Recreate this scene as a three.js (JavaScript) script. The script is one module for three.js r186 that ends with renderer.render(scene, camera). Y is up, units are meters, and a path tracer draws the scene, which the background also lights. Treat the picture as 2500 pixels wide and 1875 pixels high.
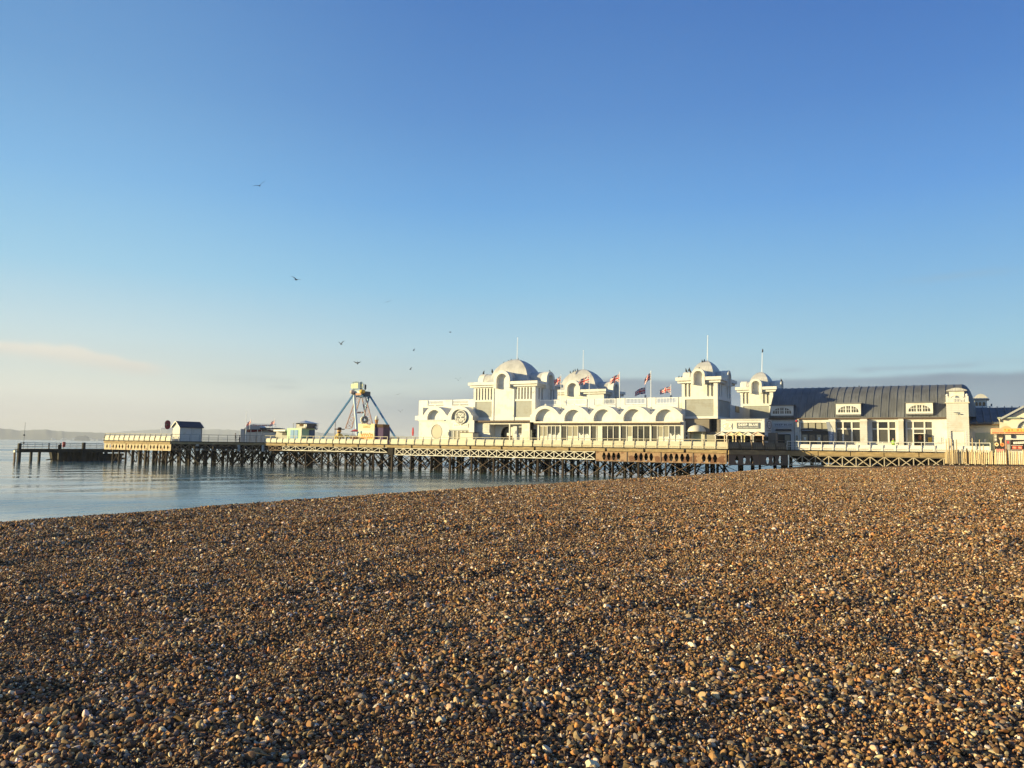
import * as THREE from 'three';
import { mergeGeometries, mergeVertices, toCreasedNormals } from 'three/addons/utils/BufferGeometryUtils.js';

// ------------------------------------------------------------------ camera, sun, exposure
const scene = new THREE.Scene();
const EYE = 4.8, FOCAL = 1876;                       // metres above the sea; pixels of a 2500 px wide frame
const camera = new THREE.PerspectiveCamera(53.1, 4 / 3, 0.1, 30000);
camera.position.set(0, EYE, 0);
camera.rotation.set(THREE.MathUtils.degToRad(4.6), 0, THREE.MathUtils.degToRad(0.8));
camera.updateMatrixWorld(true);
const renderer = new THREE.WebGLRenderer({ antialias: true });
renderer.setSize(1024, 768);
renderer.toneMapping = THREE.LinearToneMapping;
const EXPOSURE = 2.1;
renderer.toneMappingExposure = EXPOSURE;
renderer.shadowMap.enabled = true;
const SUN_AZ = THREE.MathUtils.degToRad(6), SUN_EL = THREE.MathUtils.degToRad(9.6);   // sun to the left of the view, low
const SUN = new THREE.Vector3(-Math.cos(SUN_AZ) * Math.cos(SUN_EL), Math.sin(SUN_EL), Math.sin(SUN_AZ) * Math.cos(SUN_EL));
const sun = new THREE.DirectionalLight(new THREE.Color().setRGB(1, 0.82, 0.42), 5);
sun.position.copy(SUN).multiplyScalar(400).add(new THREE.Vector3(0, 0, -110));
sun.target.position.set(0, 0, -110);
sun.castShadow = true;
Object.assign(sun.shadow.camera, { left: -170, right: 170, top: 90, bottom: -90, near: 1, far: 900 });
sun.shadow.mapSize.set(4096, 4096);
scene.add(sun, sun.target);

// ------------------------------------------------------------------ random numbers and noise
function rng(a) { return () => { a = (a + 0x6d2b79f5) | 0; let t = Math.imul(a ^ (a >>> 15), 1 | a); t = (t + Math.imul(t ^ (t >>> 7), 61 | t)) ^ t; return ((t ^ (t >>> 14)) >>> 0) / 4294967296; }; }
const hash = (x, y, k = 0) => { let h = Math.imul(x, 374761393) + Math.imul(y, 668265263) + Math.imul(k, 1442695041); h = Math.imul(h ^ (h >>> 13), 1274126177); return ((h ^ (h >>> 16)) >>> 0) / 4294967296; };
const smooth = (t) => t * t * (3 - 2 * t), sstep = (a, b, x) => smooth(Math.min(1, Math.max(0, (x - a) / (b - a)))), lerp = (a, b, t) => a + (b - a) * t;
function noise(x, y, k = 0, wrap = 0) {               // value noise; wrap > 0 makes it tile
  const xi = Math.floor(x), yi = Math.floor(y), fx = smooth(x - xi), fy = smooth(y - yi), w = (v) => (wrap ? ((v % wrap) + wrap) % wrap : v);
  return lerp(lerp(hash(w(xi), w(yi), k), hash(w(xi + 1), w(yi), k), fx), lerp(hash(w(xi), w(yi + 1), k), hash(w(xi + 1), w(yi + 1), k), fx), fy);
}
function fbm(x, y, oct = 4, k = 0, wrap = 0) { let s = 0, a = 0.5, n = 0; for (let i = 0; i < oct; i++) { s += a * noise(x, y, k + i, wrap); n += a; a *= 0.5; x *= 2; y *= 2; wrap *= 2; } return s / n; }

// ------------------------------------------------------------------ sky
const lin = (c) => (c /= 255, c <= 0.04045 ? c / 12.92 : Math.pow((c + 0.055) / 1.055, 2.4));
const rgb = (r, g, b) => [lin(r), lin(g), lin(b)];
const mix3 = (a, b, t) => [lerp(a[0], b[0], t), lerp(a[1], b[1], t), lerp(a[2], b[2], t)];
{
  // columns: angle away from the sun's azimuth; rows: elevation in degrees
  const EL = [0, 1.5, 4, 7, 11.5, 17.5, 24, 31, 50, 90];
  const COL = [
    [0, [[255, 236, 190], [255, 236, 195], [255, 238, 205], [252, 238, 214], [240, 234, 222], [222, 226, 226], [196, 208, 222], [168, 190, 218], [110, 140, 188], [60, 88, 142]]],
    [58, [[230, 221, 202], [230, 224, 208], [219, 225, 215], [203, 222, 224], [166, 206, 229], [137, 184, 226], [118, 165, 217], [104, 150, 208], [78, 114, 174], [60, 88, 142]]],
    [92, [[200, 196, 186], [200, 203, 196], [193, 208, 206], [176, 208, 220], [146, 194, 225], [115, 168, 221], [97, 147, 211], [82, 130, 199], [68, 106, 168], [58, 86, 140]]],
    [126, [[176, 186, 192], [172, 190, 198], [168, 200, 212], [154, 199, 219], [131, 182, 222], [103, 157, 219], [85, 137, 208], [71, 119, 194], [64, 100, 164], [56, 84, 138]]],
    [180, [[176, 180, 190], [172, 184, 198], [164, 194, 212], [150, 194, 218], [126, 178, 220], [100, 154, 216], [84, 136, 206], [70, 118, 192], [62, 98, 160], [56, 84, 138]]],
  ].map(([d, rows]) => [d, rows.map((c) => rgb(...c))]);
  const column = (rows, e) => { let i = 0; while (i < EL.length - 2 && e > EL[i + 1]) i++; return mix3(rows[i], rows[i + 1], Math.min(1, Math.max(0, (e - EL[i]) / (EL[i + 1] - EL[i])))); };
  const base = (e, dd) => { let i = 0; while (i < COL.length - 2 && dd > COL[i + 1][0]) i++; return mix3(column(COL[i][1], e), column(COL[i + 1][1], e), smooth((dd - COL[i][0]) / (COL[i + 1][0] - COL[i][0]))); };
  const Wd = 2048, Hd = 1024, data = new Float32Array(Wd * Hd * 4);
  for (let j = 0; j < Hd; j++) {
    const e = ((j + 0.5) / Hd - 0.5) * 180;
    for (let i = 0; i < Wd; i++) {
      const th = ((i + 0.5) / Wd - 0.5) * 2 * Math.PI, az = (Math.atan2(Math.cos(th), -Math.sin(th)) * 180) / Math.PI;    // 0 ahead, positive to the right
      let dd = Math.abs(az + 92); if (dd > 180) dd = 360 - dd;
      let c = base(Math.max(0, e), dd);
      if (e > -0.5 && e < 16) {
        const n1 = fbm(az * 0.22, e * 1.5, 5, 11), n2 = fbm(az * 0.07 + 7, e * 0.9, 4, 31), n3 = fbm(az * 0.6, e * 2.4, 4, 57);
        // the grey bank low on the right, thinning out to the left
        const top = 5.05 + 0.35 * (n2 - 0.5) + 0.5 * (n1 - 0.5) - 1.5 * sstep(8, -10, az) - 0.9 * sstep(-4, -22, az);
        let a = sstep(top + 0.07 + 0.6 * sstep(7, -6, az), top - 0.16 - 0.8 * sstep(7, -6, az), e) * lerp(0.26, 0.92, sstep(-20, 2, az)) * (0.86 + 0.28 * (n1 - 0.3));
        a *= lerp(1, 0.75, sstep(1.8, 0, e));
        c = mix3(c, mix3(rgb(146, 158, 170), rgb(116, 138, 162), sstep(-4, 18, az) * 0.8 + 0.3 * (n3 - 0.5)), Math.min(0.93, Math.max(0, a)));
        // thin streaks above and beside its end
        const s = sstep(0.56, 0.74, fbm(az * 0.12 + 3, e * 3.2 - az * 0.02, 4, 71)) * Math.exp(-Math.pow((e - 3.9) / 0.8, 2)) * sstep(-24, -14, az) * sstep(16, -2, az);
        c = mix3(c, rgb(158, 170, 178), 0.55 * s);
        const s2 = sstep(0.5, 0.7, fbm(az * 0.15 + 9, e * 3.4 - az * 0.03, 4, 77)) * Math.exp(-Math.pow((e - 5.35) / 0.33, 2)) * sstep(12, 20, az) * sstep(46, 34, az);
        c = mix3(c, rgb(140, 160, 178), 0.7 * s2);
        // small peach cloud low on the left
        const cl = (az + 29.7) / 6.6, mid = 5.6 - 0.9 * sstep(-0.5, 1, cl) + 0.25 * (n2 - 0.5), hh = 0.74 * Math.sqrt(Math.max(0, 1 - cl * cl * 0.95)) * (cl > -1 ? 1 : 0);
        const up = mid + hh * (0.75 + 0.7 * (n3 - 0.5)), dn = mid - hh * (0.55 + 0.5 * (n1 - 0.5));
        const k = sstep(up + 0.1, up - 0.16, e) * sstep(dn - 0.55, dn + 0.4, e) * sstep(1, 0.5, cl) * sstep(-1.2, -0.8, cl) * (hh > 0 ? 1 : 0);
        c = mix3(c, mix3(rgb(240, 233, 217), rgb(220, 216, 206), sstep(up, dn, e) * 0.6 + 0.5 * sstep(-0.4, 0.9, cl)), 0.85 * k);
        const w = Math.exp(-Math.pow((az - 30.5) / 3.4, 2) - Math.pow((e - 11.3 - 0.02 * (az - 30)) / 0.22, 2)) * sstep(0.3, 0.7, n1);
        c = mix3(c, rgb(150, 178, 200), 0.5 * w);
      }
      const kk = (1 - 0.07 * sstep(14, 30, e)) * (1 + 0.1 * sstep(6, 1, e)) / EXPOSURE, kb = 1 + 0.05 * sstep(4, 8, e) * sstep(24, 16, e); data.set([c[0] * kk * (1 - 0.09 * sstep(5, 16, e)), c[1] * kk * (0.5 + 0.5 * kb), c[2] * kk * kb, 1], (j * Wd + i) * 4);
    }
  }
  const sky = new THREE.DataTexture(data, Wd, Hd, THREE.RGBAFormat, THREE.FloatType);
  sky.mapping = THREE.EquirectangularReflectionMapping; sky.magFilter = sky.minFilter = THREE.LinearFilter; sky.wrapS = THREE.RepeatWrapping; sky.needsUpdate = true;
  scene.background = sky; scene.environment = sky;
}

// ------------------------------------------------------------------ the pier's own axes: s along it towards the shore, h above the sea, d behind its front edge
const C30 = Math.cos(Math.PI / 6), S30 = 0.5, PIER_D = 124.4;
const W = (s, h, d) => new THREE.Vector3(C30 * s + S30 * d, h, -(PIER_D - S30 * s + C30 * d));
const toPier = (x, D) => [C30 * x - S30 * (D - PIER_D), S30 * x + C30 * (D - PIER_D)];
function ray(px, py) { return new THREE.Vector3((px - 1250) / FOCAL, -(py - 937.5) / FOCAL, -1).applyQuaternion(camera.quaternion); }
function at(px, py, d) {                              // the point of the upright plane d behind the pier front that a sight line meets: [s, h]
  const r = ray(px, py), x = r.x, D = -r.z, k = (PIER_D * C30 + d) / (S30 * x + C30 * D);
  return [toPier(x * k, D * k)[0], EYE + r.y * k];
}
function atS(px, py, s) {                             // the same for the plane across the pier at s: [d, h]
  const r = ray(px, py), x = r.x, D = -r.z, k = (s - S30 * PIER_D) / (C30 * x - S30 * D);
  return [toPier(x * k, D * k)[1], EYE + r.y * k];
}
const S = (px, d, py = 1060) => at(px, py, d)[0], H = (px, py, d) => at(px, py, d)[1];
function far(px, py, D) { const r = ray(px, py), k = D / -r.z; return new THREE.Vector3(r.x * k, EYE + r.y * k, -D); }

// ------------------------------------------------------------------ naming and building
const used = new Map();
const numbered = (n) => { const k = used.get(n) ?? 0; used.set(n, k + 1); return k ? n + '_' + String(k).padStart(3, '0') : n; };
function tag(o, label, category, group) { o.userData.label = label; if (category) o.userData.category = category; if (group) o.userData.group = group; return o; }
function struct(o, name, label) { o.name = numbered(name); o.userData.kind = 'structure'; if (label) o.userData.label = label; scene.add(o); return o; }
const shade = (o) => { o.castShadow = o.receiveShadow = true; return o; };
function thing(name, label, category, [s, h, d], group, turn = 0) {
  const g = new THREE.Group(); g.name = numbered(name); g.position.copy(W(s, h, d)); g.rotation.y = -Math.PI / 6 + turn; scene.add(g);
  g.userData = { label, category }; if (group) g.userData.group = group;
  g.o = [s, h, d];
  return g;
}
function worldThing(name, label, category, p, turn = 0, group) {
  const g = new THREE.Group(); g.name = numbered(name); g.position.copy(p); g.rotation.y = turn; scene.add(g); g.userData = { label, category }; if (group) g.userData.group = group; g.o = [0, 0, 0]; return g;
}
function metreUV(geo) {                               // texture coordinates in metres, by the way each face looks
  const p = geo.attributes.position, n = geo.attributes.normal, uv = new Float32Array(p.count * 2);
  for (let i = 0; i < p.count; i++) {
    const ax = Math.abs(n.getX(i)), ay = Math.abs(n.getY(i)), az = Math.abs(n.getZ(i)), x = p.getX(i), y = p.getY(i), z = p.getZ(i);
    if (ay > ax && ay > az) { uv[2 * i] = x; uv[2 * i + 1] = z; } else if (ax > az) { uv[2 * i] = z; uv[2 * i + 1] = y; } else { uv[2 * i] = x; uv[2 * i + 1] = y; }
  }
  geo.setAttribute('uv', new THREE.BufferAttribute(uv, 2));
  return geo;
}
const flat = (g) => { const r = g.index ? g.toNonIndexed() : g; for (const k of Object.keys(r.attributes)) if (!['position', 'normal', 'uv'].includes(k)) r.deleteAttribute(k); return r; };
const M4 = () => new THREE.Matrix4();
class Geo {                                           // collects shapes in pier axes (s, h, d) and makes one mesh of them
  constructor(o = [0, 0, 0]) { this.o = o; this.list = []; this.own = false; }
  add(g, m) { g = flat(g); if (m) g.applyMatrix4(m); this.list.push(g); return this; }
  box(s0, s1, h0, h1, d0, d1) { return this.add(new THREE.BoxGeometry(Math.abs(s1 - s0), Math.abs(h1 - h0), Math.abs(d1 - d0)), M4().makeTranslation((s0 + s1) / 2, (h0 + h1) / 2, -(d0 + d1) / 2)); }
  bar(a, b, w = 0.1, t = w) {                         // square bar between two points
    const p = new THREE.Vector3(a[0], a[1], -a[2]), q = new THREE.Vector3(b[0], b[1], -b[2]), l = p.distanceTo(q), m = M4().lookAt(p, q, Math.abs(q.y - p.y) > 0.97 * l ? new THREE.Vector3(0, 0, 1) : new THREE.Vector3(0, 1, 0));
    return this.add(new THREE.BoxGeometry(w, t, l), m.setPosition(p.add(q).multiplyScalar(0.5)));
  }
  rod(a, b, r0 = 0.05, r1 = r0, n = 8) {
    const p = new THREE.Vector3(a[0], a[1], -a[2]), q = new THREE.Vector3(b[0], b[1], -b[2]), l = p.distanceTo(q);
    const quat = new THREE.Quaternion().setFromUnitVectors(new THREE.Vector3(0, 1, 0), q.clone().sub(p).normalize());
    return this.add(new THREE.CylinderGeometry(r1, r0, l, n), M4().compose(p.add(q).multiplyScalar(0.5), quat, new THREE.Vector3(1, 1, 1)));
  }
  ext(shape, d0, d1, curve = 14) { return this.add(new THREE.ExtrudeGeometry(shape, { depth: d1 - d0, bevelEnabled: false, curveSegments: curve }), M4().makeTranslation(0, 0, -d1)); }
  extS(shape, s0, s1, curve = 14) { return this.add(new THREE.ExtrudeGeometry(shape, { depth: s1 - s0, bevelEnabled: false, curveSegments: curve }), M4().makeRotationY(Math.PI / 2).setPosition(s0, 0, 0)); }
  ball(s, h, d, r, sy = 1, n = 10) { return this.add(new THREE.SphereGeometry(r, n, Math.ceil(n * 0.7)), M4().makeScale(1, sy, 1).setPosition(s, h, -d)); }
  lathe(pts, s, h, d, n = 16) { return this.add(new THREE.LatheGeometry(pts.map(([r, y]) => new THREE.Vector2(r, y)), n), M4().makeTranslation(s, h, -d)); }
  geo() { const g = mergeGeometries(this.list.map((x) => { const y = x.clone(); if (!y.attributes.uv) y.setAttribute('uv', new THREE.BufferAttribute(new Float32Array(y.attributes.position.count * 2), 2)); return y; })); g.translate(-this.o[0], -this.o[1], this.o[2]); return this.own ? g : metreUV(g); }
  build(name, mat, parent) { const m = shade(new THREE.Mesh(this.geo(), mat)); m.name = name; parent?.add(m); return m; }
}
const shape = (pts, holes = []) => { const s = new THREE.Shape(pts.map(([x, y]) => new THREE.Vector2(x, y))); for (const h of holes) s.holes.push(h); return s; };
const hole = (pts) => new THREE.Path(pts.map(([x, y]) => new THREE.Vector2(x, y)));
const rectPts = (x0, x1, y0, y1) => [[x0, y0], [x1, y0], [x1, y1], [x0, y1]];
const archPts = (x0, x1, y0, y1, n = 12, bottom = false) => {      // upright with a half-round head (and foot)
  const r = (x1 - x0) / 2, c = (x0 + x1) / 2, p = [];
  if (bottom) for (let i = 0; i <= n; i++) { const a = Math.PI + (Math.PI * i) / n; p.push([c + r * Math.cos(a), y0 + r + r * Math.sin(a)]); } else p.push([x0, y0], [x1, y0]);
  for (let i = 0; i <= n; i++) { const a = (Math.PI * i) / n; p.push([c + r * Math.cos(a), y1 - r + r * Math.sin(a)]); }
  return p;
};
const mesh = (geo, mat, name, parent, x = 0, y = 0, z = 0) => { const m = shade(new THREE.Mesh(geo, mat)); m.name = name; m.position.set(x, y, z); parent.add(m); return m; };

// ------------------------------------------------------------------ materials
const col = (r, g, b) => new THREE.Color().setRGB(r, g, b);
function picture(w, h, draw) {
  const c = document.createElement('canvas'); c.width = w; c.height = h; draw(c.getContext('2d'), w, h);
  const t = new THREE.CanvasTexture(c); t.colorSpace = THREE.SRGBColorSpace; t.anisotropy = 8; return t;
}
function tile(n, metres, f, srgb = true) {             // f(u, v) -> [r, g, b] in 0..1 (sRGB) over a square that repeats every `metres`
  const d = new Uint8Array(n * n * 4);
  for (let j = 0; j < n; j++) for (let i = 0; i < n; i++) { const c = f(i / n, j / n); for (let k = 0; k < 3; k++) d[(j * n + i) * 4 + k] = Math.max(0, Math.min(255, Math.round(255 * c[k]))); d[(j * n + i) * 4 + 3] = 255; }
  const t = new THREE.DataTexture(d, n, n); t.wrapS = t.wrapT = THREE.RepeatWrapping; t.magFilter = THREE.LinearFilter; t.minFilter = THREE.LinearMipmapLinearFilter; t.generateMipmaps = true;
  if (srgb) t.colorSpace = THREE.SRGBColorSpace; t.repeat.set(1 / metres, 1 / metres); t.needsUpdate = true; return t;
}
const std = (o) => new THREE.MeshStandardMaterial({ roughness: 0.7, side: THREE.DoubleSide, ...o });
const wearMap = tile(512, 7, (u, v) => {               // paint with faint grime, runs and patches
  const a = fbm(u * 8, v * 8, 5, 3, 8), b = fbm(u * 40, v * 5, 3, 9, 5), k = 1 - 0.05 * sstep(0.5, 0.8, a) - 0.05 * sstep(0.62, 0.85, b) - 0.03 * hash(u * 512 | 0, v * 512 | 0);
  return [k, k * (0.995 - 0.02 * sstep(0.55, 0.8, a)), k * (0.985 - 0.05 * sstep(0.55, 0.8, a))];
});
const rustMap = tile(512, 5, (u, v) => {               // old cream paint over rust
  const a = fbm(u * 10, v * 10, 5, 21, 10), b = fbm(u * 60, v * 8, 3, 25, 8), k = sstep(0.52, 0.68, a * 0.7 + b * 0.3);
  const n = fbm(u * 50, v * 50, 3, 29, 50);
  return [lerp(0.86, 0.48 + 0.2 * n, k), lerp(0.82, 0.33 + 0.15 * n, k), lerp(0.70, 0.22 + 0.1 * n, k)];
});
const plateMap = tile(512, 4, (u, v) => {
  const a = fbm(u * 6, v * 6, 5, 41, 6), n = fbm(u * 40, v * 40, 3, 43, 40), k = sstep(0.4, 0.62, a);
  return [lerp(0.66, 0.46, k) + 0.16 * (n - 0.5), lerp(0.54, 0.32, k) + 0.14 * (n - 0.5), lerp(0.42, 0.23, k) + 0.1 * (n - 0.5)];
});
const deckMap = tile(512, 6, (u, v) => {               // weathered concrete and timber edge
  const a = fbm(u * 6, v * 14, 5, 51, 6), b = fbm(u * 64, v * 4, 3, 55, 4), n = hash(u * 512 | 0, v * 512 | 0, 2), k = 0.62 + 0.35 * (a - 0.5) - 0.22 * sstep(0.55, 0.8, b) + 0.06 * (n - 0.5);
  return [k, k * 0.93, k * 0.8];
});
const woodMap = tile(256, 1.5, (u, v) => { const a = fbm(u * 24, v * 3, 4, 61, 3), n = fbm(u * 80, v * 10, 2, 65, 10), k = 0.55 + 0.5 * (a - 0.5) + 0.25 * (n - 0.5); return [k * 0.9, k * 0.78, k * 0.62]; });
const greyMap = tile(512, 8, (u, v) => { const a = fbm(u * 6, v * 6, 5, 81, 6), b = fbm(u * 50, v * 6, 3, 85, 6), k = 0.88 + 0.3 * (a - 0.5) - 0.12 * sstep(0.6, 0.85, b); return [k, k, k]; });
const boardBump = tile(256, 2, (u, v) => { const t = (v * 8) % 1, k = t < 0.08 ? 0 : 0.55 + 0.45 * (1 - t); return [k, k, k]; }, false);
const M = {
  white: std({ color: col(0.68, 0.675, 0.65), map: wearMap, roughness: 0.62 }),
  boards: std({ color: col(0.58, 0.575, 0.555), map: wearMap, bumpMap: boardBump, bumpScale: 0.02 }),
  cream: std({ color: col(0.66, 0.62, 0.52), map: wearMap, roughness: 0.6 }),
  fascia: std({ color: col(0.95, 0.8, 0.56), map: deckMap, roughness: 0.85 }),
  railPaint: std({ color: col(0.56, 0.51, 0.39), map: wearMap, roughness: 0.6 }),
  greyPanel: std({ color: col(0.34, 0.35, 0.335), map: wearMap, bumpMap: boardBump, bumpScale: 0.02 }),
  louvre: std({ color: col(0.42, 0.4, 0.34), roughness: 0.7 }),
  slotGrey: std({ color: col(0.34, 0.35, 0.36), roughness: 0.7 }),
  dome: std({ color: col(0.6, 0.59, 0.58), map: greyMap, roughness: 0.45 }),
  roof: std({ color: col(0.16, 0.165, 0.175), map: greyMap, roughness: 0.62 }),
  roofRib: std({ color: col(0.15, 0.155, 0.165), roughness: 0.6 }),
  darkTrim: std({ color: col(0.09, 0.055, 0.035), roughness: 0.7 }),
  taupe: std({ color: col(0.2, 0.175, 0.15), map: wearMap, bumpMap: boardBump, bumpScale: 0.02 }),
  navy: std({ color: col(0.018, 0.024, 0.04), roughness: 0.4 }),
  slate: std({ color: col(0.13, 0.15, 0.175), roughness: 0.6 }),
  paleBlue: std({ color: col(0.58, 0.6, 0.64), map: wearMap, bumpMap: boardBump, bumpScale: 0.015 }),  // on some white walls this blue tint is painted shade
  deck: std({ color: col(0.85, 0.75, 0.58), map: deckMap, roughness: 0.85 }),
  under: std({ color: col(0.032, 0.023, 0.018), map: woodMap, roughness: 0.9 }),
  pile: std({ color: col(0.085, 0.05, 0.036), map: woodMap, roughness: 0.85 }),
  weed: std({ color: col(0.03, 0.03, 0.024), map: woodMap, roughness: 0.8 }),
  plate: std({ color: col(0.8, 0.8, 0.8), map: plateMap, roughness: 0.8 }),
  plateCream: std({ color: col(0.6, 0.52, 0.42), map: rustMap, roughness: 0.7 }),
  truss: std({ color: col(0.7, 0.66, 0.58), map: wearMap, roughness: 0.75 }),
  trussOld: std({ color: col(0.44, 0.38, 0.29), map: wearMap, roughness: 0.8 }),
  brace: std({ color: col(0.17, 0.115, 0.08), roughness: 0.8 }),
  timber: std({ color: col(0.42, 0.33, 0.25), map: woodMap, roughness: 0.9 }),
  picket: std({ color: col(0.58, 0.45, 0.27), map: wearMap, roughness: 0.85 }),
  picketPale: std({ color: col(0.66, 0.55, 0.37), map: wearMap, roughness: 0.85 }),
  glass: new THREE.MeshPhysicalMaterial({ color: col(0.075, 0.072, 0.065), roughness: 0.08, side: THREE.DoubleSide }),
  glassDark: new THREE.MeshPhysicalMaterial({ color: col(0.018, 0.02, 0.024), roughness: 0.06, side: THREE.DoubleSide }),
  glassPale: new THREE.MeshPhysicalMaterial({ color: col(0.3, 0.28, 0.22), roughness: 0.1, side: THREE.DoubleSide }),
  paleCream: std({ color: col(0.7, 0.66, 0.52), roughness: 0.7 }),
  green: std({ color: col(0.36, 0.4, 0.33), map: wearMap }),
  red: std({ color: col(0.5, 0.02, 0.035), roughness: 0.6 }),
  pole: std({ color: col(0.82, 0.83, 0.84), roughness: 0.4 }),
  bird: std({ color: col(0.018, 0.018, 0.022), roughness: 0.8 }),
};
// ------------------------------------------------------------------ beach, sea, hills
const inland = (x, D) => C30 * (x + 12.3) - S30 * (D - 18.4);     // metres inland of the crest of the shingle bank
function shore(x, D) {
  const q = inland(x, D);
  let y = 2.8 - 0.42 * sstep(26, 78, D) + 0.36 * sstep(62, 84, D) * sstep(6, 20, q);
  y += q > 0 ? 0.02 * q - 0.012 * Math.max(0, q - 40) : 0;
  const f = Math.max(0, 0.9 - q);                                  // the seaward face
  y -= 0.135 * (f < 1.8 ? (f * f) / 3.6 : f - 0.9);
  return y;
}
function ground(x, D) {
  let y = shore(x, D);
  const k = sstep(-3, 2, inland(x, D)), near = sstep(70, 20, Math.hypot(x, D));
  y += k * (0.10 * (fbm(x * 0.32 + 9, D * 0.32, 3, 101) - 0.5) + 0.045 * (noise(x * 1.1, D * 1.1, 105) - 0.5) + near * 0.05 * (noise(x * 2.6, D * 2.6, 107) - 0.5));
  return y;
}
const shingleMap = tile(1024, 5.3, (u, v) => {          // shingle too far off to tell its stones apart
  const a = hash(u * 256 | 0, v * 256 | 0, 5), b = noise(u * 180, v * 180, 7, 180), c = fbm(u * 8, v * 8, 4, 8, 8), t = noise(u * 240, v * 240, 17, 240);
  const k = 0.5 + 0.75 * (b - 0.5) + 0.22 * (a - 0.5) + 0.2 * (c - 0.5);
  return [k * (0.98 + 0.12 * t), k * (0.80 + 0.06 * t), k * (0.62 + 0.02 * t)];
});
const shingleBump = tile(1024, 5.3, (u, v) => { const k = 0.55 * noise(u * 200, v * 200, 11, 200) + 0.45 * noise(u * 90, v * 90, 13, 90); return [k, k, k]; }, false);
const beach = (() => {
  const A = [], R = [];
  for (let i = 0; i <= 300; i++) A.push(-46 + (92 * i) / 300);
  for (let i = 1; i < 60; i++) A.push(46 + (268 * i) / 60);
  for (let r = 0.6; r < 150; r *= 1.0135) R.push(r);
  for (let r = 160; r < 900; r *= 1.25) R.push(r);
  const n = A.length, pos = [0, ground(0, 0), 0], idx = [];
  for (const r of R) for (const a of A) { const x = r * Math.sin((a * Math.PI) / 180), D = r * Math.cos((a * Math.PI) / 180); pos.push(x, ground(x, D), -D); }
  for (let i = 0; i < n; i++) idx.push(0, 1 + i, 1 + ((i + 1) % n));
  for (let j = 0; j < R.length - 1; j++) for (let i = 0; i < n; i++) { const a = 1 + j * n + i, b = 1 + j * n + ((i + 1) % n), c = a + n, d = b + n; idx.push(a, c, b, b, c, d); }
  const g = new THREE.BufferGeometry(); g.setAttribute('position', new THREE.Float32BufferAttribute(pos, 3));
  const uv = []; for (let i = 0; i < pos.length; i += 3) uv.push(pos[i], pos[i + 2]);
  g.setAttribute('uv', new THREE.Float32BufferAttribute(uv, 2)); g.setIndex(idx); g.computeVertexNormals();
  const m = std({ color: col(0.28, 0.2, 0.14), map: shingleMap, bumpMap: shingleBump, bumpScale: 0.05, roughness: 0.9 });
  return struct(shade(new THREE.Mesh(g, m)), 'beach', 'brown shingle beach sloping from the camera to the pier');
})();

function stoneShape(k, detail) {                        // a rounded flint, about 1 across
  const g = mergeVertices(new THREE.IcosahedronGeometry(1, detail).deleteAttribute('uv').deleteAttribute('normal'), 1e-4), p = g.attributes.position, r = rng(900 + k);
  const cut = [...Array(10)].map(() => [new THREE.Vector3(r() - 0.5, r() - 0.5, r() - 0.5).normalize(), 0.5 + 0.38 * r()]);
  for (let i = 0; i < p.count; i++) {
    const v = new THREE.Vector3().fromBufferAttribute(p, i);
    v.multiplyScalar(1 + 0.3 * (noise(v.x * 1.3 + k * 7 + 20, v.y * 1.3 + v.z * 0.9 + 20, 200) - 0.5));
    for (const [n, d] of cut) { const e = v.dot(n) - d; if (e > 0) v.addScaledVector(n, -0.93 * e); }
    p.setXYZ(i, v.x * 0.5, v.y * 0.36, v.z * 0.42);
  }
  g.setAttribute('uv', new THREE.Float32BufferAttribute(new Float32Array(p.count * 2), 2));
  return toCreasedNormals(g, 0.42);
}
const STONES = [[0.33, 0.22, 0.115], [0.27, 0.175, 0.095], [0.36, 0.26, 0.155], [0.2, 0.14, 0.095], [0.42, 0.23, 0.10], [0.46, 0.37, 0.25], [0.24, 0.21, 0.18], [0.34, 0.31, 0.27], [0.12, 0.1, 0.085], [0.58, 0.52, 0.42], [0.37, 0.17, 0.075], [0.19, 0.2, 0.215], [0.74, 0.71, 0.64]];
const SHARE = [18, 15, 11, 14, 11, 9, 6, 4, 11, 9, 5, 1, 4.5];
function stoneColour(r) { let t = r() * SHARE.reduce((a, b) => a + b), i = 0; while ((t -= SHARE[i]) > 0) i++; const k = (0.28 + 1.3 * r()) * 0.84, c = STONES[i]; return [c[0] * k, c[1] * k * (0.79 + 0.12 * r()), c[2] * k * (0.58 + 0.28 * r())]; }
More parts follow.
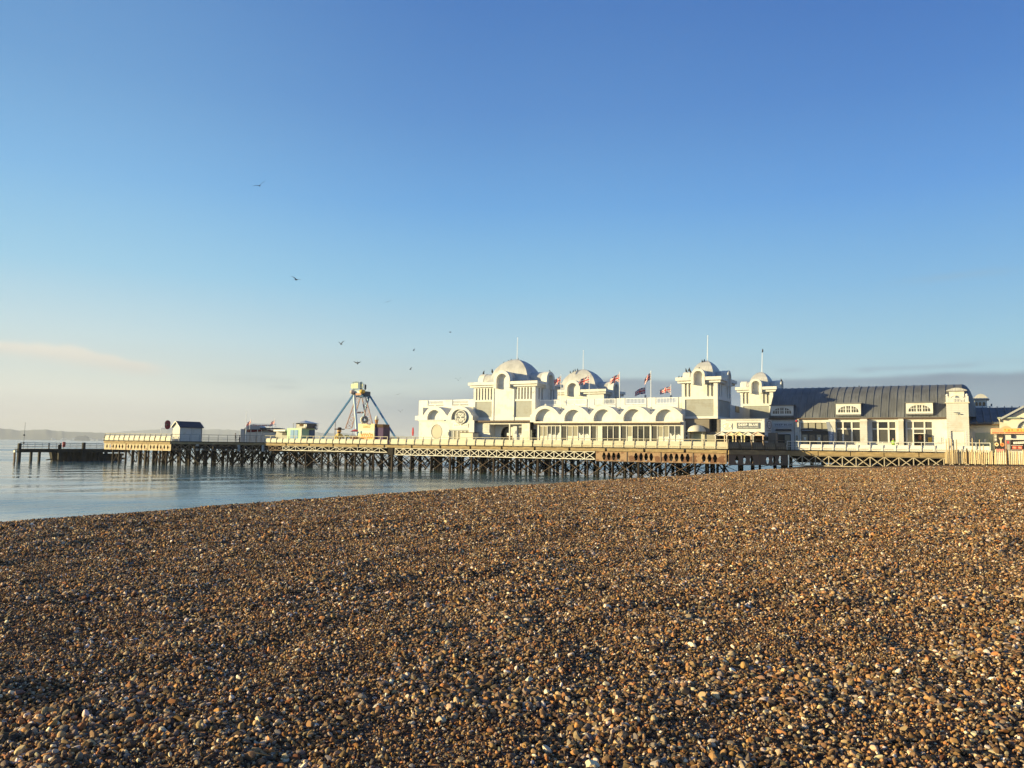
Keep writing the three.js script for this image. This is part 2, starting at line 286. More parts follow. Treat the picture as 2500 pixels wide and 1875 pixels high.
{
  const stoneMat = new THREE.MeshPhysicalMaterial({ color: col(1, 1, 1), roughness: 0.75, specularIntensity: 0.4 });
  const pebbles = new THREE.Group(); pebbles.name = 'pebbles'; pebbles.userData = { kind: 'stuff', label: 'countless small brown, tan and grey flint pebbles' }; beach.add(pebbles);
  const shapes = [0, 1, 2, 3, 4, 5].map((k) => stoneShape(k, 2)), small = [0, 1, 2, 3].map((k) => stoneShape(k + 6, 1));
  const rand = rng(77), buckets = new Map();
  const put = (g, x, D, y, size) => {
    if (!buckets.has(g)) buckets.set(g, { m: [], c: [] });
    const e = new THREE.Euler((rand() - 0.5) * 1.6, rand() * 6.283, (rand() - 0.5) * 1.6), s = new THREE.Vector3(size * (0.75 + 0.85 * rand()), size * (0.65 + 0.75 * rand()), size * (0.7 + 0.55 * rand()));
    const b = buckets.get(g); b.m.push(new THREE.Matrix4().compose(new THREE.Vector3(x, y, -D), new THREE.Quaternion().setFromEuler(e), s)); b.c.push(stoneColour(rand));
  };
  // rings: from, to (m), stones per square metre, usual size, size scatter
  for (const [r0, r1, dens, size, hi, set] of [[3.1, 8, 3050, 0.0232, 0.8, shapes], [8, 15, 1600, 0.028, 0.75, shapes], [15, 27, 740, 0.041, 0.75, small], [27, 48, 310, 0.057, 0.6, small], [48, 100, 66, 0.095, 0.5, small]]) {
    const half = (r0 < 8 ? 55 : r0 < 15 ? 45.5 : r0 < 27 ? 41.5 : 39.5) * Math.PI / 180, n = Math.round(half * (r1 * r1 - r0 * r0) * dens);
    for (let i = 0; i < n; i++) {
      const r = Math.sqrt(r0 * r0 + (r1 * r1 - r0 * r0) * rand()), a = (rand() * 2 - 1) * half, x = r * Math.sin(a), D = r * Math.cos(a), q = inland(x, D);
      if (q < -3.5 || (r > 48 && x > 62)) continue;
      const y0 = ground(x, D); if (y0 < 0.1) continue;
      const clump = fbm(x * 1.7, D * 1.7, 2, 300), z = size * Math.exp((rand() + rand() + rand() - 1.5) * hi) * (0.5 + 0.95 * clump);
      put(set[(rand() * set.length) | 0], x, D, y0 + size * (1.35 * rand() - 0.55), z);
    }
  }
  for (const [g, b] of buckets) {
    const im = new THREE.InstancedMesh(g, stoneMat, b.m.length); im.name = 'pebble_bed';
    for (let i = 0; i < b.m.length; i++) { im.setMatrixAt(i, b.m[i]); im.setColorAt(i, new THREE.Color().setRGB(...b.c[i])); }
    shade(im); pebbles.add(im);
  }
  // the largest stones close to the camera, each a piece of its own
  const mats = STONES.map((c, i) => std({ color: col(...c.map((v, j) => Math.min(0.7, v * [0.85, 0.8, 0.66][j]))), roughness: 0.7, side: THREE.FrontSide, bumpMap: shingleBump, bumpScale: 0.004 }));
  const pick = rng(4321), big = [0, 1, 2, 3, 4, 5, 6, 7].map((k) => stoneShape(k + 20, 3)), order = [0, 1, 2, 5, 5, 9, 9, 4, 7, 12, 3, 6, 10, 0, 2, 11];
  for (let i = 0; i < 270; i++) {
    const r = Math.sqrt(3.8 * 3.8 + (10 * 10 - 3.8 * 3.8) * pick() * (0.3 + 0.7 * pick())), a = (pick() * 2 - 1) * 0.68, x = r * Math.sin(a), D = r * Math.cos(a), z = 0.03 + 0.034 * Math.pow(pick(), 2.4);
    const m = shade(new THREE.Mesh(big[i % 8], mats[order[(pick() * order.length) | 0]])); m.name = i ? 'pebble_' + String(i).padStart(3, '0') : 'pebble';
    m.position.set(x, ground(x, D) + z * 0.3, -D); m.rotation.set((pick() - 0.5) * 0.9, pick() * 6.3, (pick() - 0.5) * 0.9); m.scale.set(z * (0.8 + 0.5 * pick()), z * (0.8 + 0.4 * pick()), z * (0.7 + 0.4 * pick()));
    beach.add(m);
  }
  const twigMat = std({ color: col(0.03, 0.022, 0.016), roughness: 0.9 });
  for (let i = 0; i < 46; i++) { const r = 4 + 12 * pick(), a = (pick() * 2 - 1) * 0.62, x = r * Math.sin(a), D = r * Math.cos(a), l = 0.05 + 0.13 * pick(), q = new Geo(); q.rod([0, 0, 0], [l * 0.6, 0.008, 0.01], 0.004, 0.0035, 5).rod([l * 0.6, 0.008, 0.01], [l, 0.012 * pick(), 0.03], 0.0035, 0.002, 5); const m = q.build(i ? 'twig_' + String(i).padStart(3, '0') : 'twig', twigMat, beach); m.position.set(x, ground(x, D) + 0.025, -D); m.rotation.y = pick() * 6.3; }
}

{ // the sea
  const n = 1024, H1 = new Float32Array(n * n), waves = [], r = rng(5);
  for (let i = 0; i < 46; i++) { const k = 2 + Math.floor(Math.pow(r(), 1.5) * 44), a = 0.35 + (r() - 0.5) * 1.9, kx = Math.round(k * Math.cos(a)), ky = Math.round(k * Math.sin(a)); if (kx || ky) waves.push([kx, ky, r() * 6.28, 1 / Math.pow(Math.hypot(kx, ky), 1.12)]); }
  for (let j = 0; j < n; j++) for (let i = 0; i < n; i++) { let s = 0; for (const [kx, ky, p, a] of waves) s += a * Math.sin(6.28318 * (kx * i + ky * j) / n + p); H1[j * n + i] = s + 0.05 * (fbm(i / 8, j / 8, 3, 400, n / 8) - 0.5); }
  const d = new Uint8Array(n * n * 4), gust = (i, j) => 0.55 + 0.9 * fbm(i / n * 6, j / n * 6, 3, 410, 6);
  for (let j = 0; j < n; j++) for (let i = 0; i < n; i++) {
    const k = gust(i, j), gx = (H1[j * n + (i + 1) % n] - H1[j * n + (i + n - 1) % n]) * 8 * k, gy = (H1[((j + 1) % n) * n + i] - H1[((j + n - 1) % n) * n + i]) * 8 * k, l = Math.hypot(gx, gy, 1), o = (j * n + i) * 4;
    d[o] = 127.5 + 127.5 * (-gx / l); d[o + 1] = 127.5 + 127.5 * (-gy / l); d[o + 2] = 127.5 + 127.5 / l; d[o + 3] = 255;
  }
  const nm = new THREE.DataTexture(d, n, n); nm.wrapS = nm.wrapT = THREE.RepeatWrapping; nm.magFilter = THREE.LinearFilter; nm.repeat.set(1 / 23, 1 / 23); nm.needsUpdate = true;
  const swell = tile(512, 160, (u, v) => { const k = fbm(u * 5, v * 14, 5, 430, 5); return [k, k, k]; }, false);
  const rough = tile(512, 260, (u, v) => { const k = 0.07 + 0.17 * sstep(0.35, 0.68, fbm(u * 4, v * 9, 5, 440, 4)); return [k, k, k]; }, false);
  const g = new THREE.PlaneGeometry(22000, 11000, 1, 1); g.rotateX(-Math.PI / 2); g.translate(0, 0, -5100); metreUV(g);
  const m = new THREE.MeshPhysicalMaterial({ color: col(0.135, 0.23, 0.265), roughness: 1, roughnessMap: rough, ior: 1.33, normalMap: nm, normalScale: new THREE.Vector2(0.095, 0.095), bumpMap: swell, bumpScale: 0.14 });
  struct(shade(new THREE.Mesh(g, m)), 'sea', 'calm pale blue sea on the left and under the pier');
}

{ // hills across the water
  const hillMat = std({ color: col(0.15, 0.16, 0.14), roughness: 1 });
  function ridge(D, depth, tops, k, label) {
    const pos = [], idx = [], rows = [[0, 0], [0.12, 0.25], [0.3, 0.62], [0.5, 0.9], [0.68, 1], [0.85, 0.8], [1, 0.35]], n = 240;
    const x0 = tops[0][0], x1 = tops[tops.length - 1][0];
    for (let i = 0; i <= n; i++) {
      const px = lerp(x0, x1, i / n); let j = 0; while (j < tops.length - 2 && px > tops[j + 1][0]) j++;
      const t = (px - tops[j][0]) / (tops[j + 1][0] - tops[j][0]), py = lerp(tops[j][1], tops[j + 1][1], smooth(t)), dd = D + depth * 0.68, p = far(px, py, dd);
      const hgt = p.y + k * (10 * (fbm(px * 0.12, k * 5, 3, 500 + k) - 0.5));
      for (const [f, q] of rows) { const z = D + depth * f; pos.push((p.x * z) / dd, -2 + (hgt + 2) * q * (1 + 0.12 * (q < 1 ? fbm(px * 0.06, f * 9, 3, 510) - 0.5 : 0)), -z); }
    }
    const w = rows.length; for (let i = 0; i < n; i++) for (let j = 0; j < w - 1; j++) { const a = i * w + j, b = a + w; idx.push(a, b, a + 1, b, b + 1, a + 1); }
    const g = new THREE.BufferGeometry(); g.setAttribute('position', new THREE.Float32BufferAttribute(pos, 3)); g.setIndex(idx); g.computeVertexNormals();
    g.setAttribute('uv', new THREE.Float32BufferAttribute(new Float32Array(pos.length / 3 * 2), 2));
    struct(shade(new THREE.Mesh(g, hillMat)), 'hills', label);
  }
  ridge(5200, 900, [[-420, 1040], [-200, 1034], [0, 1046], [55, 1051], [95, 1049], [118, 1049], [130, 1052], [180, 1054], [230, 1056], [290, 1057], [360, 1060], [430, 1064], [520, 1068], [640, 1074]], 1, 'hazy low wooded hills across the sea at the far left');
  ridge(8200, 1500, [[150, 1062], [250, 1057], [330, 1052], [370, 1048], [420, 1047], [500, 1048], [580, 1050], [680, 1054], [780, 1056], [900, 1060], [1020, 1066], [1200, 1076]], 2, 'paler distant hills behind the seaward half of the pier');
  // buildings along the far shore
  const g = new Geo(), r = rng(61);
  const white = std({ color: col(0.7, 0.68, 0.62), roughness: 0.9 });
  const shoreX = (px) => far(px, 1072, 5190).x;
  const town = new Geo(); for (let i = 0; i < 46; i++) { const px = 130 + 130 * r(), x = shoreX(px), w = 6 + 16 * r(), h = 5 + 9 * r(), z = 5180 - 30 * r(); town.box(x, x + w, 0, h, z, z + 10); const y = h; town.add(new THREE.ConeGeometry(w * 0.6, 3, 4).rotateY(Math.PI / 4), M4().makeTranslation(x + w / 2, y + 1.5, -z - 5)); }
  const t = town.build('shore_houses', white, scene); t.userData = { label: 'faint white houses along the far shore', category: 'houses', kind: 'stuff' };
  const f = worldThing('ferry', 'hazy grey ship block before the far shore, beyond the landing stage', 'ship', new THREE.Vector3(far(201, 1072, 4600).x, 0, -4600));
  const hull = std({ color: col(0.14, 0.15, 0.17), roughness: 0.8 });
  new Geo().ext(shape([[-42, 0], [40, 0], [46, 9], [-44, 9]]), -8, 8).build('hull', hull, f);
  new Geo().box(-38, 36, 9.1, 22, -7, 7).box(-30, 28, 22.1, 27, -6, 6).build('superstructure', hull, f);
  new Geo().box(12, 20, 27.1, 32, -3, 3).build('funnel', hull, f);
}
scene.fog = new THREE.FogExp2(new THREE.Color().setRGB(0.82, 0.88, 1.0), 0.00012);
// ------------------------------------------------------------------ the pier: deck, piles, girders
const DECK = 4.62;
const K1 = [S(648, 0, 1063), 0], K2 = [-70, -10.9], K3 = [-91.5, -10.9], K4 = [34.8, 0], K5 = [41.2, 8], K6 = [S(2424, 8, 1090), 8];
const pier = thing('pier', 'long pleasure pier on dark iron piles carrying the white buildings', 'pier', [0, 0, 0]);
pier.o = [0, 0, 0];
const deckAt = (s) => DECK + 0.14 * sstep(-20, -60, s);
{
  const ring = [K3, K2, K1, K4, K5, K6, [K6[0], 30], [41.2, 30], [34.8, 38], [K1[0] - 6, 38], [-70, 44], [-91.5, 44]];
  const plan = new THREE.Shape(ring.map(([s, d]) => new THREE.Vector2(s, d)));
  const slab = new THREE.ExtrudeGeometry(plan, { depth: 0.22, bevelEnabled: false }); slab.rotateX(-Math.PI / 2);   // plan (s, d) lies flat with z = -d
  slab.translate(0, DECK - 0.22, 0);
  const g = new Geo(); g.add(slab); g.build('deck_slab', M.deck, pier);
  // the edge beam under the railing, in lengths
  const edge = (a, b, n, mat, h0, h1, name = 'edge_beam') => { for (let i = 0; i < n; i++) { const p = [lerp(a[0], b[0], i / n + 0.002), lerp(a[1], b[1], i / n + 0.002)], q = [lerp(a[0], b[0], (i + 1) / n - 0.002), lerp(a[1], b[1], (i + 1) / n - 0.002)]; const m = new Geo(); m.bar([p[0], (h0 + h1) / 2, p[1] - 0.12], [q[0], (h0 + h1) / 2, q[1] - 0.12], 0.3, h1 - h0); m.build(name, mat, pier); } };
  edge(K1, K4, 15, M.fascia, 4.2, 4.66); edge(K4, K5, 2, M.fascia, 4.05, 4.66); edge(K5, K6, 6, M.fascia, 4.05, 4.66); edge(K3, K2, 3, M.fascia, 4.22, 4.68); edge(K2, K1, 3, M.deck, 4.3, 4.68);
  const lip = new Geo(); for (const [a, b] of [[K1, K4], [K4, K5], [K5, K6], [K3, K2], [K2, K1]]) lip.bar([a[0], 4.74, a[1] - 0.2], [b[0], 4.74, b[1] - 0.2], 0.44, 0.12); lip.build('deck_lip', M.under, pier);
}
{ // girders between edge beam and piles
  const along = (a, b, t) => [lerp(a[0], b[0], t), lerp(a[1], b[1], t)];
  const cell = (a, b, h0, h1, mat, full = true, w = 0.09, flip = false) => {       // one crossed bay of an open girder
    const g = new Geo(), o = -0.02; g.bar([a[0], h0, a[1] + o], [a[0], h1, a[1] + o], w * 1.1);
    g.bar([a[0], flip ? h0 : h1, a[1] + o], [b[0], flip ? h1 : h0, b[1] + o], w); if (full) g.bar([a[0], h0, a[1] + o + 0.1], [b[0], h1, b[1] + o + 0.1], w);
    return g.build('lattice_bay', mat, pier);
  };
  const run = (a, b, n, h0, h1, mat, full, w = 0.09) => {
    for (let i = 0; i < n; i++) cell(along(a, b, i / n), along(a, b, (i + 1) / n), h0, h1, mat, full === 'zig' ? i % 4 === 0 : full, w, full === 'zig' && i % 2 === 1);
    const c = new Geo(); c.bar([a[0], h0, a[1]], [b[0], h0, b[1]], 0.14, 0.12).bar([a[0], h1, a[1]], [b[0], h1, b[1]], 0.14, 0.1); c.build('girder_chord', mat, pier);
  };
  const ds = (px) => [S(px, 0, 1110), 0];
  run(ds(690), ds(945), 15, 3.35, 4.16, M.truss, 'zig', 0.08);
  run(ds(965), ds(1453), 22, 2.95, 4.1, M.truss, true, 0.1);
  run(ds(640), ds(690), 3, 3.3, 4.2, M.brace, true, 0.09);
  run(along(K2, K1, 0.02), along(K2, K1, 0.95), 11, 3.1, 4.25, M.brace, true, 0.1);
  run(along(K5, K6, 0.01), along(K5, K6, 0.99), 14, 2.6, 4.0, M.trussOld, true, 0.11);
  const plateBay = (a, b, h0, h1, n, mat, rw, rh, pad, diamond) => {      // iron plate pierced by a row of lozenges
    const l = Math.hypot(b[0] - a[0], b[1] - a[1]), c = l / 2, holes = [], st = Math.max(rw + 0.16, (l - 2 * pad) / n);
    for (let i = 0; i < n; i++) { const x = l / 2 + st * (i + 0.5 - n / 2), y = (h0 + h1) / 2, w = rw / 2, h = rh / 2, f = diamond ? 0.18 : 0.42; holes.push(hole([[x - w, y], [x - w * f, y - h], [x + w * f, y - h], [x + w, y], [x + w * f, y + h], [x - w * f, y + h]])); }
    const g = new THREE.ExtrudeGeometry(shape(rectPts(0, l, h0, h1), holes), { depth: 0.06, bevelEnabled: false });
    const ang = Math.atan2(b[1] - a[1], b[0] - a[0]); g.applyMatrix4(M4().makeRotationY(ang).setPosition(a[0], 0, -a[1]));
    const G = new Geo(); G.add(g); G.build('pierced_plate', mat, pier);
    const f = new Geo(); f.bar([b[0], h0, b[1] - 0.05], [b[0], h1, b[1] - 0.05], 0.16).bar([a[0], h0, a[1] - 0.05], [b[0], h0, b[1] - 0.05], 0.12, 0.08); f.build('plate_rib', mat === M.plate ? M.brace : mat, pier);
  };
  const e = [1455, 1531, 1613, 1692, 1773]; for (let i = 0; i < 4; i++) plateBay(ds(e[i]), ds(e[i + 1]), 2.72, 4.18, [4, 4, 5, 3][i], M.plate, 0.62, 1.12, [1.3, 1.1, 0.35, 1.15][i], false);
  plateBay(K4, along(K4, K5, 0.52), 2.6, 4.04, 3, M.brace, 0.6, 1.1, 0.8, false); plateBay(along(K4, K5, 0.52), K5, 2.6, 4.04, 3, M.brace, 0.6, 1.1, 0.8, false);
  for (let i = 0; i < 3; i++) plateBay(along(K3, K2, i / 3), along(K3, K2, (i + 1) / 3), 2.95, 4.2, 6, M.plateCream, 0.56, 0.9, 0.42, true);
  const box = new Geo(); box.bar([ds(955)[0], 2.9, 0.1], [ds(955)[0], 4.2, 0.1], 1.1, 0.7); box.build('girder_box', M.under, pier);
  for (const t of [0.28, 0.72, 0.985]) { const p = along(K2, K1, t), g = new Geo(); g.bar([p[0], 3.0, p[1] - 0.1], [p[0], 4.25, p[1] - 0.1], 0.5, 0.3); g.build('girder_box', M.slotGrey, pier); }
}
{ // piles and bracing
  const r = rng(19), pileGeo = new Map();
  const bed = (s, d) => { const w = W(s, 0, d); return Math.max(-2.5, Math.min(3.2, shore(w.x, -w.z)) - 0.3); };
  const pile = (s, d, rad, top, mat, square) => {
    const b = bed(s, d); if (top - b < 0.3) return null;
    const g = new Geo(); if (square) g.bar([s, b, d], [s + 0.05 * (r() - 0.5), top, d], rad * 2); else g.rod([s, b, d], [s, top, d], rad, rad, 8);
    g.build('pile', mat, pier);
    if (d < 8 && b < 0) new Geo().rod([s, -0.2, d], [s, 0.55, d], rad * 1.12, rad * 1.06, 8).build('pile_foot', M.weed, pier);
    return [s, d, b, top];
  };
  const inner = new Geo(); let n = 0;
  const row = (s0, s1, step, d, rad, top) => { let last = null; for (let s = s0; s <= s1; s += step) { const p = pile(s + 0.3 * (r() - 0.5), d, rad, top, d < 3 ? M.pile : M.under, r() < 0.3); if (p && last && d < 20) { const g = d < 1 ? new Geo() : inner; const lo = Math.max(0.25, last[2] + 0.2, p[2] + 0.2), hi = Math.min(2.9, top - 0.1), w = d < 1 ? 0.07 : 0.09; if (hi - lo > 0.6) { g.rod([last[0], lo, d], [p[0], hi, d], w / 2, w / 2, 5).rod([last[0], hi, d + 0.08], [p[0], lo, d + 0.08], w / 2, w / 2, 5); if (d < 1) g.build('tie_rod', M.brace, pier); } } last = p; n++; } };  // inner rows take a darker material, under-deck shade put into the colour
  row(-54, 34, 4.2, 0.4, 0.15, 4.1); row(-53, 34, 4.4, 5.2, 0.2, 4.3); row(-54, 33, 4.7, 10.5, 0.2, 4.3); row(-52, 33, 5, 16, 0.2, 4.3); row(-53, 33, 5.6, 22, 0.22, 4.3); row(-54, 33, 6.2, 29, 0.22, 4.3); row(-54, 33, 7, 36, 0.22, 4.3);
  row(36, 77, 4.9, 9, 0.24, 4.3); row(38, 77, 5.4, 15, 0.26, 4.3); row(38, 77, 6, 22, 0.26, 4.3); row(38, 77, 7, 28.5, 0.26, 4.3);
  for (const [d, k] of [[-9.6, 2.2], [-5, 2.6], [0, 2.8], [6, 3], [13, 3.2], [21, 3.6], [30, 4.2]]) row(-90.5, -71 + (d > -9 ? 6 : 0), k, d, 0.2, 4.4);
  for (let i = 0; i < 6; i++) pile(lerp(K2[0], K1[0], (i + 0.5) / 6), lerp(K2[1], K1[1], (i + 0.5) / 6) + 0.4, 0.14, 4.2, M.pile, false);
  for (let i = 0; i < 460; i++) {                       // raking struts and cross ties deeper in
    const head = i < 200, s = head ? lerp(-90, -60, r()) : lerp(-58, 30, r()), d = head ? lerp(-8, 34, r()) : lerp(3, 34, r()), w = 1.5 + 2.5 * r(), dir = r() < 0.5 ? 1 : -1;
    if (bed(s, d) > 0) continue; inner.bar([s, 0.3, d], [s + dir * w, 3.4, d + 4 * (r() - 0.5)], 0.1 + 0.11 * r());
  }
  const beams = new Geo(); for (let d = 2; d < 36; d += 4) beams.box(K1[0], 34.5, 3.9, 4.38, d, d + 0.3); for (let d = -8; d < 42; d += 5) beams.box(-91, -68 + (d > 0 ? 8 : 0), 3.5, 4.38, d, d + 0.35); for (let d = 10; d < 29; d += 4) beams.box(41.5, 77.5, 3.5, 4.38, d, d + 0.3);
  for (let s = -88; s < 34; s += 5.5) beams.box(s, s + 0.35, 3.4, 3.9, s < -58 ? -9 : 1, 36); beams.box(S(640, 0, 1100), 34.4, 2.95, 4.3, 2.2, 2.5).box(S(640, 0, 1100), 34.4, 3.1, 4.3, 9.4, 9.7).box(42, 77.5, 3, 4.2, 10.2, 10.5).box(42, 77.5, 3, 4.2, 17, 17.3).box(-91, -70, 3.1, 4.3, -9.6, -9.3); beams.build('deck_joists_and_backing', M.under, pier).userData = { kind: 'stuff', label: 'dark joists and cross beams under the deck, plus added dark backing behind the girders' };  // the long boxes are added backing to darken the space behind the lattice
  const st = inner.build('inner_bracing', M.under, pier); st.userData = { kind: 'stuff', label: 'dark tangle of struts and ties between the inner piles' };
}
// ------------------------------------------------------------------ railings: each run a thing of posts, panels and a handrail
function railing(label, a, b, n, o) {
  const h0 = o.h ?? 4.8, top = o.top ?? 1.28, ph = o.panel ?? 0.98, ang = Math.atan2(b[1] - a[1], b[0] - a[0]), L = Math.hypot(b[0] - a[0], b[1] - a[1]), st = L / n;
  const g = thing('pier_railing', label, 'railing', [a[0], h0, a[1] - 0.15], 'railings along the pier edge', ang);
  const mat = o.mat ?? M.railPaint, lean = o.lean ?? 0.22;
  const hr = new Geo().rod([0, top, lean], [L, top, lean], 0.045, 0.045, 8).build('handrail', mat, g);
  // a panel curves out at its foot: profile in (out, up)
  const panelGeo = (() => { const P = [[0, 0], [0.02, 0.3], [-0.02, 0.52], [-0.12, 0.8], [-0.19, ph]], s = new THREE.Shape(); P.forEach(([z, y], i) => (i ? s.lineTo(-z, y) : s.moveTo(-z, y))); [...P].reverse().forEach(([z, y]) => s.lineTo(-z + 0.03, y)); const G = new Geo(); G.extS(s, 0.07, st - 0.07); return G.geo(); })();
  const postGeo = (() => { const G = new Geo(), w = o.post ?? 0.07; G.bar([0, 0, -0.04], [0, 0.5, -0.05], w, 0.12).bar([0, 0.5, -0.05], [0, top, lean], w, 0.1); G.bar([0, 0.55, -0.12], [0, 0.55, 0.02], 0.12, 0.12); return G.geo(); })();
  const bandGeo = (() => { const G = new Geo(); for (let k = 0; k < 5; k++) { const x = st * (0.2 + 0.15 * k); G.add(new THREE.TorusGeometry(0.08, 0.014, 4, 8), M4().makeTranslation(x, 0.2, 0.025)); } return G.geo(); })();
  for (let i = 0; i <= n; i++) { mesh(postGeo, o.postMat ?? mat, 'post', g, i * st, 0, 0); if (i === n) break; if (o.open?.(i)) { mesh(new Geo().rod([0.05, 0.45, 0.05], [st - 0.05, 0.45, 0.05], 0.02).rod([0.05, 0.8, 0.12], [st - 0.05, 0.8, 0.12], 0.02).geo(), mat, 'mid_rail', g, i * st, 0, 0); } else { const pg = panelGeo.clone(), u = pg.attributes.uv, ku = hash(i, n, 3) * 9, kv = hash(i, n, 4) * 9; for (let j = 0; j < u.count; j++) u.setXY(j, u.getX(j) + ku, u.getY(j) + kv); const p = mesh(pg, mat, 'panel', g, i * st, 0, 0); if (o.band) mesh(bandGeo, M.plateCream, 'ring_band', p); } }
  return g;
}
{
  const ds = (px) => [S(px, 0, 1080), 0], dark = std({ color: col(0.3, 0.26, 0.2), roughness: 0.7 });
  railing('cream railing with square panels beside the fairground ride and green kiosk', K1, ds(947), 19, { mat: M.railPaint, lean: 0.05, panel: 0.82, top: 1.3 });
  railing('cream curved railing below the white tower with the largest dome', ds(953), ds(1301), 16, { postMat: dark });
  railing('cream curved railing in front of the glazed arcade of five arches', ds(1301), ds(1523), 9, { postMat: dark, band: true });
  railing('cream curved railing in front of the grey canopy and the first beach hut booths', ds(1523), K4, 9, { postMat: dark, band: true });
  railing('railing greyed for shade crossing in front of the five beach hut booths', K4, K5, 5, { mat: std({ color: col(0.4, 0.37, 0.33), map: deckMap }), band: true });  // grey paint here carries the shade of this side
  railing('white railing before the long grey roofed hall, open bars over pierced panels', K5, [K6[0] - 0.3, 8], 16, { mat: M.white, panel: 0.55, lean: 0, top: 1.2, band: true, open: (i) => i < 1 });
  railing('cream sunlit railing above the diamond pierced plates at the pier head', K3, K2, 13, { h: 4.82, top: 1.35, postMat: dark });
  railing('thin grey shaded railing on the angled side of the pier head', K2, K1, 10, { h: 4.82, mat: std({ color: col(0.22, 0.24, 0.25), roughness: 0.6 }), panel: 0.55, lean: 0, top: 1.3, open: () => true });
}
// ------------------------------------------------------------------ the low landing stage at the far left
{
  const a = far(46, 1100, 162), b = far(258, 1100, 178), L = Math.hypot(b.x - a.x, b.z - a.z), turn = Math.atan2(-(b.z - a.z), b.x - a.x);
  const g = worldThing('landing_stage', 'low dark concrete landing stage at the seaward end of the pier', 'landing stage', new THREE.Vector3(a.x, 0, a.z), turn);
  const conc = std({ color: col(0.075, 0.07, 0.065), map: deckMap, roughness: 0.9 }), L1 = L + 6, steel = std({ color: col(0.2, 0.23, 0.25), roughness: 0.6 });
  const top = 2.75; { const pl = new THREE.ExtrudeGeometry(shape([[-0.4, -0.3], [L1, -0.3], [L1, 9], [L * 0.5, 3.2], [-0.4, 0.9]]), { depth: 0.18, bevelEnabled: false }); pl.rotateX(-Math.PI / 2); pl.translate(0, top - 0.18, 0); new Geo().add(pl).build('platform', conc, g); } new Geo().box(-0.2, L1, top - 0.75, top - 0.19, -0.1, 0.4).build('edge_beam', conc, g);
  for (const [f, w, h] of [[0.0, 0.55, 3.9], [0.44, 0.5, 3.7], [0.72, 0.55, 4.2], [1, 0.5, 3.9]]) new Geo().bar([f * L, -2, -0.2], [f * L, h, -0.2], w, 0.55).build('fender_post', conc, g);
  new Geo().bar([-0.5, -2, 0.4], [-0.5, top - 0.25, 0.6], 0.25, 0.4).build('fender_post', M.timber, g);
  new Geo().box(-0.75, -0.42, top - 0.75, top - 0.35, 0, 0.6).build('rubbing_block', M.paleCream, g);
  for (const f of [0.16, 0.25, 0.5, 0.58, 0.65, 0.78, 0.84, 0.9, 0.96]) new Geo().bar([f * L, -2, 1], [f * L, top - 0.2, 1], 0.42).build('pile', conc, g);
  const r = rng(8), back = new Geo(); for (let i = 0; i < 80; i++) { const f = 0.42 + 0.6 * r(), x = L * f, z = 0.8 + (1.5 + 5 * (f - 0.4)) * r(); back.bar([x, -1.5, z], [x + (r() - 0.5) * 2.5, top - 0.3, z + r()], 0.2 + 0.3 * r()); } back.box(0.44 * L, L1, 0.3, 0.75, 1.6, 2).box(0.5 * L, L1, 1.2, 1.7, 2.4, 2.8).box(0.56 * L, L1, -0.3, 1.5, 3.2, 3.4);
  back.build('back_piles', conc, g).userData = { kind: 'stuff', label: 'dark cluster of piles under the stage' };
  new Geo().bar([0.33 * L, 0.35, 1], [0.5 * L, 0.75, 1.2], 0.3, 0.22).build('low_beam', conc, g);
  const rl = new Geo(); for (const y of [0.45, 0.85, 1.25]) rl.rod([0.04 * L, top + y, 1.2], [L, top + y, 1.2], 0.06); for (let i = 0; i <= 12; i++) rl.rod([lerp(0.04, 1, i / 12) * L, top, 1.2], [lerp(0.04, 1, i / 12) * L, top + 1.25, 1.2], 0.05); 
  rl.build('guard_rail', steel, g);
  for (const f of [0.36, 0.49]) new Geo().bar([f * L, top, 1.3], [f * L, top + 1.2, 1.3], 0.22, 0.2).build('post', conc, g);
  const m = worldThing('beacon_mast', 'thin dark navigation mast with two small lamps on the landing stage corner', 'mast', new THREE.Vector3(a.x + 0.5, top, a.z - 0.6), turn);
  new Geo().rod([0, 0, 0], [0.12, 5.6, 0], 0.05, 0.035).build('pole', steel, m);
  for (const y of [1.05, 2.7]) { const q = new Geo(); q.lathe([[0.001, 0], [0.17, 0.02], [0.19, 0.12], [0.17, 0.3], [0.001, 0.38]], 0.02, y, 0, 10); q.build('lamp_housing', M.navy, m); }
  const lb = worldThing('lifebuoy_post', 'red lifebuoy housing on the landing stage railing', 'lifebuoy', new THREE.Vector3(lerp(a.x, b.x, 0.53), top, lerp(a.z, b.z, 0.53) + 0.5), turn);
  new Geo().bar([0, 0, 0.9], [0, 1.5, 0.9], 0.1).build('post', steel, lb); new Geo().box(-0.28, 0.28, 0.45, 1.55, 0.7, 0.85).build('housing', M.red, lb); new Geo().add(new THREE.TorusGeometry(0.24, 0.07, 8, 16), M4().makeTranslation(0, 1.05, -0.66)).build('ring', std({ color: col(0.7, 0.12, 0.05) }), lb);
}
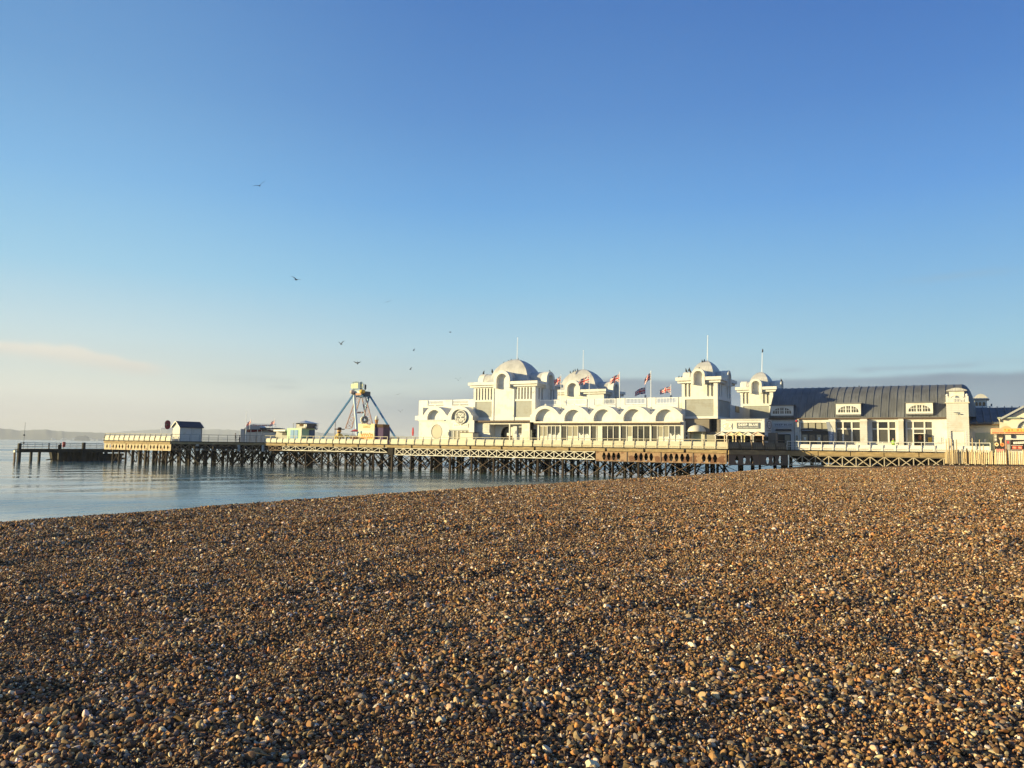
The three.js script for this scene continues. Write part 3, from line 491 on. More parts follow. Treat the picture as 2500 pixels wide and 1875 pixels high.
// ------------------------------------------------------------------ flags, poles
const flagMap = picture(192, 96, (c, w, h) => {
  c.fillStyle = '#1b2a66'; c.fillRect(0, 0, w, h);
  const line = (x0, y0, x1, y1, t, s) => { c.strokeStyle = s; c.lineWidth = t; c.beginPath(); c.moveTo(x0, y0); c.lineTo(x1, y1); c.stroke(); };
  for (const [t, s] of [[20, '#f4efe6'], [8, '#c3122c']]) { line(0, 0, w, h, t, s); line(w, 0, 0, h, t, s); }
  for (const [t, s] of [[32, '#f4efe6'], [19, '#c3122c']]) { line(w / 2, 0, w / 2, h, t, s); line(0, h / 2, w, h / 2, t, s); }
});
const flagMat = std({ map: flagMap, color: col(0.9, 0.9, 0.9), roughness: 0.85 });
function flagCloth(len, hgt, droop, k) {                // flies towards -s from the pole, sagging
  const g = new THREE.PlaneGeometry(len, hgt, 14, 7), p = g.attributes.position;
  for (let i = 0; i < p.count; i++) { const u = 0.5 - p.getX(i) / len, v = p.getY(i) / hgt; p.setXYZ(i, -u * len * Math.cos(droop * 0.7), (v * hgt * (1 - 0.25 * u)) - u * len * Math.sin(droop) * (0.5 + 0.5 * u) + 0.04 * Math.sin(7 * u + k), 0.16 * u * Math.sin(6.5 * u + 1.2 * v * 2 + k) ); }
  const uv = g.attributes.uv; for (let i = 0; i < uv.count; i++) uv.setX(i, 1 - uv.getX(i));
  g.computeVertexNormals(); return g;
}
function flagPole(label, s, h0, h1, d, flag, k = 0, lean = 0) {
  const g = thing('flag_pole', label, 'flagpole', [s, h0, d], 'flagpoles on the pier buildings');
  new Geo().rod([0, 0, 0], [lean, h1 - h0, 0], 0.06, 0.04, 8).build('pole', M.pole, g);
  new Geo().ball(lean, h1 - h0 + 0.05, 0, 0.08).build('finial', M.pole, g);
  if (flag) { new Geo().box(-0.14, 0.14, 0.1, 0.75, -0.12, 0.12).build('base_bracket', M.slotGrey, g); const f = shade(new THREE.Mesh(flagCloth(flag[0], flag[1], flag[2], k), flagMat)); f.name = 'flag'; f.position.set(lean - 0.06, h1 - h0 - 0.2 - flag[1] / 2, 0); f.rotation.y = flag[3] ?? 0.25; g.add(f); }
  return g;
}
// ------------------------------------------------------------------ a square tower with a four sided dome and an arched gable on every side
function tower(parent, T) {
  const g = new THREE.Group(); g.name = 'tower'; g.userData.label = T.label; parent.add(g);
  g.position.set(T.s - parent.o[0], -parent.o[1], -(T.d - parent.o[2]));          // its middle; heights stay absolute
  const { w, p, h0, hc } = T, B = (n, mat, par = g) => (geo) => geo.build(n, mat, par);
  const turnGeo = (geo, k) => geo.rotateY((k * Math.PI) / 2);
  for (let k = 0; k < 4; k++) {                          // 0 front, 1 right, 2 back, 3 left
    const fw = k % 2 ? p - 0.7 : w, off = k % 2 ? w / 2 : p / 2, half = fw / 2, F = k % 2 ? T.side : T.front;
    const holes = [], slots = [];
    for (const x of F.slots) { const a = x - F.sw / 2, b = x + F.sw / 2; holes.push(hole(archPts(a, b, T.sy0, T.sy1, 8, true))); slots.push([a, b]); }
    const pan = (F.panels ?? []).filter(([a, b]) => b > a); for (const [a, b, y0, y1] of pan) holes.push(hole(rectPts(a, b, y0, y1)));
    const G = new Geo(); G.ext(shape(rectPts(-half, half, h0, hc - 0.55), holes), -off, -off + 0.35); const wg = turnGeo(G.geo(), k); const wm = shade(new THREE.Mesh(wg, M.white)); wm.name = 'wall'; g.add(wm);
    const L = new Geo(), P = new Geo(); for (const [a, b] of slots) { const q = new Geo().box(a - 0.05, b + 0.05, T.sy0 - 0.05, T.sy1 + 0.05, -off + 0.17, -off + 0.24); mesh(turnGeo(q.geo(), k), k === 0 || k === 3 ? M.louvre : M.slate, 'louvre', g); }  // faces away from the sun get darker louvres, shade put into the colour
    for (const [a, b, y0, y1] of pan) { mesh(turnGeo(new Geo().box(a + 0.002, b - 0.002, y0 + 0.002, y1 - 0.002, -off + 0.12, -off + 0.3).geo(), k), T.panelMat ?? M.greyPanel, 'clad_panel', g); }
    // pilaster strips beside the middle bay
    if (F.mid) { const q = new Geo(); for (const x of [-F.mid, F.mid]) q.box(x - 0.09, x + 0.09, h0, hc - 0.9, -off - 0.1, -off + 0.02); mesh(turnGeo(q.geo(), k), M.white, "pilaster_strip", g); }
    // cornice, broken by the arched gable
    const R = T.R, e = k % 2 ? p / 2 : w / 2 + 0.75, gap = R + 0.02;
    const cg = new Geo(); for (const [a, b] of [[-e, -gap], [gap, e]]) cg.box(a, b, hc - 0.5, hc, -off - 0.75, -off + 0.2).box(a + (a < 0 ? 0.2 : 0), b - (b > 0 ? 0.2 : 0), hc - 0.85, hc - 0.5, -off - 0.4, -off + 0.02);
    mesh(turnGeo(cg.geo(), k), M.white, 'cornice', g);
    // gable: arched frame, recessed field, barrel roof running back into the dome
    const rb = R * 0.66, ys = T.ys, outer = archPts(-R, R, hc - 1.1, ys + R, 16), inn = archPts(-rb, rb, hc - 0.95, ys + rb, 16);
    const gf = new Geo(); gf.ext(shape([...outer.slice(1), outer[0], [-rb, hc - 1.1], ...[...inn.slice(2)].reverse(), [rb, hc - 1.1]]), -off - 0.8, -off + 0.3, 4); mesh(turnGeo(gf.geo(), k), M.white, 'gable_frame', g);
    const gi = new Geo(); gi.ext(shape(archPts(-rb, rb, hc - 0.95, ys + rb, 16)), -off - 0.02, -off + 0.1, 4); mesh(turnGeo(gi.geo(), k), M.white, 'gable_field', g);
    const gb = new Geo(); const bk = off * 0.55; gb.ext(shape(archPts(-R + 0.06, R - 0.06, hc - 0.02, ys + R - 0.06, 18)), -off + 0.3, -off + 0.3 + bk, 4); const bg = toCreasedNormals(turnGeo(gb.geo(), k), 0.6); mesh(bg, M.dome, 'barrel_roof', g);
  }
  // dome
  const prof = [[0.8, -0.004], [0.74, 0.02], [0.695, 0.055], [0.657, 0.098], [0.615, 0.176], [0.583, 0.255], [0.557, 0.373], [0.524, 0.49], [0.49, 0.57], [0.446, 0.647], [0.373, 0.765], [0.257, 0.88], [0.18, 0.935], [0.1, 0.978], [0.04, 0.996], [0.01, 1]];
  const pos = [], idx = [], ex = w / 2 + 0.05, ez = p / 2 + 0.05, n = 10;
  for (let f = 0; f < 4; f++) {
    const base = pos.length / 3;
    for (const [q, y] of prof) for (let i = 0; i <= n; i++) { const t = (i / n) * 2 - 1, x = t * ex * q, z = ez * q; const v = f === 0 ? [x, z] : f === 1 ? [ex * q, -t * ez * q] : f === 2 ? [-x, -z] : [-ex * q, t * ez * q]; pos.push(v[0], hc + 0.02 + y * (T.top - hc), v[1]); }
    for (let j = 0; j < prof.length - 1; j++) for (let i = 0; i < n; i++) { const a = base + j * (n + 1) + i, b = a + n + 1; idx.push(a, a + 1, b, b, a + 1, b + 1); }
  }
  const dg = new THREE.BufferGeometry(); dg.setAttribute('position', new THREE.Float32BufferAttribute(pos, 3)); dg.setIndex(idx); dg.computeVertexNormals(); mesh(metreUV(dg), M.dome, 'dome', g);
  mesh(new Geo().box(-w / 2 + 0.4, w / 2 - 0.4, h0, hc - 0.02, -p / 2 + 0.42, p / 2 - 0.42).geo(), M.slate, 'core', g);
  return g;
}
// ------------------------------------------------------------------ the white pavilion
const pav = thing('pavilion', 'large white seaside pavilion with four domed towers and a row of arched vaults', 'pavilion', [S(1240, 5), DECK, 5]);
const PB = () => new Geo(pav.o);
{
  // sizes of the towers from their outlines
  const d1 = 6.8, s1a = S(1156.7, d1, 950), s1b = S(1307, d1, 950), hc1 = H(1230, 932.5, d1), base1 = H(1230, 1028, d1);
  const w1 = s1b - s1a, p1 = Math.min(9.5, Math.max(6.5, atS(1361, 960, s1b)[0] - d1)), c1 = (s1a + s1b) / 2;
  const x1 = (px) => S(px, d1, 960) - c1, y1 = (py) => H(1230, py, d1), k46 = (x) => 1000 + x / 4.608;
  const R1 = (S(1248, d1, 930) - S(1209, d1, 930)) / 2;
  const T1 = tower(pav, { label: 'tower with the largest dome, nearest the ride', s: c1, d: d1 + p1 / 2, w: w1, p: p1, h0: base1, hc: hc1, top: H(1260, 877.5, d1 + p1 / 2), R: R1, ys: H(1229, 928, d1), sy0: y1(976), sy1: y1(946.5),
    front: { slots: [755, 787, 821, 854, 887, 920, 1197, 1230, 1265, 1298, 1332, 1366].map((x) => x1(k46(x))), sw: 0.33, mid: x1(1255) > 0 ? (x1(1255.5) - x1(1206)) / 2 : 2, panels: [[x1(k46(741)), x1(k46(927)), y1(1019), y1(980)], [x1(k46(1183)), x1(k46(1376)), y1(1019), y1(980)]] },
    side: { slots: [-p1 * 0.33, -p1 * 0.2, p1 * 0.2, p1 * 0.33], sw: 0.5, panels: [] } });
  // the twin on the far side of the pier
  const d2 = 26, top2 = H(1424, 902, d2 + p1 / 2), sp2 = S(1424, d2 + p1 / 2, 900);
  const T2 = tower(pav, { label: 'tower of the second large dome, on the far side', s: sp2, d: d2 + p1 / 2, w: w1, p: p1, h0: base1, hc: H(1440, 951, d2), top: top2, R: R1, ys: H(1412, 949, d2) , sy0: y1(976), sy1: y1(946.5),
    front: { slots: [], sw: 0.4, panels: [] }, side: { slots: [-p1 * 0.33, -p1 * 0.2, p1 * 0.2, p1 * 0.33], sw: 0.5, panels: [] } });
  const d3 = 6.4, a3 = S(1664.5, d3, 950), b3 = S(1751.8, d3, 950), w3 = b3 - a3, c3 = (a3 + b3) / 2, k6 = (x) => 1620 + x / 4.609, x3 = (px) => S(k6(px), d3, 960) - c3, y3 = (py) => H(1706, 810 + py / 4.609, d3), p3 = Math.min(8, Math.max(5.5, atS(1787, 960, b3)[0] - d3));
  const hc3 = y3(512), base3 = y3(978), R3 = (S(k6(462), d3, 920) - S(k6(310), d3, 920)) / 2;
  const pn = (x) => x * p3, T3 = tower(pav, { label: 'tower with the smaller near dome above the grey panel', s: c3, d: d3 + p3 / 2, w: w3, p: p3, h0: base3, hc: hc3, top: H(1725, 881, d3 + p3 / 2), R: R3, ys: y3(495), sy0: y3(730), sy1: y3(578),
    front: { slots: [252, 293, 504, 549].map(x3), sw: 0.38, panels: [[x3(241), x3(562), y3(952), y3(760)]] }, side: { slots: [-0.36, -0.2, 0.22, 0.36].map(pn), sw: 0.5, panels: [[-p3 / 2 + 0.5, p3 / 2 - 0.5, y3(952), y3(762)]] } });
  const d4 = 27, a4 = S(1808, d4, 960), b4 = S(1887, d4, 960), w4 = b4 - a4, c4 = (a4 + b4) / 2, x4 = (px) => S(k6(px), d4, 960) - c4, y4 = (py) => H(1848, 810 + py / 4.609, d4);
  tower(pav, { label: 'tower with the smallest far dome beside the grey hall roof', s: c4, d: d4 + p3 / 2, w: w4, p: p3, h0: DECK, hc: y4(622), top: H(1861, 908.5, d4 + p3 / 2), R: R3, ys: y4(600), sy0: y4(810), sy1: y4(680),
    front: { slots: [905, 945, 1133, 1175].map(x4), sw: 0.42, panels: [[x4(893), x4(1187), y4(970), y4(835)]] }, side: { slots: [-0.36, -0.2, 0.22, 0.36].map(pn), sw: 0.5, panels: [] }, panelMat: M.greyPanel });
  // flag poles on the domes
  const dp = d1 + p1 / 2; flagPole('tall bare white pole on the largest dome', c1 + 0.2, H(1260, 879, dp), H(1260.5, 826, dp), dp, null, 0, 0.05);
  flagPole('tall bare white pole on the second large dome', sp2, top2 - 0.2, H(1424, 856.5, d2 + p1 / 2), d2 + p1 / 2);
  flagPole('tall bare white pole on the smaller near dome', c3 + 0.1, H(1725, 882, d3 + p3 / 2), H(1728, 820.5, d3 + p3 / 2), d3 + p3 / 2, null, 0, 0.1);
  flagPole('tall bare white pole on the smallest far dome, a gull on its tip', c4 + 0.1, H(1861, 909, d4 + p3 / 2), H(1861.5, 856, d4 + p3 / 2), d4 + p3 / 2, null, 0, 0.1);

  // the arcade: five scalloped bays with vaults running back to the parapet
  const dA = 5, k5 = (x) => 1300 + x / 4.88, bays = [[1294, 1368], [1368, 1438], [1438, 1512], [1512, 1589], [1589, 1666]];
  const vault = (px0, px1, yPeak, yValley, yBase, dF, dB, cx, recess, name) => {
    const s0 = S(px0, dF, 1020), s1 = S(px1, dF, 1020), sc = cx ? S(cx, dF, 1000) : (s0 + s1) / 2, mid = (px0 + px1) / 2, hp = H(mid, yPeak, dF), hv = H(mid, yValley, dF), hb = H(mid, yBase, dF), pts = [], n = 36;
    for (let i = 0; i <= n; i++) { const x = lerp(s0, s1, i / n), u = Math.min(1, Math.abs(x - sc) / (x < sc ? sc - s0 : s1 - sc)); const Rv = hp - hb, xs = u * (s1 - s0) / 2, cv = hb + Math.sqrt(Math.max(0, Rv * Rv - xs * xs * 0.98)), dv = cv - hv - 0.12; pts.push([x, hv + 0.5 * (dv + Math.sqrt(dv * dv + 0.12))]); }
    const R = ((s1 - s0) / 2) * (recess ?? 0.62), yo = hb + 0.12, arch = archPts(sc - R, sc + R, yo, yo + R * 1.2, 18);
    const out = [[s0, hb], [s1, hb], ...[...pts].reverse()];
    PB().ext(shape(out, [hole(arch)]), dF, dF + 0.8, 4).build(name ?? 'arch_front', M.white, pav);
    const v = PB(); v.ext(shape(out), dF + 0.8, dB, 4); const vg = toCreasedNormals(v.geo(), 0.5); mesh(vg, M.white, 'vault', pav);
    PB().bar([sc, hp, dF + 0.3], [sc, hp + 0.22, dF + 0.3], 0.16).bar([sc - 0.22, hp + 0.02, dF + 0.3], [sc + 0.22, hp + 0.02, dF + 0.3], 0.12, 0.1).build('finial', M.white, pav);
    return { s0, s1, sc, hp, hv, hb, R };
  };
  const V = bays.map(([a, b], i) => vault(a, b, 989, 1013.5, 1030.5, dA, 8.55, k5([145, 485, 838, 1198, 1580][i])));
  // parapet behind, with railings in its gaps
  const dP = 8.6, ph = (py, px = 1500) => H(px, py, dP), gaps = [[1316, 1360], [1382, 1432], [1451, 1502], [1525, 1577], [1600.5, 1653.5]];
  const sA = S(1308, dP, 980), sB = S(1664, dP, 980), hT = ph(972.5), hG = ph(988.5), hLow = H(1500, 1031, dP);
  const balus = (s0, s1, y0, y1, d) => { const g = PB(), n = Math.max(5, Math.round((s1 - s0) / 0.24)); for (let i = 1; i < n; i++) { const x = lerp(s0, s1, i / n); g.bar([x, y0, d], [x, y1, d], 0.06); } g.bar([s0, y1, d], [s1, y1, d], 0.09).bar([s0, y0 + 0.1, d], [s1, y0 + 0.1, d], 0.09).bar([s0 + 0.04, y0, d], [s0 + 0.04, y1, d], 0.09).bar([s1 - 0.04, y0, d], [s1 - 0.04, y1, d], 0.09); return g.build('balcony_railing', M.pole, pav); };
  const gs = gaps.map(([a, b]) => [S(a, dP, 980), S(b, dP, 980)]);
  PB().ext(shape([[sA, hLow], [sB, hLow], [sB, hT], ...[...gs].reverse().flatMap(([a, b]) => [[b, hT], [b, hG], [a, hG], [a, hT]]), [sA, hT]]), dP, dP + 0.4, 2).build('parapet', M.white, pav);
  for (const [a, b] of gs) balus(a + 0.05, b - 0.05, hG + 0.05, hT - 0.08, dP + 0.1);
  PB().box(sA, sB, hLow, hG - 0.25, dP + 0.42, 33).build('roof_terrace', M.slate, pav);
  // flags on the valley posts
  const pt = [[1369, 916, 'left'], [1438.5, 915, 'second'], [1512.5, 909.5, 'third'], [1589.2, 906.8, 'tallest']];
  const flabel = ['union flag on a white pole beside the right face of the largest tower', 'union flag on a white pole in front of the second large dome', 'union flag on a white pole just right of the second large dome', 'union flag hanging half furled on the tallest pole between the two last arches'];
  pt.forEach(([px, py], i) => { const s = S(px, 6, 1000), h0 = H(px, 1005, 6); flagPole(flabel[i], s, h0, H(px, py, 6), 6, i === 3 ? [1.15, 1.1, 0.9, 0.5] : i === 1 ? [1.75, 1.15, 0.35, 0.15] : i === 0 ? [1.15, 1.25, 0.45, 0.3] : [1.65, 1.2, 0.5, 0.2], i * 1.7); });
  flagPole('small union flag flying in front of the grey cloud bank, left of the tallest pole', S(1575.7, 24, 970), H(1575.7, 975, 24), H(1575.7, 942, 24), 24, [1.9, 1.2, 0.35, 0.2], 4);
  flagPole('small union flag nearest the smaller near tower', S(1638, 24, 970), H(1638, 975, 24), H(1638, 940.5, 24), 24, [1.9, 1.1, 0.25, 0.2], 5.3);

  // glazed ground floor under the arches
  const hR = H(1480, 1032.5, dA), hS = H(1480, 1079, dA);
  PB().box(S(1303, 4.3, 1032), S(1661, 4.3, 1032), hR - 0.02, hR + 0.16, 4.25, 5.1).build('eaves_slab', M.cream, pav);
  PB().box(S(1303, 4.3, 1032), S(1661, 4.3, 1032), hR - 0.2, hR - 0.03, 4.4, 5.1).build('eaves_fascia', M.darkTrim, pav);
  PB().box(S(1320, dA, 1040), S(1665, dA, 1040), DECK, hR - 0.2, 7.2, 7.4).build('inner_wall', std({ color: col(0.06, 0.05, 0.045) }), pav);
  PB().box(S(1320, dA, 1040), S(1665, dA, 1040), hR + 0.17, hR + 0.2, 5.2, 8).build('soffit', M.cream, pav);
  const swirl = (seed) => picture(256, 256, (c, w, h) => {
    const r = rng(seed); c.fillStyle = '#54575a'; c.fillRect(0, 0, w, h); c.fillStyle = '#45484b'; c.fillRect(0, 0, w, h * 0.42);
    for (let i = 0; i < 11; i++) { const x = w * (i / 10), y = h * (0.62 + 0.34 * r()), R = 26 + 34 * r(); c.fillStyle = '#e6e4dc'; c.beginPath(); c.arc(x, y, R, 0, 7); c.fill(); c.fillRect(x - R, y, 2 * R, h); for (let k = 0; k < 3; k++) { c.strokeStyle = '#6d7074'; c.lineWidth = 4; c.beginPath(); c.arc(x + 4 * k, y + 3 * k, R * (0.78 - 0.25 * k), 0.4 + k, 4.6 + k); c.stroke(); } }
  });
  const decal = [11, 12, 13].map((k) => new THREE.MeshPhysicalMaterial({ map: swirl(k), roughness: 0.25, side: THREE.DoubleSide }));
  const curtain = new THREE.MeshPhysicalMaterial({ roughness: 0.12, side: THREE.DoubleSide, map: picture(128, 128, (c, w, h) => { const r = rng(4); c.fillStyle = '#262626'; c.fillRect(0, 0, w, h); for (let x = 0; x < w; x += 4) { c.fillStyle = `rgba(150,145,125,${0.55 * r() * (1 - x / w * 0.8)})`; c.fillRect(x, 0, 3, h * (0.3 + 0.7 * r())); } c.fillStyle = 'rgba(210,210,205,.5)'; for (let x = 66; x < 128; x += 9) { c.fillRect(x, 6, 2, 16 + 5 * r()); } }) });
  const shades = [M.glassDark, M.glass, M.paleCream, M.glassPale];
  const paneSets = [[2, 2, 0, 1, 1], [1, 2, 2, 0, 1], [1, 2, 3, 1, 0], [1, 2, 3, 0, 0], [1, 2, 2, 1, 0]], deco = [[0, 0, 1, 2, 2], [0, 0, 0, 2, 1], [0, 0, 4, 4, 4], [0, 0, 4, 4, 4], [0, 0, 1, 1, 2]];  // pale panes put sunlight on canted faces into the colour of flat glazing
  const posts = [1314, 1368, 1440, 1513, 1588, 1664];
  for (let b = 0; b < 5; b++) {
    const s0 = S(posts[b], dA, 1055), s1 = S(posts[b + 1], dA, 1055), win = new THREE.Group(); win.name = 'window_bay'; pav.add(win);
    PB().box(s0 - 0.12, s0 + 0.16, DECK, hR - 0.2, dA - 0.05, dA + 0.3).build('post', M.white, win);
    PB().box(s0 + 0.17, s1 - 0.13, hR - 0.5, hR - 0.2, dA + 0.02, dA + 0.2).build('head_rail', M.white, win);
    PB().box(s0 + 0.17, s1 - 0.13, DECK, hS, dA + 0.02, dA + 0.2).build('sill_panel', M.cream, win);
    for (let i = 0; i < 5; i++) {
      const a = lerp(s0 + 0.17, s1 - 0.13, i / 5), e = lerp(s0 + 0.17, s1 - 0.13, (i + 1) / 5);
      if (i) PB().box(a - 0.05, a + 0.05, hS, hR - 0.5, dA, dA + 0.16).build('mullion', M.white, win);
      const dk = deco[b][i], lo = hS + 0.01, hi = hR - 0.51, g = PB().box(a + 0.051, e - 0.051, lo, hi, dA + 0.09, dA + 0.11).geo();
      if (dk === 1 || dk === 2 || dk === 4) { const uv = g.attributes.uv, p = g.attributes.position; for (let j = 0; j < uv.count; j++) uv.setXY(j, (p.getX(j) + pav.o[0] - a) / (e - a) * 0.5 + 0.5 * (i % 2), (p.getY(j) + pav.o[1] - lo) / (hi - lo)); }
      mesh(g, dk === 4 ? curtain : dk ? decal[(b + i) % 3] : shades[paneSets[b][i]], 'pane', win);
      if (paneSets[b][i] === 2 && b !== 2) PB().box(a + 0.06, e - 0.06, lo + 0.9, hi - 0.05, dA + 0.085, dA + 0.088).build('upper_pane', M.glassPale, win);
    }
  }
  PB().box(S(1664, dA, 1055) - 0.15, S(1669, dA, 1055), DECK, hR + 0.3, dA - 0.06, 8).build('end_wall', M.white, pav);

  // left block with two arches
  const lb0 = S(1022.8, dA, 1050), lb1 = S(1157, dA, 1050), yT = H(1090, 976.5, dA + 1.2), hBlk = H(1080, 1028, dA);
  const VL = [vault(1032, 1091, 991, 1014, 1026.5, dA, 8.55, 1060, 0.56), vault(1091, 1154, 990, 1016, 1026.5, dA, 8.55, 1119.6, 0.56)];
  const bo = VL[0].hb, c0 = S(1066, dA, 1054), hc0 = H(1066, 1054, dA), door0 = S(1096, dA, 1060), door1 = S(1144, dA, 1060), hd = H(1120, 1049, dA);
  const round = []; for (let i = 0; i < 24; i++) { const a = -Math.PI * i / 12; round.push([c0 + 1.14 * Math.cos(a), hc0 + 1.25 * Math.sin(a)]); }
  PB().ext(shape([[lb0, DECK], [lb1, DECK], [lb1, bo], [lb0, bo]], [hole(round), hole(rectPts(door0, door1, DECK + 0.05, hd))]), dA, dA + 0.35).build('wall', M.white, pav);
  PB().ext(shape(round), dA + 0.02, dA + 0.2).build('round_panel', std({ color: col(0.5, 0.46, 0.37), map: wearMap }), pav);
  const rim = PB(); rim.add(new THREE.TorusGeometry(1.17, 0.035, 6, 28).scale(1, 1.09, 1), M4().makeTranslation(c0, hc0, -dA + 0.02)); rim.build('round_frame', M.slotGrey, pav);
  const dw = new THREE.Group(); dw.name = 'shop_window'; pav.add(dw);
  PB().box(door0, door1, hd - 0.2, hd, dA + 0.08, dA + 0.3).build('head_rail', M.slotGrey, dw);
  for (let i = 0; i < 5; i++) { const a = lerp(door0, door1, i / 5), e = lerp(door0, door1, (i + 1) / 5); PB().box(a + 0.12, e - 0.05, DECK + 0.1, hd - 0.21, dA + 0.18, dA + 0.2).build('pane', i === 0 ? M.slate : M.glassPale, dw); PB().box(a - 0.05, a + 0.12, DECK + 0.05, hd - 0.21, dA + 0.1, dA + 0.26).build('mullion', M.white, dw); }
  PB().box(S(1091.5, dA, 1060), S(1095.5, dA, 1060), H(1093, 1063, dA), H(1093, 1055, dA), dA - 0.06, dA - 0.01).build('menu_frame', M.slotGrey, pav); PB().box(S(1092.2, dA, 1060), S(1094.8, dA, 1060), H(1093, 1062.3, dA), H(1093, 1055.7, dA), dA - 0.09, dA - 0.065).build('menu_sheet', M.paleCream, pav);
  // flat upper wall with railings behind the two vaults
  const g2 = [[1044, 1083], [1104, 1144]].map(([a, b]) => [S(a, 8.6, 985), S(b, 8.6, 985)]), ul = S(1023, 8.6, 985), ur = S(1157, 8.6, 985), hu = H(1090, 976.5, 8.6), hul = H(1090, 991, 8.6);
  PB().ext(shape([[ul, bo], [ur + 0.4, bo], [ur + 0.4, hu], ...[...g2].reverse().flatMap(([a, b]) => [[b, hu], [b, hul], [a, hul], [a, hu]]), [ul, hu]]), 8.6, 9, 2).build('parapet', M.white, pav);
  for (const [a, b] of g2) { balus(a + 0.05, b - 0.05, hul + 0.25, hu - 0.05, 8.75); PB().box(a, b, hul + 0.01, hul + 0.22, 8.62, 8.98).build('ledge', M.slotGrey, pav); }
  PB().box(ul, ur, DECK, hul - 0.4, 9.02, 30).build('wall', M.white, pav); PB().box(ul + 1, ur - 0.3, hul - 0.39, hu - 0.15, 11, 14).build('added_dark_backing', M.slate, pav);  // dark block added to stand for the shaded far parapet behind the railings
  PB().box(lb0, VL[0].s0, bo, H(1030, 995, dA), dA, 8.59).box(lb0, lb0 + 0.3, DECK, bo, dA + 0.36, 8.6).build('wall', M.white, pav);
  PB().box(S(1013.5, 9, 1020), lb0 - 0.01, H(1018, 1026, 9), H(1018, 1015.5, 9), 9, 12).build('side_ledge', M.white, pav);
  PB().box(lb0, S(1083, 4.6, 1028), bo - 0.05, bo + 0.1, dA - 0.22, dA - 0.01).build('string_course', M.white, pav);

  // low front under the largest tower
  const dL = 6, xL = (z) => S(1080 + z / 9.217, dL, 1050), yL = (z) => H(1220, 980 + z / 9.217, dL), l0 = xL(600), l1 = xL(1965), hE = yL(470);
  PB().box(S(1143, 5.4, 1030), S(1314, 5.4, 1030), hE, hE + 0.3, 5.4, 8).build('lean_to_roof', M.darkTrim, pav);
  const rec = [[xL(1075), xL(1500)], [xL(1520), xL(1785)]];
  PB().ext(shape([[l0, DECK], ...rec.flatMap(([a, b]) => [[a, DECK], [a, yL(515)], [b, yL(515)], [b, DECK]]), [l1, DECK], [l1, hE - 0.01], [l0, hE - 0.01]]), dL, dL + 0.3, 2).build('wall', M.white, pav);
  PB().box(rec[0][0] - 0.1, rec[0][0], DECK, hE - 0.05, dL + 0.31, 7.6).build('side_wall', M.white, pav);
  const ar = archPts(xL(1205), xL(1485), DECK + 0.02, yL(560), 14);
  PB().ext(shape(rectPts(rec[0][0], rec[0][1] + 0.3, DECK, hE), [hole(ar)]), 7.6, 7.8).build('wall', M.white, pav);
  PB().ext(shape(ar), 8.3, 8.36).build('dark_opening', M.glassDark, pav); PB().box(xL(1350), xL(1480), DECK, yL(570), 8.1, 8.2).build('inner_door', M.cream, pav);
  PB().box(xL(1365), xL(1475), DECK, yL(770), 7.3, 7.55).build('counter', M.timber, pav); PB().box(xL(1365), xL(1475), yL(768), yL(705), 7.35, 7.5).build('counter_board', M.white, pav);
  PB().box(xL(1520), xL(1790), DECK, hE - 0.05, 7.0, 7.2).build('wall', M.paleBlue, pav); const wf = PB().box(xL(1630), xL(1780), yL(745), yL(555), 6.9, 6.98).build('window_frame', M.slotGrey, pav); PB().box(xL(1650), xL(1762), yL(715), yL(585), 6.87, 6.895).build('pane', M.glass, wf);
  PB().box(xL(1805), xL(1930), DECK + 0.02, yL(665), dL - 0.03, dL - 0.002).build('door', M.paleCream, pav); PB().box(xL(1812), xL(1900), yL(605), yL(540), dL - 0.03, dL - 0.002).build('vent', M.paleCream, pav);
  PB().box(xL(630), xL(1065), yL(705), yL(505), dL - 0.1, dL - 0.002).build('shutter', M.boards, pav);
  const bar = PB(); bar.box(xL(590), xL(870), DECK, yL(720), 3.4, 5.2).build('kiosk_counter', M.cream, pav); PB().box(xL(580), xL(880), yL(718), yL(706), 3.3, 5.3).build('counter_top', M.darkTrim, pav);
  PB().box(l1 + 0.01, S(1322, 6, 1060), DECK, hE - 0.03, 7.4, 7.6).build('wall', M.paleBlue, pav); PB().box(S(1303, 7.4), S(1309, 7.4), DECK + 0.2, yL(620), 7.3, 7.39).build('door', M.navy, pav);
  PB().box(lb1 - 0.3, S(1664, 10, 1000), DECK, hE + 0.2, 9.1, 33).build('core', M.slate, pav);

  // grey front under the smaller near tower, with its shell canopy
  const dG = 6.1, xG = (z) => S(1660 + z / 11.642, dG, 1050), yG = (z) => H(1710, 1010 + z / 11.642, dG);
  PB().box(xG(92), xG(832), yG(510), yG(150), dG, dG + 0.4).build('wall', M.taupe, pav); PB().box(xG(92), xG(832), yG(149), yG(140), dG - 0.15, 7.4).build('coping', M.darkTrim, pav);
  PB().box(xG(280), xG(720), DECK, yG(512), dG + 0.5, dG + 0.7).build('wall', M.paleCream, pav); PB().box(xG(360), xG(620), DECK, yG(516), dG + 0.44, dG + 0.49).build('shutter', M.green, pav); PB().box(xG(615), xG(640), DECK, yG(512), dG + 0.05, dG + 0.3).build('post', M.white, pav);
  PB().box(xG(720), xG(1130), DECK, yG(512), dG + 0.3, dG + 0.5).build('wall', M.taupe, pav); PB().box(xG(725), xG(1085), DECK + 0.4, yG(560), dG + 0.15, dG + 0.29).build('window_frame', M.navy, pav); PB().box(xG(755), xG(1065), DECK + 0.55, yG(585), dG + 0.12, dG + 0.145).build('pane', M.glassPale, pav);
  PB().box(xG(832), xG(1060), yG(520), yG(140), dG + 1.2, dG + 1.4).build('wall', M.navy, pav); PB().box(xG(1062), xG(1140), yG(520), yG(165), dG - 0.2, dG + 1.4).build('wall', M.taupe, pav);
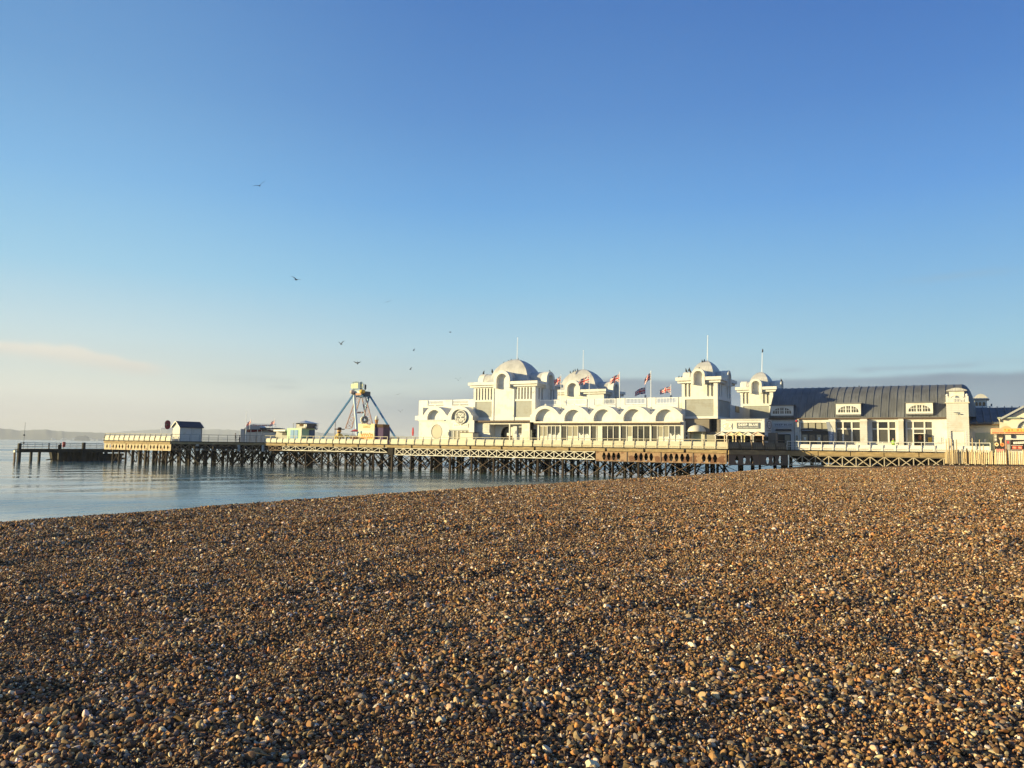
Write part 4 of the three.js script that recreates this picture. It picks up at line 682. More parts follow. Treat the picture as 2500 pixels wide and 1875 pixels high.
  const hut = PB(); hut.ext(shape([[xG(978), yG(445)], [xG(1030), yG(445)], [xG(1030), yG(385)], [xG(1004), yG(360)], [xG(978), yG(385)]]), dG + 1.15, dG + 1.19).build('painted_hut_sign', M.slotGrey, pav);
  { const rr = (xG(735) - xG(225)) / 2, cx = (xG(735) + xG(225)) / 2, g = new THREE.SphereGeometry(1, 20, 10, 0, Math.PI, 0, Math.PI / 2); g.scale(rr, yG(315) - yG(512), 1.5); const G = PB(); G.add(g, M4().makeTranslation(cx, yG(512), -dG)); const q = shade(new THREE.Mesh(toCreasedNormals(G.geo(), 0.5), M.cream)); q.name = 'shell_canopy'; pav.add(q); }
  PB().box(xG(90), xG(275), DECK, yG(505), dG - 0.3, dG + 0.4).build('ticket_booth', M.cream, pav); for (const [a, b, y0, y1] of [[92, 140, 610, 540], [92, 140, 720, 640], [185, 232, 610, 535], [185, 232, 720, 655]]) PB().box(xG(a), xG(b), yG(y0), yG(y1), dG - 0.33, dG - 0.305).build('booth_pane', b > 200 && y0 > 700 ? M.timber : M.glass, pav);
  PB().box(S(1669, 8, 1000), S(1760, 8, 1000), DECK, yG(151), 7.3, 30).build('core', M.slate, pav);
  // wall between the two smaller towers, seen end on
  PB().box(b3 - 0.4, b3 - 0.02, DECK, y3(795), d3 + p3 + 0.02, d4 - 0.02).build('end_wall', M.white, pav);
  PB().box(b3 - 0.1, b3 + 0.05, y3(870), y3(795), 17, 19.5).build('screen_frame', M.navy, pav);
}
// round signs and lettering
const signMat = (w, h, draw, rough = 0.6) => std({ map: picture(w, h, draw), roughness: rough });
const fit = (c, text, x, y, size, font, width, style, squash) => { c.font = `${font} ${size}px sans-serif`; c.fillStyle = style; c.textAlign = 'center'; c.textBaseline = 'middle'; const m = c.measureText(text).width; c.save(); c.translate(x, y); c.scale(width / m, squash ?? 1); c.fillText(text, 0, 0); c.restore(); };
function board(parent, name, mat, s0, s1, h0, h1, d, thick = 0.05) {       // a printed board: picture on the front face
  const g = new THREE.BoxGeometry(s1 - s0, h1 - h0, thick), m = shade(new THREE.Mesh(g, mat)); m.name = name; m.position.set((s0 + s1) / 2 - parent.o[0], (h0 + h1) / 2 - parent.o[1], -(d - parent.o[2]) + thick / 2); parent.add(m); return m;
}
{
  const fish = (bg, fg) => (c, w, h) => { c.fillStyle = bg; c.fillRect(0, 0, w, h); c.strokeStyle = fg; c.lineWidth = 8; c.beginPath(); c.ellipse(w / 2, h / 2, w * 0.44, h * 0.44, 0, 0, 7); c.stroke(); fit(c, 'FISH', w / 2, h * 0.36, 90, 'bold', w * 0.5, fg); fit(c, '&', w / 2, h * 0.54, 44, 'bold', w * 0.1, fg); fit(c, 'CHIPS', w / 2, h * 0.71, 80, 'bold', w * 0.6, fg); c.lineWidth = 10; for (const k of [-1, 1]) { c.beginPath(); c.arc(w / 2 + k * w * 0.3, h * 0.5, w * 0.09, k > 0 ? -1.3 : 1.8, k > 0 ? 1.3 : 4.4); c.stroke(); } };
  const d = 4.82, s = S(1125, d, 1018), h = H(1125, 1018, d), g = new THREE.CylinderGeometry(1.28, 1.28, 0.12, 32); g.rotateX(Math.PI / 2);
  const uv = g.attributes.uv, p = g.attributes.position; for (let i = 0; i < uv.count; i++) uv.setXY(i, 0.5 + p.getX(i) / 2.56, 0.5 + p.getY(i) / 2.56);
  const T = thing('round_sign', 'round slate grey FISH & CHIPS sign under the second arch of the left block', 'sign', [s, h, d]);
  mesh(g, signMat(256, 256, fish('#4a4f57', '#e9e6dc')), 'sign_disc', T);
  const L = thing('wall_lettering', 'DEEP BLUE lettering in grey below the round fish and chips sign', 'sign', [S(1124, 4.95), H(1124, 1040, 4.95), 4.95]);
  board(L, 'letter_board', signMat(512, 160, (c, w, hh) => { c.fillStyle = '#efeadb'; c.fillRect(0, 0, w, hh); fit(c, 'DEEP BLUE', w / 2, 66, 92, 'bold', w * 0.94, '#6e6f70'); fit(c, 'GREAT BRITISH FISH & CHIPS', w / 2, 134, 28, 'bold', w * 0.86, '#a5a39b'); }), S(1107, 4.95), S(1142, 4.95), H(1124, 1044, 4.95), H(1124, 1034, 4.95), 4.97);
}
// ------------------------------------------------------------------ the fish and chip kiosk with beach hut booths
const signDeep = (bg, fg, sub) => (c, w, h) => { c.fillStyle = bg; c.fillRect(0, 0, w, h); fit(c, 'DEEP BLUE', w / 2, h * 0.36, h * 0.5, 'bold', w * 0.88, fg); fit(c, 'GREAT BRITISH FISH & CHIPS', w / 2, h * 0.78, h * 0.24, 'bold', w * 0.88, sub); };
{
  const d = 6.0, kx = (z) => 1620 + z / 4.609, s = (z) => S(kx(z), d, 1040), h = (y, z = 880) => H(kx(z), 810 + y / 4.609, d);
  const g = thing('takeaway_kiosk', 'white flat roofed DEEP BLUE takeaway above the row of beach hut booths', 'kiosk', [s(880), DECK, d]), B = () => new Geo(g.o);
  const a = s(638), b = s(1135), y1 = h(985), y0 = h(1130), dp = 4.2;
  B().box(a, b, y0, y1, d, d + dp).build('upper_box', M.white, g); B().box(a - 0.06, b + 0.06, y1, y1 + 0.08, d - 0.06, d + dp + 0.06).build('coping', M.slotGrey, g);
  B().box(a + 0.8, b - 0.4, y1 - 0.18, y1 - 0.1, d - 0.06, d - 0.002).build('light_strip', M.slotGrey, g);
  board(g, 'name_board', signMat(512, 160, signDeep('#5d636b', '#f4f1e6', '#c9c8c2')), s(826), s(1082), h(1090), h(1022), d - 0.05);
  const ov = (c, w, hh) => { c.fillStyle = '#f0ebda'; c.fillRect(0, 0, w, hh); c.strokeStyle = '#4c4f57'; c.lineWidth = 12; c.beginPath(); c.ellipse(w / 2, hh / 2, w * 0.46, hh * 0.44, 0, 0, 7); c.stroke(); fit(c, 'FISH', w / 2, hh * 0.3, 50, 'bold', w * 0.4, '#4c4f57'); fit(c, 'and', w / 2, hh * 0.5, 40, 'bold', w * 0.36, '#4c4f57'); fit(c, 'CHIPS', w / 2, hh * 0.71, 46, 'bold', w * 0.56, '#4c4f57'); };
  board(g, 'oval_badge', signMat(256, 170, ov), s(667), s(768), h(1097), h(1029), d - 0.05);
  B().box(a + 0.1, b + 1.1, DECK, y0 - 0.01, d + 2.3, d + dp - 0.3).build('lower_wall', M.taupe, g);
  // the end wall towards the shore, with its own signs; a pale blue sheet carries its shade
  const e1 = s(1135), ed = atS(kx(1222), 1060, b)[0];
  B().box(b - 0.3, b - 0.01, DECK, y0 - 0.01, d + 0.8, Math.max(d + 2, ed)).box(b + 0.005, b + 0.01, DECK, y1, d + 0.1, d + dp).build('end_wall', M.paleBlue, g);
  const side = (nm, mat, za, zb, ya, yb) => { const da = atS(kx(za), 1040, b)[0], db = atS(kx(zb), 1040, b)[0], ha = atS(kx((za + zb) / 2), 810 + ya / 4.609, b)[1], hb = atS(kx((za + zb) / 2), 810 + yb / 4.609, b)[1], q = new THREE.BoxGeometry(Math.abs(db - da), Math.abs(ha - hb), 0.05), m = shade(new THREE.Mesh(q, mat)); m.name = nm; m.rotation.y = Math.PI / 2; m.position.set(b - g.o[0] + 0.05, (ha + hb) / 2 - g.o[1], -((da + db) / 2 - g.o[2])); g.add(m); };
  side('oval_sign', signMat(128, 224, (c, w, hh) => { c.fillStyle = '#aeb2ba'; c.fillRect(0, 0, w, hh); c.fillStyle = '#33353c'; c.beginPath(); c.ellipse(w / 2, hh / 2, w * 0.46, hh * 0.47, 0, 0, 7); c.fill(); c.fillStyle = '#b9bcc2'; c.beginPath(); c.ellipse(w / 2, hh / 2, w * 0.34, hh * 0.38, 0, 0, 7); c.fill(); fit(c, 'FISH', w / 2, hh * 0.38, 40, 'bold', w * 0.5, '#33353c'); fit(c, '&', w / 2, hh * 0.5, 30, 'bold', w * 0.16, '#33353c'); fit(c, 'CHIPS', w / 2, hh * 0.62, 40, 'bold', w * 0.56, '#33353c'); }), 1156, 1212, 998, 1096);
  side('open_sign', signMat(128, 48, (c, w, hh) => { c.fillStyle = '#b4b7bc'; c.fillRect(0, 0, w, hh); fit(c, 'OPEN', w / 2, hh / 2, 44, 'bold', w * 0.86, '#26272b'); }), 1158, 1208, 1102, 1124);
  side('side_pane', M.glassDark, 1135, 1170, 1178, 1228);
  // five gabled booths
  const tint = [[0.66, 0.62, 0.6], [0.68, 0.54, 0.4], [0.66, 0.6, 0.34], [0.64, 0.63, 0.58], [0.66, 0.5, 0.4]], words = ['palest', 'peach', 'yellow', 'white', 'salmon pink'];
  [664, 766, 860, 957, 1066].forEach((z, i) => {
    const c = s(z), hw = 0.82, hp = h(1128), he = h(1168), t = thing('beach_hut_booth', `open fronted ${words[i]} beach hut booth, ${['first', 'second', 'third', 'fourth', 'fifth'][i]} from the left under the takeaway sign`, 'booth', [c, DECK, d - 0.9], 'beach hut booths under the takeaway'), P = () => new Geo(t.o), m = std({ color: col(...tint[i]), map: wearMap, roughness: 0.6 });
    for (const k of [-1, 1]) { P().bar([c + k * hw, DECK, d - 0.9], [c + k * hw, he, d - 0.9], 0.13).build('post', m, t); P().bar([c + k * (hw + 0.2), he - 0.06, d - 0.95], [c, hp, d - 0.95], 0.14, 0.12).build('bargeboard', m, t); P().bar([c + k * (hw + 0.2), he - 0.02, d - 0.05], [c, hp + 0.04, d - 0.05], 1.9, 0.05).build('roof', M.slate, t); P().box(c + k * (hw - 0.04), c + k * (hw + 0.02), DECK, he, d - 0.82, d + 0.85).build('side_wall', M.taupe, t); }
    P().ext(shape([[c - hw, he - 0.02], [c + hw, he - 0.02], [c, hp - 0.02]]), d - 0.9, d - 0.86).build('gable_board', m, t);
    P().box(c - hw, c + hw, DECK, he, d + 0.9, d + 0.95).build('back_wall', i === 4 ? M.timber : M.navy, t); P().box(c - hw + 0.06, c + hw - 0.06, DECK + 0.45, DECK + 0.52, d - 0.1, d + 0.88).build('bench', M.timber, t);
    if (i % 2 === 0) P().lathe([[0.001, 0], [0.09, 0.02], [0.06, 0.18], [0.1, 0.22], [0.02, 0.36], [0.001, 0.4]], c + 0.3, DECK + 0.75, d + 0.5, 8).build('lamp_ornament', M.pole, t);
  });
}
// ------------------------------------------------------------------ the long hall with a barrel roof
const hall = thing('pier_hall', 'long white hall with a ribbed grey barrel roof and three dormers', 'hall', [S(2090, 14), DECK, 14]);
{
  const d = 14, kx = (z) => 1860 + z / 6.144, s = (z) => S(kx(z), d, 1050), h = (y, z = 700) => H(kx(z), 900 + y / 6.144, d), B = () => new Geo(hall.o);
  const k8 = (z) => 2180 + z / 6.144, s8 = (z, dd = d) => S(k8(z), dd, 1050), h8 = (y, z = 500, dd = d) => H(k8(z), 900 + y / 6.144, dd);
  const sL = S(1881, d, 1020), sR = S(2312, d, 1016), he = (h(738, 130) + h8(713, 780)) / 2, span = 17, ridge = H(2190, 942.5, d + span / 2), sRR = S(2342, d + span / 2, 945), sE = Math.max(sR + 1, S(2352, d, 1016));
  // barrel roof: an arc from eave to eave
  const rise = ridge - he, R = (span * span / 4 + rise * rise) / (2 * rise), cy = ridge - R, arc = (o = 0) => { const p = []; for (let i = 0; i <= 26; i++) { const a = Math.asin(span / 2 / R) * (1 - (2 * i) / 26); p.push([d + span / 2 - (R + o) * Math.sin(a), cy + (R + o) * Math.cos(a)]); } return p; };
  const roofShape = shape([...arc(), [d + span, he - 0.12], [d, he - 0.12]]);
  const rg = B(); rg.extS(roofShape, sL - 0.2, sE); const roof = shade(new THREE.Mesh(toCreasedNormals(rg.geo(), 0.5), M.roof)); roof.name = 'roof'; hall.add(roof);
  for (let i = 0; i <= 25; i++) { const x = lerp(sL - 0.15, sE - 0.1, i / 25), pts = [...arc(0.07), ...arc(-0.05).reverse()], q = B(); q.extS(shape(pts), x - 0.035, x + 0.035); const m = q.build('standing_seam', M.roofRib, roof); }
  B().box(sL - 0.25, sR, he - 0.3, he - 0.13, d - 0.35, d + 0.1).build('gutter', M.darkTrim, hall);
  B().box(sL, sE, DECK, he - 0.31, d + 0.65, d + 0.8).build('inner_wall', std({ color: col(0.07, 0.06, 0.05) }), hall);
  B().box(sL, sE, DECK, he - 0.31, d + span - 0.4, d + span).box(sL, sL + 0.3, DECK, he - 0.31, d + 0.8, d + span - 0.4).build('wall', M.white, hall);
  { const pos = [], idx = [], A = arc(), nA = A.length, nR = 9, LE = S(2383, d + span / 2, 1000) - sE; // the rounded end of the roof
    for (let j = 0; j <= nR; j++) { const t = (j / nR) * Math.PI / 2, c = Math.cos(t); for (const [ad, ah] of A) pos.push(sE + LE * Math.sin(t), lerp(he, ah, c), -lerp(d + span / 2, ad, 0.35 + 0.65 * c)); }
    for (let j = 0; j < nR; j++) for (let i = 0; i < nA - 1; i++) { const p = j * nA + i, q = p + nA; idx.push(p, q, p + 1, q, q + 1, p + 1); }
    const eg = new THREE.BufferGeometry(); eg.setAttribute('position', new THREE.Float32BufferAttribute(pos, 3)); eg.setIndex(idx); eg.computeVertexNormals(); const G = B(); G.add(eg); G.build('rounded_roof_end', M.roof, hall); }
  // front wall in lengths between pilasters
  const top = he - 0.31, wall = (a, b, mat = M.white, holes = [], nm = 'wall') => B().ext(shape(rectPts(a, b, DECK, top), holes), d, d + 0.3).build(nm, mat, hall);
  const pil = (a, b, out = 0.55) => { B().box(a, b, DECK, top, d - out, d - 0.002).build('pilaster', M.boards, hall); B().box(a - 0.06, b + 0.06, top - 0.35, top - 0.2, d - out - 0.06, d - 0.002).build('pilaster_cap', M.white, hall); };
  const Y0 = h(1108, 1300), Y1 = h(802, 1300), YM = h(903, 1300);
  const win = (a, b, cols, rail = YM, sill = Y0, head = Y1, mats = [M.glass, M.glass, M.glassDark]) => {     // mullioned window set in an opening of the front wall
    const w = new THREE.Group(); w.name = 'window'; hall.add(w);
    const xs = [a, ...cols, b];
    B().box(a - 0.12, b + 0.12, head, head + 0.14, d - 0.05, d + 0.1).box(a - 0.14, b + 0.14, sill - 0.12, sill, d - 0.12, d + 0.1).build('frame', M.white, w);
    for (let i = 0; i < xs.length - 1; i++) { if (i) B().box(xs[i] - 0.11, xs[i] + 0.11, sill, head, d - 0.02, d + 0.18).build('mullion', M.white, w); const l = xs[i] + (i ? 0.11 : 0.02), r = xs[i + 1] - (i < xs.length - 2 ? 0.11 : 0.02); B().box(l, r, rail - 0.1, rail + 0.1, d, d + 0.16).build('transom', M.white, w); B().box(l, r, sill, rail - 0.1, d + 0.09, d + 0.11).build('pane', mats[i % mats.length], w); B().box(l, r, rail + 0.1, head, d + 0.09, d + 0.11).build('pane', mats[(i + 1) % mats.length], w); }
    return hole(rectPts(a, b, sill, head));
  };
  const p1 = [s(497), s(562)], p2 = [s(1008), s(1110)], p3 = [s(1482), s(1588)], p4 = [s(2052), s8(162)];
  // shop front 1: the kiosk's shade is put into its pale blue wall
  wall(sL, p1[0], M.paleBlue, [hole(rectPts(s(232), s(432), DECK + 0.02, h(985)))]);
  const dr = new THREE.Group(); dr.name = 'double_door'; hall.add(dr); const da = s(232), db = s(432), dm = (da + db) / 2, dt = h(985);
  B().ext(shape(rectPts(da, db, DECK + 0.02, dt), [hole(rectPts(da + 0.14, dm - 0.09, DECK + 0.1, dt - 0.12)), hole(rectPts(dm + 0.09, db - 0.14, DECK + 0.1, dt - 0.12))]), d + 0.05, d + 0.15).build('frame', M.navy, dr); B().box(da + 0.14, dm - 0.09, DECK + 0.1, dt - 0.12, d + 0.09, d + 0.11).build('pane', M.glass, dr); B().box(dm + 0.09, db - 0.14, DECK + 0.1, dt - 0.12, d + 0.09, d + 0.11).build('pane', M.glassPale, dr);
  const aw = B(); aw.extS(shape([[d - 0.002, h(935)], [d - 0.5, h(928)], [d - 0.5, h(922)], [d - 0.002, h(905)]]), s(210), s(445)).build('awning_box', M.navy, hall);
  board(hall, 'name_board', signMat(512, 130, signDeep('#b0b5be', '#4a4e5c', '#737886')), s(176), s(474), h(888), h(815), d - 0.05);
  pil(p1[0], p1[1], 0.35); B().box(p1[0] + 0.2, p1[1] - 0.2, h(1068), h(1005), d - 0.42, d - 0.36).build('menu_frame', M.navy, hall); B().box(p1[0] + 0.28, p1[1] - 0.28, h(1060), h(1013), d - 0.45, d - 0.425).build('menu_sheet', M.paleCream, hall); B().ball((p1[0] + p1[1]) / 2, h(785), d - 0.42, 0.18, 0.9, 10).build('alarm_bell', M.red, hall); B().bar([p1[0] - 0.05, DECK, d - 0.1], [p1[0] - 0.05, top, d - 0.1], 0.09).build('downpipe', M.navy, hall);
  // shop front 2
  const fa = s(588), fb = s(1000), fy = [h(1185), h(945), h(908), h(812)]; wall(p1[1], p2[0], M.white, [hole(rectPts(fa, fb, DECK + 0.02, fy[3]))]);
  const sf = new THREE.Group(); sf.name = 'shop_front'; hall.add(sf); const cols = [fa, s(695), s(805), s(900), fb];
  B().box(fa, fb, fy[1], fy[2], d - 0.25, d + 0.2).build('fascia', M.navy, sf); board({ o: hall.o, add: (m) => sf.add(m) }, 'name_strip', signMat(256, 32, (c, w, hh) => { c.fillStyle = '#141b2c'; c.fillRect(0, 0, w, hh); c.fillStyle = '#aab4c4'; c.fillRect(0, 10, w, 12); }), s(600), s(765), fy[1] + 0.1, fy[1] + 0.28, d - 0.3);
  for (let i = 0; i < 4; i++) { B().box(cols[i] + 0.08, cols[i + 1] - 0.08, fy[2] + 0.05, fy[3] - 0.05, d + 0.09, d + 0.11).build('transom_pane', M.glassPale, sf); B().box(cols[i] + 0.13, cols[i + 1] - 0.13, DECK + 0.15, fy[1] - 0.45, d + 0.09, d + 0.11).build('pane', i % 2 ? M.glass : M.glassPale, sf); if (i % 2 === 0) B().box(lerp(cols[i], cols[i + 1], 0.38), lerp(cols[i], cols[i + 1], 0.66), h(1068), h(1028), d + 0.05, d + 0.085).build('notice', M.white, sf); }
  for (let i = 0; i <= 4; i++) B().box(cols[i] - (i ? 0.12 : 0), cols[i] + (i < 4 ? 0.12 : 0), DECK + 0.02, fy[1] - 0.01, d + 0.04, d + 0.16).build('door_frame', M.navy, sf);
  B().box(fa + 0.12, fb - 0.12, fy[1] - 0.44, fy[1] - 0.01, d + 0.05, d + 0.14).build('head_rail', M.navy, sf);
  pil(p2[0], p2[1], 0.5); B().bar([p2[1] + 0.1, DECK, d - 0.14], [p2[1] + 0.1, top - 0.1, d - 0.14], 0.14).build('downpipe', M.slotGrey, hall);
  // window A, window B, door C
  const wa = win(s(1124), s(1470), [s(1217), s(1348)]); wall(p2[1], p3[0], M.white, [wa]);
  pil(p3[0], p3[1], 0.9); const wb = win(s(1655), s(2002), [s(1740), s(1900)], h(902)); wall(p3[1], p4[0], M.white, [wb]);
  pil(p4[0], p4[1], 0.7); B().bar([p4[1] + 0.14, DECK, d - 0.14], [p4[1] + 0.14, top - 0.1, d - 0.14], 0.18).build('downpipe', M.navy, hall);
  const wc0 = s8(216), wc1 = s8(585), dc0 = s8(316), dc1 = s8(462), dch = h8(978), wc = hole([[wc0, Y0], [dc0, Y0], [dc0, DECK + 0.02], [dc1, DECK + 0.02], [dc1, Y0], [wc1, Y0], [wc1, Y1], [wc0, Y1]]);
  wall(p4[1], sR + 0.3, M.white, [wc]);
  const wcG = new THREE.Group(); wcG.name = 'entrance'; hall.add(wcG); const rm = h8(900);
  for (const [a, b, m] of [[wc0, dc0 - 0.2, M.glassPale], [dc1 + 0.2, wc1, M.glass]]) { B().box(a + 0.02, b, rm + 0.1, Y1, d + 0.09, d + 0.11).box(a + 0.02, b, Y0, rm - 0.1, d + 0.09, d + 0.11).build('pane', m, wcG); B().box(a, b, rm - 0.1, rm + 0.1, d, d + 0.16).build('transom', M.white, wcG); }
  B().box(dc0, dc1, rm + 0.12, Y1, d + 0.09, d + 0.11).box(dc0, dc1, dch + 0.1, rm - 0.12, d + 0.09, d + 0.11).build('pane', M.glass, wcG); B().box(dc0 - 0.2, dc0, DECK, Y1, d - 0.02, d + 0.18).box(dc1, dc1 + 0.2, DECK, Y1, d - 0.02, d + 0.18).box(dc0, dc1, rm - 0.12, rm + 0.12, d - 0.02, d + 0.18).box(dc0, dc1, dch, dch + 0.1, d - 0.02, d + 0.18).build('door_frame', M.white, wcG);
  for (const [x, k] of [[dc0, -1], [dc1, 1]]) { const q = new THREE.Group(); q.name = 'door_leaf'; wcG.add(q); B().box(x + k * 0.02, x + k * 0.1, DECK + 0.05, dch, d - 0.85, d - 0.03).build('leaf', M.white, q); }
  const post = (nm, mat, a, b, y0, y1) => B().box(s8(a), s8(b), h8(y0), h8(y1), d + 0.05, d + 0.085).build(nm, mat, wcG); post('yellow_poster', std({ color: col(0.7, 0.42, 0.04) }), 522, 582, 1105, 1030);
  const dim = std({ color: col(0.25, 0.1, 0.05) }); B().ball(s8(400), h8(1030), d + 0.5, 0.25, 1.6, 8).build('goods_inside', dim, wcG);
  board(hall, 'chalk_board', std({ color: col(0.62, 0.62, 0.62), map: wearMap }), s8(618), s8(722), h8(1120), h8(1030), d - 0.06); B().box(s8(605), s8(750), h8(1130), h8(1018), d - 0.04, d - 0.002).build('board_frame', M.paleBlue, hall);
  // dormers
  for (const [x0, x1, yt, yb] of [[1881.2, 1936.8, 990.5, 1014.5], [2040.5, 2101.5, 985.5, 1011.5], [2212, 2277.5, 983.5, 1009.5]]) {
    const dd = d - 0.2, a = S(x0, dd, 1000), b = S(x1, dd, 1000), m = (x0 + x1) / 2, yT = H(m, yt, dd), yB = H(m, yb, dd), w = b - a, D = new THREE.Group(); D.name = 'dormer'; hall.add(D);
    const c = (a + b) / 2, r = w * 0.41, y0 = yB + 0.28, hh = (yT - yB) * 0.6, fan = [[c - r, y0]]; for (let i = 0; i <= 16; i++) { const an = Math.PI - (Math.PI * i) / 16; fan.push([c + r * Math.cos(an), y0 + 0.02 + hh * Math.pow(Math.sin(an), 0.8)]); } fan.push([c + r, y0]);
    B().ext(shape(rectPts(a, b, yB, yT), [hole(fan)]), dd, dd + 0.2).build('front', M.white, D); B().ext(shape(fan), dd + 0.12, dd + 0.14).build('pane', M.glass, D);
    const gb = B(); for (let i = 1; i < 8; i++) { const x = c - r + (2 * r * i) / 8, q = Math.sqrt(Math.max(0, 1 - Math.pow((x - c) / r, 2))); gb.box(x - (i === 3 || i === 5 ? 0.1 : 0.035), x + (i === 3 || i === 5 ? 0.1 : 0.035), y0, y0 + hh * Math.pow(q, 0.8), dd + 0.02, dd + 0.1); } gb.box(c - r * 0.86, c + r * 0.86, y0 + hh * 0.48, y0 + hh * 0.56, dd + 0.03, dd + 0.09); gb.build('glazing_bar', M.white, D);
    const back = d + span / 2 - Math.sqrt(Math.max(0.1, R * R - (yT - cy) * (yT - cy))) + 0.6; B().box(a - 0.14, b + 0.14, yT + 0.002, yT + 0.14, dd - 0.16, back).build('dormer_roof', M.roofRib, D); B().box(a, a + 0.12, yB, yT, dd + 0.21, back).box(b - 0.12, b, yB, yT, dd + 0.21, back).build('cheek', M.roof, D); B().box(a, b, yB - 0.22, yB - 0.002, dd - 0.05, d + 1).build('sill', M.roof, D);
  }
  // white end tower with balustrade and small domed lantern
  const dt2 = 12.4, a = S(2311, dt2, 1030), b = S(2365.5, dt2, 1030), dep = 4.2, yb = h8(515, 970, dt2), tw = new THREE.Group(); tw.name = 'end_tower'; hall.add(tw);
  const ta = s8(868, dt2), tb = s8(1068, dt2), tt = h8(935, 970, dt2);
  B().ext(shape(rectPts(a, b, DECK, yb), [hole(rectPts(ta, tb, DECK + 0.05, tt))]), dt2, dt2 + 0.25).build('wall', M.boards, tw); B().box(a, b, DECK, yb, dt2 + 0.26, dt2 + dep).build('wall', M.boards, tw); B().box(ta + 0.02, tb - 0.02, DECK + 0.05, tt - 0.02, dt2 + 0.15, dt2 + 0.24).build('door', M.white, tw); 
  B().box(a - 0.15, b + 0.15, yb, yb + 0.12, dt2 - 0.15, dt2 + dep + 0.15).build('cornice', M.cream, tw);
  const ybt = h8(452, 970, dt2), ba = B(); for (let i = 1; i < 15; i++) ba.box(lerp(a, b, i / 15) - 0.05, lerp(a, b, i / 15) + 0.05, yb + 0.13, ybt, dt2, dt2 + 0.1); ba.build('baluster', M.white, tw); B().box(a + 0.3, b - 0.3, ybt, ybt + 0.13, dt2 - 0.04, dt2 + 0.14).box(b - 0.14, b, ybt, ybt + 0.13, dt2 + 0.15, dt2 + dep).build('balustrade_rail', M.white, tw);
  for (const x of [a + 0.15, b - 0.15]) { B().box(x - 0.18, x + 0.18, yb + 0.125, ybt + 0.35, dt2 - 0.03, dt2 + 0.3).build('corner_pier', M.white, tw); B().ball(x, ybt + 0.5, dt2 + 0.13, 0.17, 1.2).build('finial', M.white, tw); }
  const ua = s8(858, dt2 + 1), ub = s8(1085, dt2 + 1), uy0 = yb + 0.13, uy = h8(335, 970, dt2 + 1); B().box(ua, ub, uy0, uy, dt2 + 1, dt2 + 3.4).build('lantern', M.white, tw);
  const lr = B(); lr.ext(shape([[ua - 0.35, uy], [ub + 0.35, uy], [ub + 0.3, uy + 0.12], ...[0.8, 0.6, 0.4, 0.2, 0, -0.2, -0.4, -0.6, -0.8].map((t) => [(ua + ub) / 2 + t * (ub - ua) / 2, uy + 0.12 + 0.3 * Math.sqrt(1 - t * t)]), [ua - 0.3, uy + 0.12]]), dt2 + 0.7, dt2 + 3.7).build('lantern_roof', M.dome, tw);
  const arcG = new THREE.TorusGeometry((ub - ua) * 0.42, 0.05, 5, 18, Math.PI); arcG.scale(1, 0.45, 1); B().add(arcG, M4().makeTranslation((ua + ub) / 2, uy - 0.95, -(dt2 + 0.97))).build('arch_moulding', M.paleCream, tw);
  const cb = B(); cb.box(s8(920, dt2), s8(985, dt2), h8(662, 970, dt2), h8(655, 970, dt2), dt2 - 0.2, dt2 - 0.02).bar([s8(965, dt2), h8(690, 970, dt2), dt2 - 0.15], [s8(978, dt2), h8(650, 970, dt2), dt2 - 0.15], 0.06).ball(s8(1015, dt2), h8(683, 970, dt2), dt2 - 0.15, 0.14, 0.5).build('camera_bracket', M.slate, tw);
  B().box(s8(1075, dt2), s8(1105, dt2), DECK, h8(935, 970, dt2), dt2 - 0.02, dt2 - 0.002).build('painted_door_shade', M.paleBlue, tw);  // pale blue strip painted in for the shade beside the door
}
